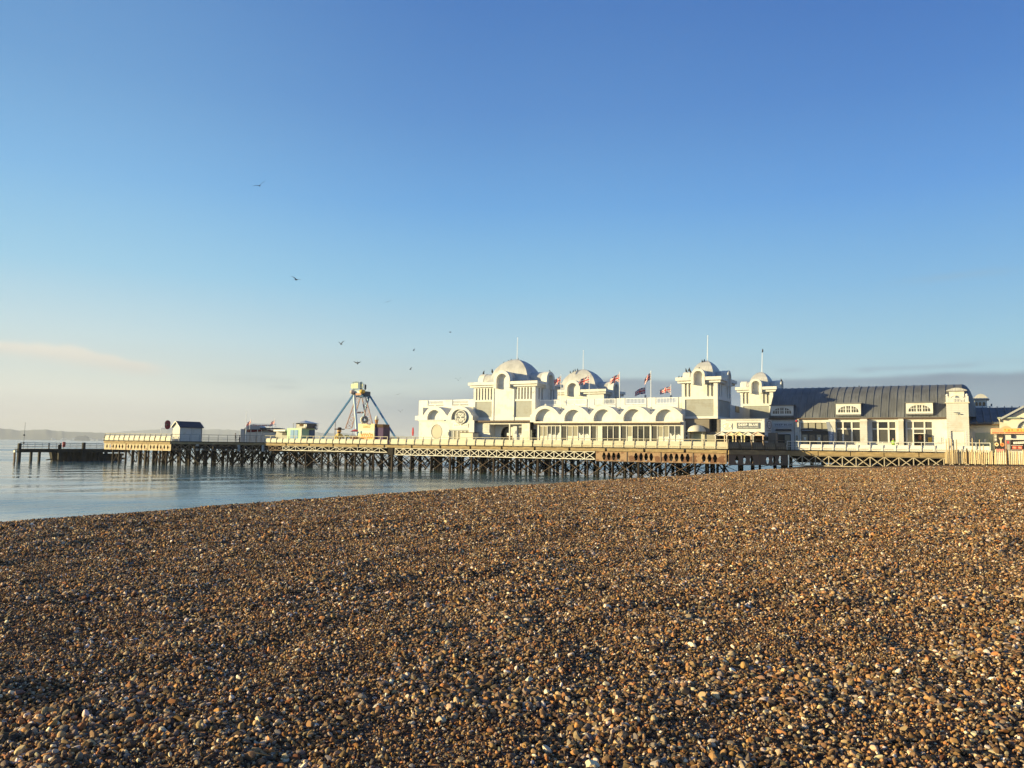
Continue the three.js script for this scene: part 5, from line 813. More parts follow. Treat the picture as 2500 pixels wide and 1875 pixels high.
// ------------------------------------------------------------------ entrance buildings at the right
{
  const g = thing('gabled_building', 'cream entrance building with a dark ribbed roof and a shallow gable at the right edge', 'building', [S(2400, 15), DECK, 15]), B = () => new Geo(g.o);
  const d = 15, k8 = (z) => 2180 + z / 6.144, s8 = (z, dd = d) => S(k8(z), dd, 1050), h8 = (y, z = 1400, dd = d) => H(k8(z), 900 + y / 6.144, dd);
  const a = s8(1142), b = s8(1622), he = h8(800, 1400), hr = H(2440, 995, d + 7.5), end = s8(2300);
  B().box(a - 0.2, b, DECK, he - 0.1, d + 0.02, d + 0.3).build('wall', M.cream, g);
  const rf = B(); rf.extS(shape([[d - 0.5, he - 0.08], [d + 7.5, hr], [d + 15, he - 0.08], [d + 15, he - 0.28], [d - 0.5, he - 0.28]]), a - 0.4, end + 4); const roof = rf.build('roof', M.roof, g);
  for (let i = 0; i < 14; i++) { const x = lerp(s8(1265), s8(1850), i / 5); if (x > end) break; B().bar([x, he + 0.02, d - 0.5], [x, hr + 0.1, d + 7.5], 0.1, 0.2).build('roof_rib', M.roofRib, roof); }
  B().box(a - 0.4, b + 0.1, he - 0.42, he - 0.29, d - 0.65, d - 0.3).build('gutter', M.timber, g);
  const sc = []; const n = 8; sc.push([a, he - 0.45]); for (let i = 0; i < n; i++) for (let k = 0; k <= 6; k++) sc.push([lerp(a, b - 0.4, (i + k / 6) / n), he - 0.62 - 0.16 * Math.sin((Math.PI * k) / 6)]); sc.push([b - 0.4, he - 0.45]); B().ext(shape(sc), d - 0.06, d - 0.002).build('scalloped_valance', M.cream, g);
  B().box(s8(1236), s8(1500), DECK, h8(962), d - 0.08, d - 0.002).build('shutter_door', M.green, g); B().box(s8(1357), s8(1392), h8(1100), h8(1058), d - 0.12, d - 0.085).build('notice', M.white, g); B().box(s8(1366) , s8(1368), DECK, h8(962), d - 0.1, d - 0.082).build('door_seam', M.slotGrey, g);
  B().box(a - 1.5, a - 0.21, DECK, he - 0.4, d + 0.6, d + 0.8).build('wall', M.paleBlue, g);
  B().bar([b, he - 0.5, d - 0.3], [b + 0.15, he - 1, d - 0.05], 0.08).bar([b + 0.15, DECK, d - 0.05], [b + 0.15, he - 1, d - 0.05], 0.08).build('downpipe', M.slotGrey, g);
  // the gable front
  const dg = 13.5, sg = (z) => S(k8(z), dg, 1020), hg = (y, z = 1800) => H(k8(z), 900 + y / 6.144, dg), g0 = sg(1600), apex = sg(2280), hy = hg(748, 1700), ha = hg(590, 1966) + (hg(590, 1966) - hg(745, 1690)) * 0.95, lo = sg(1690), ge = apex + (apex - lo);
  const fc = sg(2010), fr = (sg(2010) - sg(1865)), fy = hg(905, 1930), fan = []; for (let i = 0; i <= 20; i++) { const t = Math.PI - (Math.PI * i) / 20; fan.push([fc + fr * Math.cos(t), fy + fr * Math.sin(t)]); }
  B().ext(shape([[g0, DECK], [ge + 1, DECK], [ge + 1, hy], [ge, hy], [apex, ha], [lo, hy], [g0, hy]], [hole([...fan].reverse())]), dg, dg + 0.4, 2).build('gable_wall', M.cream, g); B().ext(shape(fan), dg + 0.2, dg + 0.26).build('fan_window', M.paleCream, g);
  const fb = B(); fb.add(new THREE.TorusGeometry(fr + 0.05, 0.1, 6, 22, Math.PI), M4().makeTranslation(fc, fy, -dg + 0.02)); for (let i = 1; i < 6; i++) { const t = (Math.PI * i) / 6; fb.bar([fc, fy, dg + 0.14], [fc + fr * Math.cos(t), fy + fr * Math.sin(t), dg + 0.14], 0.07); } fb.build('fan_bars', M.slotGrey, g);
  B().bar([lo - 0.6, hy - 0.05, dg - 0.25], [apex, ha + 0.28, dg - 0.25], 0.7, 0.24).bar([ge + 0.6, hy - 0.05, dg - 0.25], [apex, ha + 0.28, dg - 0.25], 0.7, 0.24).build('verge', M.slotGrey, g); B().box(g0 - 0.25, lo + 1.6, hy, hy + 0.16, dg - 0.4, dg + 0.3).build('capping', M.green, g); B().ext(shape([[g0 - 0.18, hy - 0.01], [g0, hy - 0.45], [g0, hy - 0.01]]), dg - 0.3, dg + 0.3).build('corbel', M.cream, g);
  B().box(g0, ge + 1, DECK, hy - 0.02, dg + 0.41, dg + 1.4).build('wall', M.cream, g);
  // little roof lantern further back
  const dl = 30, l = thing('roof_lantern', 'small white arched lantern with a curved roof behind the dark roof', 'lantern', [s8(1330, dl), h8(600, 1330, dl), dl]), Q = () => new Geo(l.o), la = s8(1240, dl), lb = s8(1425, dl), ly = h8(463, 1330, dl), l0 = h8(640, 1330, dl);
  const ws = [[1248, 1287], [1300, 1342], [1356, 1400]].map(([p, q]) => [s8(p, dl), s8(q, dl)]), wy0 = h8(560, 1330, dl), wy1 = h8(500, 1330, dl);
  Q().ext(shape(rectPts(la, lb, l0, ly), ws.map(([p, q]) => hole(archPts(p, q, wy0, wy1, 8)))), dl, dl + 0.15).build('front', M.white, l); for (const [p, q] of ws) Q().box(p - 0.02, q + 0.02, wy0, wy1, dl + 0.08, dl + 0.12).build('pane', M.glassDark, l); Q().box(la, lb, l0, ly, dl + 0.16, dl + 3).build('body', M.white, l);
  Q().ext(shape([[la - 0.35, ly], [lb + 0.35, ly], ...[0.85, 0.6, 0.3, 0, -0.3, -0.6, -0.85].map((t) => [(la + lb) / 2 + t * (lb - la) / 2, ly + 0.1 + 0.75 * Math.sqrt(1 - t * t)])]), dl - 0.3, dl + 3.3).build('roof', M.dome, l);
  const rl = Q(); for (let i = 0; i <= 14; i++) { const x = lerp(la - 0.2, s8(1495, dl), i / 14); rl.bar([x, h8(598, 1330, dl), dl - 0.9], [x, h8(572, 1330, dl), dl - 0.9], 0.05); } rl.bar([la - 0.2, h8(572, 1330, dl), dl - 0.9], [s8(1495, dl), h8(572, 1330, dl), dl - 0.9], 0.07); rl.build('railing', M.pole, l); Q().box(s8(1410, dl), s8(1500, dl), l0, h8(600, 1330, dl), dl - 0.8, dl + 2).build('base', M.slotGrey, l); Q().box(s8(1478, dl), s8(1500, dl), h8(570, 1330, dl), h8(530, 1330, dl), dl - 0.6, dl).build('vent_hood', M.slate, l);
}
// ------------------------------------------------------------------ food kiosk, fence and tables at the right
{
  const d = 6.2, k8 = (z) => 2180 + z / 6.144, s = (z) => S(k8(z), d, 1090), h = (y, z = 1700) => H(k8(z), 900 + y / 6.144, d), a = s(1488), b = s(2420), base = 3.4;
  const g = thing('food_kiosk', 'orange topped food kiosk lettered THE OL behind the paling fence', 'kiosk', [s(1750), base, d]), B = () => new Geo(g.o), dp = 3;
  const yS0 = h(978), yS1 = h(897);
  B().box(a + 0.35, b, base, yS0, d, d + dp).build('body', M.white, g);
  B().box(a, b, yS0, yS1, d - 0.5, d + dp).build('fascia_box', std({ color: col(0.72, 0.43, 0.26), map: wearMap }), g);
  for (const [p, q] of [[1490, 1585], [1602, 1665], [1690, 1850], [1865, 1962]]) B().box(s(p), s(q), yS0 + 0.1, yS0 + 0.18, d - 0.54, d - 0.502).build('trim_strip', std({ color: col(0.45, 0.12, 0.06) }), g);
  board(g, 'name_board', signMat(512, 90, (c, w, hh) => { c.fillStyle = '#f2b25e'; c.fillRect(0, 0, w, hh); c.font = 'bold 74px sans-serif'; c.fillStyle = '#5c2313'; c.textAlign = 'left'; c.textBaseline = 'middle'; c.lineWidth = 3; 'THE OL'.split('').forEach((ch, i) => { c.save(); c.translate(16 + [0, 74, 152, 210, 262, 345][i] * 1.15, hh / 2 + (i % 2 ? 3 : -3)); c.rotate(i % 2 ? 0.04 : -0.05); c.fillText(ch, 0, 0); c.restore(); }); }), s(1665), s(1978), yS0 + 0.24, yS1 - 0.03, d - 0.56);
  const hump = [[s(1625), yS1]]; for (let i = 0; i <= 10; i++) hump.push([lerp(s(1625), s(1790), i / 10), yS1 + 0.02 + 0.28 * Math.sin((Math.PI * i) / 10)]); hump.push([s(1790), yS1]); B().ext(shape(hump), d - 0.4, d - 0.3).build('crest_board', std({ color: col(0.72, 0.36, 0.2) }), g);
  const posterA = (c, w, hh) => { c.fillStyle = '#2b2624'; c.fillRect(0, 0, w, hh); c.fillStyle = '#8d8a86'; c.fillRect(0, 0, w * 0.28, hh * 0.38); for (const y of [0.09, 0.27]) { c.fillStyle = '#e8d9c2'; c.beginPath(); c.arc(w * 0.14, hh * y, w * 0.09, 0, 7); c.fill(); } c.fillStyle = '#4d4039'; c.beginPath(); c.ellipse(w * 0.64, hh * 0.1, w * 0.25, hh * 0.07, 0, 0, 7); c.fill(); c.fillStyle = '#f0cfa8'; c.beginPath(); c.moveTo(w * 0.44, hh * 0.16); c.lineTo(w * 0.86, hh * 0.16); c.lineTo(w * 0.72, hh * 0.3); c.lineTo(w * 0.72, hh * 0.6); c.lineTo(w * 0.58, hh * 0.6); c.lineTo(w * 0.58, hh * 0.3); c.fill(); for (const [x, y, q] of [[0.22, 0.55, '#e7d3a4'], [0.78, 0.56, '#dd8f4e']]) { c.fillStyle = q; c.beginPath(); c.ellipse(w * x, hh * y, w * 0.21, hh * 0.11, 0.2, 0, 7); c.fill(); c.fillStyle = '#a5502e'; c.beginPath(); c.ellipse(w * x, hh * y, w * 0.1, hh * 0.05, 0.5, 0, 7); c.fill(); } for (const x of [0.2, 0.5, 0.8]) { c.fillStyle = '#e88b80'; c.beginPath(); c.arc(w * x, hh * 0.9, w * 0.16, 0, 7); c.fill(); } };
  const posterB = (c, w, hh) => { c.fillStyle = '#1f1518'; c.fillRect(0, 0, w, hh); c.save(); c.translate(w * 0.55, hh * 0.26); c.rotate(-0.06); c.fillStyle = '#efe9de'; c.fillRect(-w * 0.42, -hh * 0.1, w * 0.95, hh * 0.2); c.strokeStyle = '#2a1a1a'; c.lineWidth = 6; for (let i = 0; i < 7; i++) { c.beginPath(); c.arc(-w * 0.3 + i * w * 0.105, 0, 11, 0.5 + i, 5 + i); c.stroke(); } c.restore(); c.fillStyle = '#e6d2c4'; c.fillRect(0, hh * 0.5, w * 0.62, 8); c.fillRect(0, hh * 0.92, w * 0.62, 8); for (const x of [0.06, 0.34]) { c.fillStyle = '#c65644'; c.fillRect(w * x, hh * 0.58, w * 0.24, hh * 0.28); c.fillStyle = '#e9a283'; c.beginPath(); c.ellipse(w * (x + 0.12), hh * 0.72, w * 0.09, hh * 0.08, 0.3, 0, 7); c.fill(); } c.fillStyle = '#d98b49'; c.fillRect(w * 0.72, hh * 0.5, w * 0.28, hh * 0.46); };
  board(g, 'ice_cream_poster', signMat(192, 320, posterA), s(1522), s(1672), h(1255), h(995), d - 0.05);
  board(g, 'menu_poster', signMat(320, 220, posterB), s(1768), s(2060), h(1228), h(1066), d - 0.05);
  board(g, 'price_list', signMat(96, 200, (c, w, hh) => { c.fillStyle = '#77706a'; c.fillRect(0, 0, w, hh); c.fillStyle = '#c64a4a'; c.fillRect(16, 24, 52, 50); c.fillStyle = '#dcd6ca'; for (let i = 0; i < 5; i++) c.fillRect(18, 96 + i * 20, 60, 8); }), s(1702), s(1762), h(1225), h(1066), d - 0.05);
  B().box(s(1775), s(1820), h(1042), h(992), d - 0.2, d - 0.002).build('heater_box', M.navy, g); B().box(s(1688), s(1700), base, h(1070), d - 0.12, d - 0.03).build('post', std({ color: col(0.66, 0.36, 0.22) }), g);
}
{ // split chestnut paling fence on the beach
  const P0 = far(2309, 1129, 88), P1 = far(2640, 1134, 82), L = Math.hypot(P1.x - P0.x, P1.z - P0.z), turn = Math.atan2(-(P1.z - P0.z), P1.x - P0.x), y = Math.min(P0.y, P1.y);
  const g = worldThing('paling_fence', 'pale split wood paling fence on the shingle at the right edge', 'fence', new THREE.Vector3(P0.x, P0.y - 0.12, P0.z), turn), r = rng(31), n = 70;
  const geos = [0, 1, 2, 3, 4].map((k) => { const q = new Geo(), w = 0.105 + 0.014 * k; const tilt = (r() - 0.5) * 0.06; q.rod([0, 0, 0], [tilt, 1.32 + 0.05 * k, 0], w * 0.62, w * 0.52, 6); q.rod([tilt, 1.32 + 0.05 * k, 0], [tilt, 1.41 + 0.05 * k, 0], w * 0.52, w * 0.14, 6); return q.geo(); });
  for (let i = 0; i < n; i++) { const f = (i + 0.3 * (r() - 0.5)) / (n - 1), m = mesh(geos[(r() * 5) | 0], r() < 0.45 ? M.picketPale : M.picket, i ? 'picket_' + String(i).padStart(3, '0') : 'picket', g, f * L, lerp(0, P1.y - P0.y, f), 0.02 * (r() - 0.5)); m.rotation.y = r() * 6; m.scale.y = 0.93 + 0.14 * r(); }
  const wire = new Geo(); for (const q of [0.35, 1.05]) wire.rod([0, q, 0.05], [L, q + P1.y - P0.y, 0.05], 0.015, 0.015, 5); wire.build('wire', M.slotGrey, g);
  for (const px of [2374, 2447]) { const f = (far(px, 1129, 86).x - P0.x) / (P1.x - P0.x); new Geo().rod([f * L, 0, -0.1], [f * L, 1.75, -0.1], 0.075, 0.07, 8).build('fence_post', M.timber, g); }
  const t = [[2313, 1071], [2318.5, 1069], [2324, 1072], [2331, 1074], [2337, 1073], [2375, 1070], [2395, 1073], [2403, 1086]];
  t.forEach(([px, py], i) => { const q = far(px, py, 87), s = worldThing('tall_stake', `tall thin wooden stake rising above the paling fence, ${['first', 'second', 'third', 'fourth', 'fifth', 'sixth', 'seventh', 'eighth'][i]} from its left end`, 'stake', new THREE.Vector3(q.x, 3.5, q.z - 0.2), turn, 'tall stakes along the fence'); new Geo().rod([0, 0, 0], [0.05 * (i % 3 - 1), q.y - 3.5, 0], 0.07, 0.05, 7).build('stake', i < 7 ? M.picket : M.picketPale, s); });
}
{ // feather banner and cafe furniture on the hall's promenade
  const d = 12.2, kx = (z) => 1860 + z / 6.144, s = (z) => S(kx(z), d, 1060), h = (y) => H(kx(1040), 900 + y / 6.144, d);
  const g = thing('feather_flag', 'tall slate grey feather banner in front of the hall shop front', 'banner', [s(1090), DECK, d]), B = () => new Geo(g.o);
  const pts = [[s(1040), h(1170)], [s(985), h(900)], [s(966), h(797)], [s(1010), h(800)], [s(1050), h(860)], [s(1080), h(960)], [s(1098), h(1165)]];
  const fg = B().ext(shape(pts), d, d + 0.03).geo(), uv = fg.attributes.uv, p = fg.attributes.position; for (let i = 0; i < uv.count; i++) uv.setXY(i, (p.getX(i) + g.o[0] - s(966)) / (s(1098) - s(966)), (p.getY(i) + g.o[1] - h(1170)) / (h(797) - h(1170)));
  mesh(fg, signMat(128, 320, (c, w, hh) => { c.fillStyle = '#7f8596'; c.fillRect(0, 0, w, hh); c.save(); c.translate(w * 0.6, hh * 0.5); c.rotate(-1.45); fit(c, 'DEEP BLUE', 0, 0, 40, 'bold', hh * 0.56, '#d9dce2'); c.restore(); }), 'banner_cloth', g);
  B().rod([s(1101), DECK, d], [s(1090), h(960), d], 0.03).rod([s(1090), h(960), d], [s(1012), h(797), d], 0.025, 0.02).build('pole', M.navy, g); B().box(s(1085), s(1112), DECK, DECK + 0.08, d - 0.3, d + 0.3).build('base_plate', M.slate, g);
  // benches
  const red = std({ color: col(0.42, 0.13, 0.08), roughness: 0.7 }), dw = 10.6, spots = [[2101, 'first'], [2118, 'second'], [2145, 'third'], [2168, 'fourth'], [2207, 'fifth'], [2224, 'sixth'], [2268, 'seventh'], [2284, 'eighth'], [2312, 'ninth'], [2358, 'tenth'], [2405, 'eleventh']];
  const make = (c, label) => { const t = thing('folding_chair', label, 'chair', [S(c, dw, 1090), DECK, dw], 'red folding chairs on the promenade'), Q = () => new Geo(); Q().box(-0.24, 0.24, 0.42, 0.47, -0.22, 0.24).build('seat', red, t); for (const y of [0.62, 0.74, 0.86]) Q().box(-0.24, 0.24, y, y + 0.07, 0.24, 0.27).build('back_slat', red, t); for (const k of [-1, 1]) { Q().bar([k * 0.22, 0, -0.25], [k * 0.22, 0.95, 0.27], 0.04).build('leg', red, t); Q().bar([k * 0.19, 0, 0.25], [k * 0.19, 0.45, -0.2], 0.04).build('leg', red, t); } return t; };
  const proto = make(spots[0][0], '');
  spots.forEach(([px, word], i) => { let t = proto; if (i) { t = proto.clone(); t.name = numbered('folding_chair'); t.userData = { ...proto.userData }; scene.add(t); t.position.copy(W(S(px, dw, 1090), DECK, dw)); } t.userData.label = `red slatted folding chair behind the white railing, ${word} from the left`; t.rotation.y = -Math.PI / 6 + (i % 2 ? 1.2 : -1.3); });
  for (const [px, word, m] of [[2110, 'between the first two red chairs', M.white], [2214, 'between the fifth and sixth red chairs', M.white], [2277, 'nearest the chalk board', M.white]]) { const t = thing('cafe_table', `small white round café table ${word}`, 'table', [S(px, dw, 1090), DECK, dw], 'white tables on the promenade'), Q = () => new Geo(); Q().lathe([[0.001, 0.7], [0.4, 0.7], [0.42, 0.72], [0.4, 0.745], [0.001, 0.745]], 0, 0, 0, 18).build('table_top', m, t); Q().rod([0, 0.03, 0], [0, 0.7, 0], 0.035).build('stem', M.slotGrey, t); Q().lathe([[0.001, 0], [0.24, 0], [0.22, 0.03], [0.001, 0.05]], 0, 0, 0, 14).build('foot', M.slotGrey, t); }
}
// ------------------------------------------------------------------ people
function person(label, s, h, d, o) {                   // one continuous figure with clothes as parts
  const g = thing('person', label, 'person', [s, h, d], undefined, o.turn ?? 0), skin = std({ color: col(0.5, 0.33, 0.25) }), body = new Geo(), lean = o.lean ?? 0;
  const L = (pts, mat, nm, n = 12) => new Geo().lathe(pts, 0, 0, 0, n).build(nm, mat, g);
  const legs = new Geo(); for (const k of [-1, 1]) { legs.rod([k * 0.1, 0.06, 0], [k * 0.1, 0.48, 0], 0.052, 0.07, 9).rod([k * 0.1, 0.48, 0], [k * 0.095, 0.9, 0], 0.07, 0.095, 9).ball(k * 0.1, 0.05, -0.06, 0.075, 0.7); } legs.build('trousers', o.legs, g);
  const t = L([[0.001, 0.8], [0.15, 0.82], [0.165, 0.95], [0.155, 1.1], [0.185, 1.28], [0.2, 1.4], [0.14, 1.47], [0.06, 1.5], [0.001, 1.5]], o.coat, 'jacket'); t.scale.z = 0.68;
  const arms = new Geo(); for (const k of [-1, 1]) arms.rod([k * 0.2, 1.4, 0], [k * 0.25, 1.12, 0.02], 0.055, 0.048, 8).rod([k * 0.25, 1.12, 0.02], [k * 0.2, 0.95, -0.22], 0.046, 0.036, 8); arms.build('sleeves', o.coat, g);
  new Geo().rod([0, 1.48, 0], [0, 1.57, -0.01], 0.05, 0.048, 8).ball(0, 1.66, -0.02, 0.105, 1.2, 12).ball(0, 1.645, -0.125, 0.02, 1.2, 6).ball(0.205, 0.93, -0.25, 0.045, 1).ball(-0.205, 0.93, -0.25, 0.045, 1).build('head_and_hands', skin, g);
  const hair = new THREE.SphereGeometry(0.114, 12, 8, 0, 6.3, 0, 1.7); new Geo().add(hair, M4().makeTranslation(0, 1.69, -0.01)).build('hair', M.bird, g);
  return g;
}
{
  const dk = std({ color: col(0.03, 0.03, 0.04) }), hi = std({ color: col(0.3, 0.5, 0.05) });
  person('person in a dark coat leaning at the railing between the white hut and the flags', S(575, -3, 1060), DECK + 0.1, -3, { coat: dk, legs: dk, turn: 2.4 });
  person('person in a dark coat beside a bag near the seaward flagpole', S(585.5, -2, 1060), DECK - 0.3, -2, { coat: dk, legs: dk, turn: -1 });
  person('person behind the cream railing at the pier head, left of the red sign', S(379, -9, 1060), DECK - 0.45, -9, { coat: dk, legs: dk });
  person('person in a bright yellow-green jacket at the middle hall window', S(2181, 13.4, 1080), DECK + 0.2, 13.4, { coat: hi, legs: dk });
}
// ------------------------------------------------------------------ pier head: hut, sign, huts and stalls round the ride
{
  // gabled hut: bright gable to the left, long side towards us
  const q = far(441, 1060, 152), g = worldThing('white_hut', 'plain white gabled hut with a black roof on the pier head', 'hut', new THREE.Vector3(q.x, DECK, q.z), 1.0), B = () => new Geo();
  const w = 4.75, l = 2.3, he = far(442, 1041.5, 152).y - DECK, hp = far(445, 1029.5, 153).y - DECK; // local: x along the long side, d across
  B().box(-0.2, w, 0, he, 0, l).build('wall', M.boards, g);  
  const gs = B(); gs.extS(shape([[0, he], [l / 2, hp], [l, he]]), -0.2, w).build('gable', M.boards, g);
  for (const k of [0, 1]) B().extS(shape(k ? [[l / 2, hp], [l + 0.25, he - 0.2], [l + 0.25, he - 0.12], [l / 2, hp + 0.1]] : [[l / 2, hp], [-0.25, he - 0.2], [-0.25, he - 0.12], [l / 2, hp + 0.1]]), -0.45, w + 0.25).build('roof_slope', M.navy, g);
  for (const x of [-0.5, w + 0.26]) B().extS(shape([[l / 2, hp - 0.05], [-0.3, he - 0.26], [-0.3, he - 0.06], [l / 2, hp + 0.18], [l + 0.3, he - 0.06], [l + 0.3, he - 0.26]]), x, x + 0.05).build('bargeboard', M.white, g);
  B().box(w / 2 - 0.03, w / 2 + 0.03, 0, he - 0.1, -0.03, -0.002).build('corner_strip', M.slotGrey, g); B().box(w - 0.12, w + 0.02, 0, he - 0.1, -0.06, -0.002).build('corner_strip', M.slate, g);
  // poppy sign on a white frame
  const p = far(407, 1060, 156), s = worldThing('poppy_sign', 'dark red poppy shaped sign on a white tube frame', 'sign', new THREE.Vector3(p.x, DECK, p.z), 0.25), ww = 1.05, ht = H(407, 1045, -8) - DECK;
  for (const k of [-1, 1]) B().rod([k * ww, 0, 0], [k * ww, ht, 0], 0.05).build('post', M.pole, s); B().rod([-ww, ht - 0.1, 0], [ww, ht - 0.1, 0], 0.05).build('cross_bar', M.pole, s);
  const ho = B(); ho.add(new THREE.TorusGeometry(ww, 0.035, 5, 20, Math.PI), M4().makeTranslation(0, ht, 0)).build('hoop', M.pole, s);
  const pt = []; for (let i = 0; i < 40; i++) { const a = (i / 40) * 6.283, r = 0.58 + 0.34 * Math.pow(Math.abs(Math.sin(a)), 1.3); pt.push([r * Math.cos(a) * 0.85, r * Math.sin(a)]); } B().ext(shape(pt.map(([x, y]) => [x + 0.1, y + ht + 0.68])), -0.1, 0.1).build('petals', std({ color: col(0.2, 0.012, 0.02), roughness: 0.5 }), s); B().ball(0.1, ht + 0.68, -0.12, 0.2, 1).build('centre', M.bird, s);
  // seaward flagpole and two flags
  flagPole('tall white pole without a flag of its own beside the dodgem pavilion', S(600, -1.2, 1060), DECK, H(600.5, 1006, -1.2), -1.2, null);
  flagPole('union flag on a thin pole at the left end of the dodgem pavilion roof', S(612, 12, 1050), DECK, H(612, 1023, 12), 12, [1.35, 0.95, 0.75, 0.1], 2);
  flagPole('union flag on a thin pole at the right end of the dodgem pavilion roof', S(670, 12, 1050), DECK, H(670, 1023, 12), 12, [1.5, 1.0, 0.6, 0.1], 3.1);
  // dodgem pavilion
  const dd = 9, dx = (z) => S(560 + z / 11.06, dd, 1050), dy = (y) => H(640, 1000 + y / 11.06, dd), D = thing('dodgem_pavilion', 'low grey striped pavilion with a red lettered roof sign, left of the green kiosk', 'pavilion', [dx(800), DECK, dd], undefined, 0.62), P = () => new Geo(D.o), pale = std({ color: col(0.5, 0.5, 0.47), map: wearMap }), maroon = std({ color: col(0.2, 0.03, 0.05) });
  D.scale.x = 0.76;
  P().box(dx(455), dx(1250), DECK, dy(545), dd + 1.5, dd + 8).build('hall_body', pale, D); P().box(dx(365), dx(450), DECK, dy(530), dd, dd + 1).build('side_screen', M.slotGrey, D);
  const rv = P(); rv.ext(shape([[dx(450), dy(535)], [dx(870), dy(535)], [dx(870), dy(510)], ...[0.9, 0.6, 0.3, 0, -0.3, -0.6, -0.9].map((t) => [lerp(dx(450), dx(870), 0.5 + t / 2), dy(510) + 0.9 * Math.cos(t * 1.5)]), [dx(450), dy(510)]]), dd, dd + 6).build('curved_roof', std({ color: col(0.3, 0.31, 0.34), roughness: 0.6 }), D);
  P().box(dx(830), dx(1335), dy(525), dy(490), dd - 0.3, dd + 5).build('flat_roof', M.navy, D);
  P().bar([dx(460), dy(610), dd + 1.4], [dx(860), dy(555), dd + 1.4], 0.06, 0.35).bar([dx(990), dy(550), dd + 1.4], [dx(1200), dy(585), dd + 1.4], 0.06, 0.3).build('painted_stripe', maroon, D); P().box(dx(455), dx(860), dy(575), dy(540), dd + 1.42, dd + 1.48).build('painted_band', maroon, D);
  for (const z of [490, 600, 760, 860]) P().rod([dx(z), DECK, dd + 0.2], [dx(z), dy(540), dd + 0.2], 0.06).build('post', M.pole, D);
  for (const [a, b] of [[455, 580], [600, 740], [755, 850], [880, 1190]]) P().box(dx(a), dx(b), DECK, dy(615), dd + 0.1, dd + 0.16).build('low_panel', pale, D);
  const P2 = () => new Geo(D.o); P2().rod([dx(575), dy(540), dd], [dx(575), dy(385), dd], 0.05).rod([dx(1215), dy(490), dd], [dx(1215), dy(385), dd], 0.05).rod([dx(575), dy(385), dd], [dx(1215), dy(385), dd], 0.05).rod([dx(1125), dy(490), dd], [dx(1125), dy(385), dd], 0.05).build('sign_frame', M.pole, D);
  board(D, 'roof_sign', signMat(512, 64, (c, w, hh) => { c.fillStyle = '#c9c7c2'; c.fillRect(0, 0, w, hh); const q = rng(12); [4, 3, 5, 5].reduce((x, n, k) => { for (let i = 0; i < n; i++) { c.fillStyle = k < 3 ? '#a8323e' : '#7d7f88'; c.fillRect(x, 10, 7, 44); c.fillRect(x, q() < 0.5 ? 10 : 46, 20, 8); if (q() < 0.7) c.fillRect(x + 15, 10, 7, 44); c.fillRect(x, 28, 20, 7); x += 27; } return x + 24; }, 14); }), dx(640), dx(1120), dy(445), dy(405), dd - 0.04);
  const bo = thing('shooting_stall', 'dark fronted stall with a bright awning between pavilion and green kiosk', 'stall', [dx(1400), DECK, 4]), Q = () => new Geo(bo.o), bx = (z) => S(560 + z / 11.06, 4, 1050), by = (y) => H(690, 1000 + y / 11.06, 4);
  Q().ext(shape([[bx(1190), DECK], [bx(1565), DECK], [bx(1565), by(590)], [bx(1255), by(590)]]), 4.2, 7).build('body', M.navy, bo); Q().box(bx(1255), bx(1565), by(590), by(540), 3.4, 7).build('awning', M.white, bo); Q().box(bx(1420), bx(1530), by(690), by(610), 4.1, 4.18).build('prize_board', std({ map: picture(64, 64, (c, w, h) => { const r = rng(3); c.fillStyle = '#2a2220'; c.fillRect(0, 0, w, h); for (let i = 0; i < 14; i++) { c.fillStyle = ['#cfa37c', '#e8e2d4', '#b05a44', '#7c6a56'][i % 4]; c.beginPath(); c.arc(r() * w, r() * h, 5 + 6 * r(), 0, 7); c.fill(); } }) }), bo);
  Q().bar([bx(1440), by(535), 6], [bx(1600), by(500), 6], 0.5, 0.2).build('canopy_arm', M.navy, bo);
  // green kiosk with a tented roof
  const dk = 3, gx = (z) => S(560 + z / 11.06, dk, 1050), gy = (y) => H(730, 1000 + y / 11.06, dk), G = thing('green_kiosk', 'pale green kiosk with blue panels and a grey tented top left of the ride', 'kiosk', [gx(1760), DECK, dk]), K = () => new Geo(G.o), mint = std({ color: col(0.42, 0.62, 0.4), map: wearMap }), blue = std({ color: col(0.16, 0.3, 0.5) }), g0 = gx(1560), g1 = gx(1955), gt = gy(500), dep = 3.6;
  K().box(g0, g1, DECK, gt, dk, dk + dep).build('body', mint, G); for (const [a, b] of [[1655, 1745], [1765, 1855]]) K().box(gx(a), gx(b), DECK, gy(550), dk - 0.06, dk - 0.002).build('blue_panel', blue, G); K().box(g1 + 0.002, g1 + 0.06, DECK, gt - 0.3, dk + dep * 0.55, dk + dep - 0.05).build('blue_panel', std({ color: col(0.05, 0.1, 0.2) }), G); K().box(g1 - 0.12, g1 + 0.03, DECK, gt + 0.1, dk - 0.1, dk - 0.003).build('corner_strip', M.paleCream, G);  // side panel repeats the blue, darkened for the shaded face
  const yt = gy(365), ta = gx(1705), tb = gx(2030); K().box(ta + 0.4, tb - 0.1, gt + 0.002, yt, dk + 0.5, dk + dep - 0.2).build('upper_screen', M.navy, G); for (const [x, z] of [[ta, dk + 0.2], [tb, dk + 0.2], [ta, dk + dep], [tb, dk + dep]]) K().rod([x, gt, z], [x, yt, z], 0.05).build('tent_post', M.slotGrey, G);
  const tent = new THREE.ConeGeometry(1, 1, 4, 1); tent.rotateY(Math.PI / 4); tent.scale((tb - ta) * 0.74, gy(285) - yt, (dep + 0.4) * 0.74); const tg = K(); tg.add(tent, M4().makeTranslation((ta + tb) / 2, (yt + gy(285)) / 2, -(dk + dep / 2))); tg.build('tent_roof', std({ color: col(0.7, 0.7, 0.68) }), G);
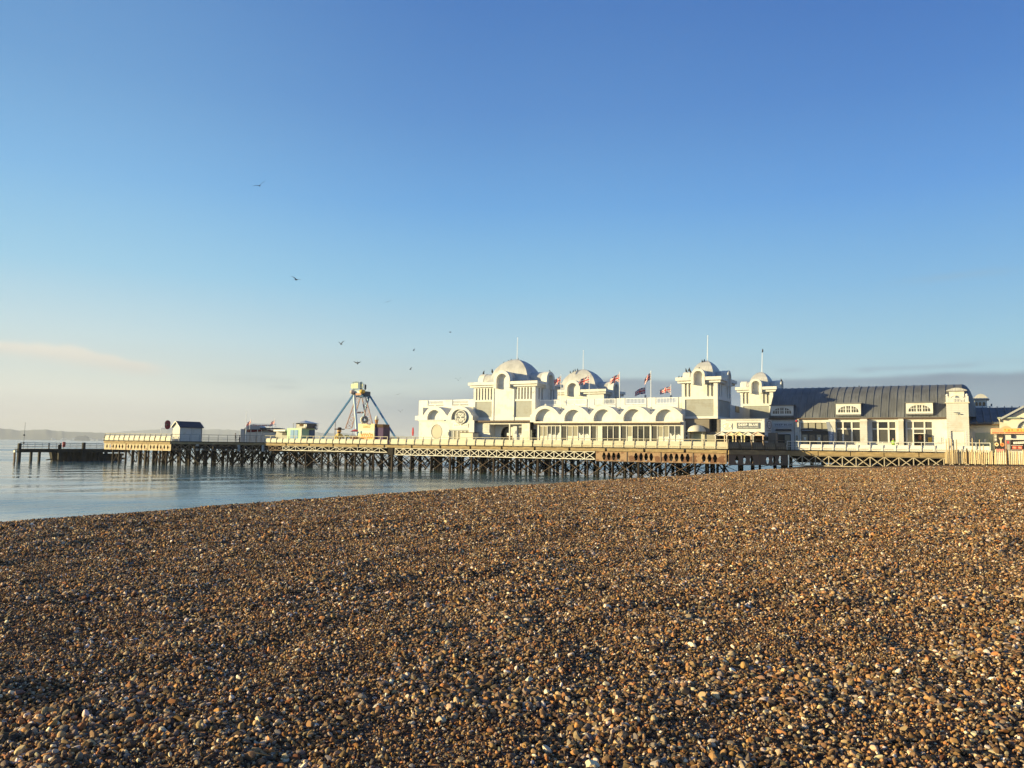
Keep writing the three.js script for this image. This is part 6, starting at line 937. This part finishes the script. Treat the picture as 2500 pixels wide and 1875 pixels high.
  K().box(gx(1960), gx(2040), gy(455), gy(395), dk + 0.42, dk + 0.49).build('logo_plate', M.white, G); K().box(gx(1850), gx(1945), gy(445), gy(390), dk + 0.42, dk + 0.49).build('logo_plate', M.timber, G);
  const fl = thing('floodlights', 'cluster of small lamps on the corner of the green kiosk', 'lamp', [g1 + 0.9, gt, dk + 3]), F = () => new Geo(fl.o); F().rod([g1 + 0.5, gt - 0.3, dk + 3], [g1 + 1.1, gt + 0.6, dk + 3], 0.04).build('arm', M.slate, fl); F().ball(g1 + 1.1, gt - 0.1, dk + 2.9, 0.22).ball(g1 + 0.8, gt + 0.3, dk + 2.9, 0.18).build('lamp_head', M.white, fl);
}
{ // the swinging ship ride
  const D = 162, q = far(880, 1060, D), g = worldThing('pirate_ship_ride', 'tall A-frame swing ship ride with blue legs and a lettered polygon sign', 'fairground ride', new THREE.Vector3(q.x, DECK, q.z), -0.4);
  const X = (px, py = 1050) => (far(px, py, D).x - q.x), Y = (py, px = 880) => far(px, py, D).y - DECK, B = () => new Geo();
  const blue = std({ color: col(0.07, 0.22, 0.42), roughness: 0.45 }), pale = std({ color: col(0.5, 0.62, 0.68), roughness: 0.45 }), rose = std({ color: col(0.34, 0.22, 0.21) }), f = -3, bk = 3, yt = Y(966);
  const leg = (a, b, w, m, nm) => { const t = B(); t.bar(a, b, w, w * 0.9).build(nm, m, g); };
  leg([X(783), 0, f], [X(867), yt, f * 0.5], 0.35, blue, 'leg'); leg([X(899), 0, f - 0.2], [X(871), yt, f * 0.5], 0.4, pale, 'leg'); leg([X(972), 0, bk], [X(893), yt, bk * 0.5], 0.36, blue, 'leg'); leg([X(846), 0, bk], [X(890), yt, bk * 0.5], 0.35, blue, 'leg');
  const lat = (x0, x1, px0, px1, nm) => { const w0 = X(px0[1]) - X(px0[0]), t = B(), P = (k, u) => [lerp(X(px0[k]), X(px1[k]), u), lerp(Y(1046), yt, u), 0]; for (const k of [0, 1]) { const a = P(k, 0), b = P(k, 1); t.bar([a[0], a[1], 0], [b[0], b[1], 0], 0.17); } for (let i = 0; i < 6; i++) { const u = i / 6, v = (i + 1) / 6; for (const z of [0]) { const a = P(0, u), b = P(1, u), c = P(0, v), e = P(1, v); t.bar([a[0], a[1], z], [b[0], b[1], z], 0.1).bar([a[0], a[1], z], [e[0], e[1], z], 0.07).bar([b[0], b[1], z], [c[0], c[1], z], 0.07); } } return t.build('lattice_boom', rose, g); };
  lat(0, 0, [836, 854], [866, 878]); lat(0, 0, [902, 918], [880, 891]);
  B().box(X(868), X(886), Y(1009), Y(1005), -0.3, 0.3).build('cross_beam', rose, g);
  B().box(X(866), X(894), yt - 0.25, yt + 0.1, -1.2, 1.2).build('hub_beam', blue, g); for (const [p, m] of [[866, M.navy], [893, M.navy]]) B().box(X(p) - 0.38, X(p) + 0.38, yt - 0.1, Y(956), -1.1, 1.1).build('bearing_box', m, g);
  B().box(X(875), X(890), Y(966), Y(961), -1.5, -1.41).build('front_plate', std({ color: col(0.6, 0.3, 0.16) }), g); B().box(X(874), X(888), Y(961), Y(954), -1.3, -0.6).build('front_plate', pale, g);
  B().ball(X(893), Y(957), -1.4, 0.65, 0.7).build('figurehead_ornament', std({ color: col(0.65, 0.4, 0.08) }), g); B().ball(X(864), Y(958), -1.4, 0.5, 0.9).build('figurehead_ornament', std({ color: col(0.5, 0.4, 0.36) }), g);
  // sign: panels bent round in a polygon
  const y0 = Y(951), y1 = Y(935), seg = [[857.5, 872, 0.9, 'PIR'], [872.2, 886.5, 0, 'ATE'], [886.7, 897, 0.4, 'IP'], [897.1, 901.5, 0.9, '']];
  seg.forEach(([p0, p1, z, t], i) => { const a = X(p0, 943), b = X(p1, 943), m = signMat(160, 128, (c, w, h) => { c.fillStyle = i === 3 ? '#2c3338' : '#a9b9b4'; c.fillRect(0, 0, w, h); c.strokeStyle = '#4c6670'; c.lineWidth = 8; c.strokeRect(2, 2, w - 4, h - 4); if (t) { fit(c, t, w / 2, h / 2 + 4, 100, 'bold', w * 0.86, '#b98a2c'); fit(c, t, w / 2 - 3, h / 2, 104, 'bold', w * 0.86, '#fff3ae'); } }); const s = B(), pts = [[a, y0 + (i === 0 ? 0.25 : 0)], [(a + b) / 2, y0 - 0.15], [b, y0 + (i === 2 ? 0.2 : 0)], [b, y1 + (i === 1 ? 0.1 : i === 2 ? -0.3 : i === 3 ? -0.5 : 0)], [(a + b) / 2, y1 + (i === 3 ? -0.4 : 0.18)], [a, y1 - (i === 0 || i === 3 ? 0.3 : 0)]]; s.ext(shape(pts), -1.7 + z, -1.55 + z); const ge = s.geo(), uv = ge.attributes.uv, po = ge.attributes.position; for (let j = 0; j < uv.count; j++) uv.setXY(j, (po.getX(j) - a) / (b - a), (po.getY(j) - y0) / (y1 - y0)); mesh(ge, m, 'sign_panel', g); });
  B().box(X(860), X(899), y0 - 0.35, y0 - 0.2, -1.3, -1.1).box(X(870), X(871.5), y0 - 1, y1, -1.2, -1.05).box(X(888), X(889.5), y0 - 1, y1, -1.2, -1.05).build('sign_frame', pale, g);
  for (const px of [818, 935]) B().rod([X(px), 0, -1.5], [X(px), Y(px < 850 ? 1024 : 1027), -1.5], 0.08).build('prop_post', std({ color: col(0.3, 0.26, 0.3) }), g);
  B().box(X(800), X(960), 0, 0.35, -4, 4).build('ride_platform', M.timber, g);
  // stalls below it
  const at2 = (nm, label, cat, px, dd) => worldThing(nm, label, cat, new THREE.Vector3(far(px, 1060, dd).x, DECK, -dd), -0.35);
  const s1 = at2('sweet_stall', 'colourful sunset painted sweet stall with a purple end under the ride', 'stall', 894, 150), SX = (px) => (far(px, 1055, 150).x - far(894, 1055, 150).x) * 1.06, SY = (py) => far(894, py, 150).y - DECK;
  const art = signMat(320, 220, (c, w, h) => { const gr = c.createLinearGradient(0, 0, 0, h); gr.addColorStop(0, '#f6dfa9'); gr.addColorStop(0.3, '#f7e6c0'); gr.addColorStop(0.36, '#bfe0dc'); gr.addColorStop(0.6, '#f3d78f'); gr.addColorStop(1, '#f0b060'); c.fillStyle = gr; c.fillRect(0, 0, w, h); c.strokeStyle = '#e8883a'; c.lineCap = 'round'; const q = rng(6); for (const [y, n, x0, x1, hh, lw] of [[0.14, 6, 0.34, 0.72, 0.09, 7], [0.58, 6, 0.26, 0.86, 0.22, 17]]) for (let i = 0; i < n; i++) { const x = lerp(x0, x1, i / (n - 1)) * w; c.lineWidth = lw; c.beginPath(); c.moveTo(x - 0.03 * w, (y - hh * (0.2 + 0.3 * q())) * h); c.quadraticCurveTo(x + 0.05 * w * (q() - 0.3), (y - hh * 0.5) * h, x + 0.03 * w, y * h); c.quadraticCurveTo(x + 0.03 * w, (y + hh * 0.5) * h, x - 0.035 * w, (y + hh * 0.4) * h); c.stroke(); } c.fillStyle = '#f3aa46'; c.beginPath(); c.ellipse(w * 0.5, h * 0.82, w * 0.34, h * 0.1, 0, 0, 7); c.fill(); c.fillStyle = '#2a3440'; c.beginPath(); c.ellipse(w * 0.2, h * 0.42, 12, 18, 0, 0, 7); c.fill(); });
  const fr = new THREE.BoxGeometry(SX(916) - SX(873), SY(1034.5) - 0, 0.12), fm = shade(new THREE.Mesh(fr, art)); fm.name = 'painted_front'; fm.position.set((SX(916) + SX(873)) / 2, SY(1034.5) / 2, 0.06); s1.add(fm);
  new Geo().box(SX(873), SX(916), 0, SY(1035), 0.002, 2.6).build('body', M.white, s1); new Geo().box(SX(916) + 0.002, SX(937), 0, SY(1043), 0.2, 2.8).build('purple_end', std({ color: col(0.14, 0.07, 0.2), map: picture(64, 64, (c, w, h) => { c.fillStyle = '#fff'; c.fillRect(0, 0, w, h); c.strokeStyle = '#77628a'; c.lineWidth = 6; for (let i = -64; i < 128; i += 16) { c.beginPath(); c.moveTo(i, 0); c.lineTo(i + 32, 32); c.lineTo(i, 64); c.stroke(); } }) }), s1); new Geo().box(SX(916), SX(937), SY(1043), SY(1035.5), 0.1, 2.6).build('end_sign', M.timber, s1);
  const st = new Geo(); for (let i = 0; i < 9; i++) st.box(SX(880) + i * 0.31, SX(880) + 0.16 + i * 0.31, 0.35, 0.75, -0.03, -0.002); st.build('counter_stripe', M.slate, s1); new Geo().box(SX(878), SX(915), 0.76, 0.86, -0.4, 0).build('counter', M.white, s1);
  const dn = worldThing('giant_ring_doughnut', 'giant grey ring doughnut ornament on top of the sweet stall', 'ornament', new THREE.Vector3(far(890, 1028, 149.6).x, DECK + SY(1034.5), -149.6), 0.1); new Geo().add(new THREE.TorusGeometry(0.5, 0.24, 10, 20), M4().makeTranslation(0, 0.78, 0)).build('ring', std({ color: col(0.22, 0.21, 0.2) }), dn); new Geo().box(-0.22, 0.22, 0, 0.2, -0.2, 0.2).build('stand', M.cream, dn); new Geo().add(new THREE.TorusGeometry(0.52, 0.2, 10, 20), M4().makeTranslation(-0.16, 0.74, -0.12)).build('cream_ring', M.cream, dn);
  const ic = worldThing('giant_ice_cream', 'giant whipped ice cream cone standing on the sweet stall roof', 'ornament', new THREE.Vector3(far(919.5, 1025, 149.8).x, DECK + SY(1036), -149.8)); new Geo().lathe([[0.001, 0], [0.22, 0.02], [0.3, 0.5], [0.36, 0.8], [0.36, 0.86], [0.001, 0.86]], 0, 0, 0, 14).build('cone', std({ color: col(0.55, 0.25, 0.09) }), ic); new Geo().lathe([[0.001, 0.86], [0.4, 0.87], [0.42, 1], [0.34, 1.12], [0.35, 1.22], [0.24, 1.36], [0.24, 1.44], [0.12, 1.62], [0.02, 1.8], [0.001, 1.8]], 0, 0, 0, 14).build('ice_cream', std({ color: col(0.72, 0.66, 0.54) }), ic);
  const b2 = worldThing('burger_stall', 'small stall with a red canopy and round food painting, left of the sweet stall', 'stall', new THREE.Vector3(far(867, 1060, 152).x, DECK, -152), -0.3); new Geo().box(-1.1, 0.6, 0, 1.75, 0, 1.6).build('body', std({ color: col(0.16, 0.1, 0.08) }), b2); new Geo().ball(-0.2, 1.15, -0.02, 0.62, 0.55).build('bun', std({ color: col(0.62, 0.3, 0.13) }), b2); new Geo().ball(-0.2, 0.75, -0.05, 0.6, 0.25).build('filling', std({ color: col(0.2, 0.34, 0.1) }), b2); new Geo().lathe([[0.001, 0.5], [0.3, 0.42], [0.9, 0.1], [0.95, 0], [0.001, 0]], -0.3, 2.55, 0.6, 12).build('canopy', std({ color: col(0.6, 0.1, 0.1) }), b2); for (const x of [-0.9, 0.4]) new Geo().rod([x, 1.75, 0.6], [x, 2.6, 0.6], 0.04).build('post', M.pole, b2);
  // carved captain figure, a generic seafarer in a wide hat
  const cp = worldThing('captain_statue', 'large painted seafarer figure in a wide brown hat at the ride entrance', 'statue', new THREE.Vector3(far(828, 1060, 151).x, DECK, -151), 0.35), tan = std({ color: col(0.62, 0.36, 0.15) }), brown = std({ color: col(0.07, 0.035, 0.03) }), yel = std({ color: col(0.72, 0.5, 0.14) });
  new Geo().lathe([[0.001, 0], [0.75, 0], [0.7, 0.3], [0.5, 0.8], [0.42, 1.3], [0.6, 1.75], [0.5, 2.05], [0.2, 2.2], [0.001, 2.2]], 0, 0, 0, 16).build('coat', yel, cp); new Geo().rod([-0.5, 1.8, 0], [-0.85, 1.1, -0.35], 0.2, 0.15).rod([-0.85, 1.1, -0.35], [-0.4, 0.9, -0.75], 0.15, 0.12).rod([0.5, 1.8, 0], [0.8, 1.2, -0.4], 0.2, 0.15).build('arm', yel, cp); new Geo().ball(0, 2.6, 0, 0.42, 1.15, 14).ball(0, 2.55, -0.42, 0.1, 1).build('head', tan, cp); new Geo().lathe([[0.001, 0.5], [0.35, 0.45], [0.42, 0.1], [0.95, 0.12], [1.05, 0.2], [0.95, 0.04], [0.001, 0]], 0.05, 2.85, 0, 18).build('hat', brown, cp); new Geo().ball(-0.05, 2.35, -0.25, 0.3, 0.8).build('beard', brown, cp); new Geo().box(-1.3, 1.2, 0, 0.9, -0.6, 0.4).build('plinth', std({ color: col(0.72, 0.42, 0.12), map: wearMap }), cp);
  const pm = worldThing('palm_ornament', 'low green and yellow artificial palm clump right of the seafarer figure', 'ornament', new THREE.Vector3(far(845, 1060, 150).x, DECK, -150)), lf = std({ color: col(0.17, 0.2, 0.05) }), lb = std({ color: col(0.36, 0.36, 0.09) }), rr = rng(71);
  new Geo().rod([0, 0, 0], [0.1, 1.6, 0], 0.14, 0.09).build('trunk', M.timber, pm); for (let i = 0; i < 11; i++) { const a = i * 2.4, r = 0.7 + 0.4 * rr(), y = 1.5 + 0.5 * rr(), s = new THREE.Shape(); s.moveTo(0, 0); s.quadraticCurveTo(r * 0.5, 0.25, r, 0); s.quadraticCurveTo(r * 0.5, -0.2, 0, 0); const lg = new THREE.ExtrudeGeometry(s, { depth: 0.02, bevelEnabled: false, curveSegments: 6 }); lg.rotateX(-1.1); lg.rotateZ(-0.35); lg.rotateY(a); new Geo().add(lg, M4().makeTranslation(0.1, y, 0)).build('leaf', i % 3 ? lf : lb, pm); } new Geo().ball(0.5, 0.5, 0, 0.7, 0.8).ball(-0.6, 0.4, 0.2, 0.55, 0.8).build('shrub_base', lb, pm);
  const wb = worldThing('ticket_cabin', 'small glass sided cabin at the foot of the ride, far right leg', 'cabin', new THREE.Vector3(far(954, 1060, 166).x, DECK, -166), -0.2); new Geo().box(-1.7, 1.4, 0, 1.55, 0, 1.5).build('body', std({ color: col(0.16, 0.2, 0.18) }), wb); new Geo().box(-1.4, 1.1, 0.9, 1.42, -0.04, -0.002).build('pane', M.glassPale, wb); new Geo().box(-1.8, 1.5, 1.552, 1.62, -0.1, 1.6).build('roof', M.slotGrey, wb); new Geo().box(-2.3, -1.71, 0, 1.35, 0.1, 1.4).build('dark_bin', M.navy, wb);
  const um = thing('closed_parasol', 'closed red parasol left of the white building', 'parasol', [S(1008, 10, 1060), DECK, 10]); const uy = H(1008, 1043, 10) - DECK; new Geo().rod([0, 0, 0], [0, uy, 0], 0.03).build('pole', M.pole, um); new Geo().lathe([[0.001, uy], [0.1, uy - 0.06], [0.17, uy - 0.5], [0.2, uy - 1.1], [0.15, uy - 1.5], [0.2, uy - 1.62], [0.001, uy - 1.6]], 0, 0, 0, 10).build('folded_cloth', M.red, um); new Geo().lathe([[0.001, 0], [0.28, 0], [0.26, 0.1], [0.001, 0.12]], 0, 0, 0, 14).build('base', M.slate, um);
}
// ------------------------------------------------------------------ birds
function birdMesh(flying, k, spread = 0.35) {
  const g = new THREE.Group(), body = new Geo(), r = rng(k + 3);
  if (flying) {
    body.lathe([[0.001, -0.3], [0.03, -0.26], [0.075, -0.12], [0.095, 0.04], [0.075, 0.18], [0.055, 0.24], [0.05, 0.29], [0.02, 0.35], [0.001, 0.4]], 0, 0, 0, 10); const bg = body.geo(); bg.rotateX(-Math.PI / 2); mesh(bg, M.bird, 'body', g);
    for (const s of [-1, 1]) { const sh = new THREE.Shape(); sh.moveTo(0, 0.12); sh.quadraticCurveTo(0.3, 0.24, 0.52, 0.1); sh.quadraticCurveTo(0.8, 0.02, 1.0, -0.2); sh.quadraticCurveTo(0.7, -0.12, 0.5, -0.12); sh.quadraticCurveTo(0.2, -0.16, 0, -0.14); const w = new THREE.ExtrudeGeometry(sh, { depth: 0.02, bevelEnabled: false, curveSegments: 6 }); w.rotateX(-Math.PI / 2); const p = w.attributes.position; for (let i = 0; i < p.count; i++) { const x = p.getX(i); p.setY(i, p.getY(i) + x * spread - x * x * spread * 0.5); } if (s < 0) w.scale(-1, 1, 1); w.computeVertexNormals(); mesh(metreUV(flat(w)), M.bird, 'wing', g, 0, 0.03, 0); }
    const t = new Geo(); t.ext(shape([[-0.04, 0], [0.04, 0], [0.11, 0.22], [-0.11, 0.22]]), 0, 0.015); const tg = t.geo(); tg.rotateX(Math.PI / 2); mesh(tg, M.bird, 'tail', g, 0, 0, 0.24);
  } else {
    body.lathe([[0.001, 0], [0.05, 0.03], [0.085, 0.12], [0.08, 0.22], [0.05, 0.29], [0.045, 0.33], [0.05, 0.37], [0.03, 0.41], [0.001, 0.42]], 0, 0, 0, 9); const bg = body.geo(); bg.rotateX(0.25); mesh(bg, M.bird, 'body', g); const bk = new THREE.ConeGeometry(0.015, 0.07, 6); bk.rotateX(Math.PI / 2); mesh(metreUV(flat(bk)), M.slotGrey, 'beak', g, 0, 0.37, 0.17); mesh(new Geo().bar([0, 0.06, 0.03], [0, -0.03, 0.2], 0.07, 0.02).geo(), M.bird, 'tail', g);
  }
  return g;
}
{
  const words = ['topmost and leftmost dark bird with wide angled wings', 'dark bird gliding with one long wing raised, second highest', 'small pale bird gliding above the ride and right of it', 'dark bird with raised wings above the ride sign, left of centre', 'dark bird diving just above the ride sign', 'dark bird high to the left of the largest dome pole', 'dark bird between the ride and the largest dome, upper of two', 'dark bird between the ride and the largest dome, lower of two', 'faint pale bird with V wings left of the largest dome', 'dark bird low beside the grey cloud streak right of the ride sign', 'small pale bird with V wings just right of the ride'];
  [[634, 453.5, 118, 0.55, 0.9], [723, 683, 112, 0.5, -0.6], [947, 737, 125, 0.2, 0.6], [833, 841, 122, 1.4, 0.4], [873, 887, 125, 2.2, 0], [1099, 811, 125, 0.15, 0.3], [1010, 856, 128, 1.0, -0.4], [1002, 902, 128, 0.8, -0.6], [1119, 929, 128, 1.6, 0.2], [972, 963, 130, 0.2, 0.5], [978, 1006, 130, 1.5, 0.2]].forEach(([px, py, D, spread, roll], i) => {
    const g = birdMesh(true, i, spread), s = [1.05, 0.95, 0.7, 0.7, 0.65, 0.6, 0.45, 0.5, 0.55, 0.5, 0.5][i]; g.name = numbered('flying_bird'); g.position.copy(far(px, py, D)); g.scale.setScalar(s); g.rotation.set(i === 4 ? -1.2 : 0.15, [0.5, -0.4, 0.2, 0.9, 0.3, 1.4, 2, 2.2, 0, 0.1, 0.1][i], roll * 0.6, 'YXZ'); scene.add(g); tag(g, words[i], 'bird', 'birds flying over the pier');
  });
  const perch = (s, h, d, label, sc = 1, turn = 0) => { const g = birdMesh(false, 1); g.name = numbered('perched_bird'); g.position.copy(W(s, h, d)); g.scale.setScalar(sc * 1.25); g.rotation.y = turn; scene.add(g); tag(g, label, 'bird', 'birds perched on the pavilion roofs'); };
  const px2 = (px, py, d) => at(px, py, d);
  const list = [[1179.5, 912, 11, 'upright dark bird on the left barrel gable of the largest tower', 1.5], [1202, 908, 10.5, 'large dark bird on the left shoulder of the largest dome', 1.6], [1230, 885.5, 11.5, 'small bird on the largest dome, first left of its pole', 0.9], [1240, 881.5, 11.8, 'small bird on the largest dome, second left of its pole', 0.9], [1249, 879, 12, 'small bird on the largest dome, closest left of its pole', 0.9], [1264, 878, 12, 'small bird just right of the pole on the largest dome', 1], [1233, 909.5, 7.4, 'small bird on top of the front gable of the largest tower', 0.9], [1343.5, 909, 12, 'upright bird on the right barrel gable of the largest tower', 1.3], [1393, 908.5, 28, 'bird on the second large dome, leftmost of the row', 1], [1399, 906, 28.5, 'bird on the second large dome, second of the row', 1], [1404.5, 904, 29, 'bird on the second large dome, third of the row', 1], [1410, 902.5, 29.5, 'bird on the second large dome, fourth of the row', 1], [1706, 899.5, 6.3, 'bird on the front gable of the smaller near tower', 0.9], [1676, 905, 9, 'leftmost of the birds crowded on the left gable of the smaller near tower', 1.2], [1681, 903, 9, 'middle one of the birds crowded on the left gable of the smaller near tower', 1.2], [1686, 906, 9, 'rightmost of the birds crowded on the left gable of the smaller near tower', 1.2], [1656, 921.5, 6.4, 'bird on the left end of the cornice of the smaller near tower', 1], [1663, 921.5, 6.4, 'bird second along the left cornice of the smaller near tower', 1], [1715, 883, 9.5, 'bird left of the pole on the smaller near dome', 1.1], [1719, 881.5, 9.8, 'bird closer left of the pole on the smaller near dome', 1.1], [1861.5, 857, 30, 'gull on the tip of the pole of the smallest far dome', 1.3], [1908.5, 928.5, 29, 'bird on the right gable of the smallest far tower', 1.1], [2096.5, 945.8, 22, 'bird standing on the ridge of the grey hall roof', 1.1]];
  for (const [px, py, d, label, sc] of list) { const [s, h] = px2(px, py, d); perch(s, h - 0.25, d, label, sc, (px * 1.7) % 6); }
}
renderer.render(scene, camera);
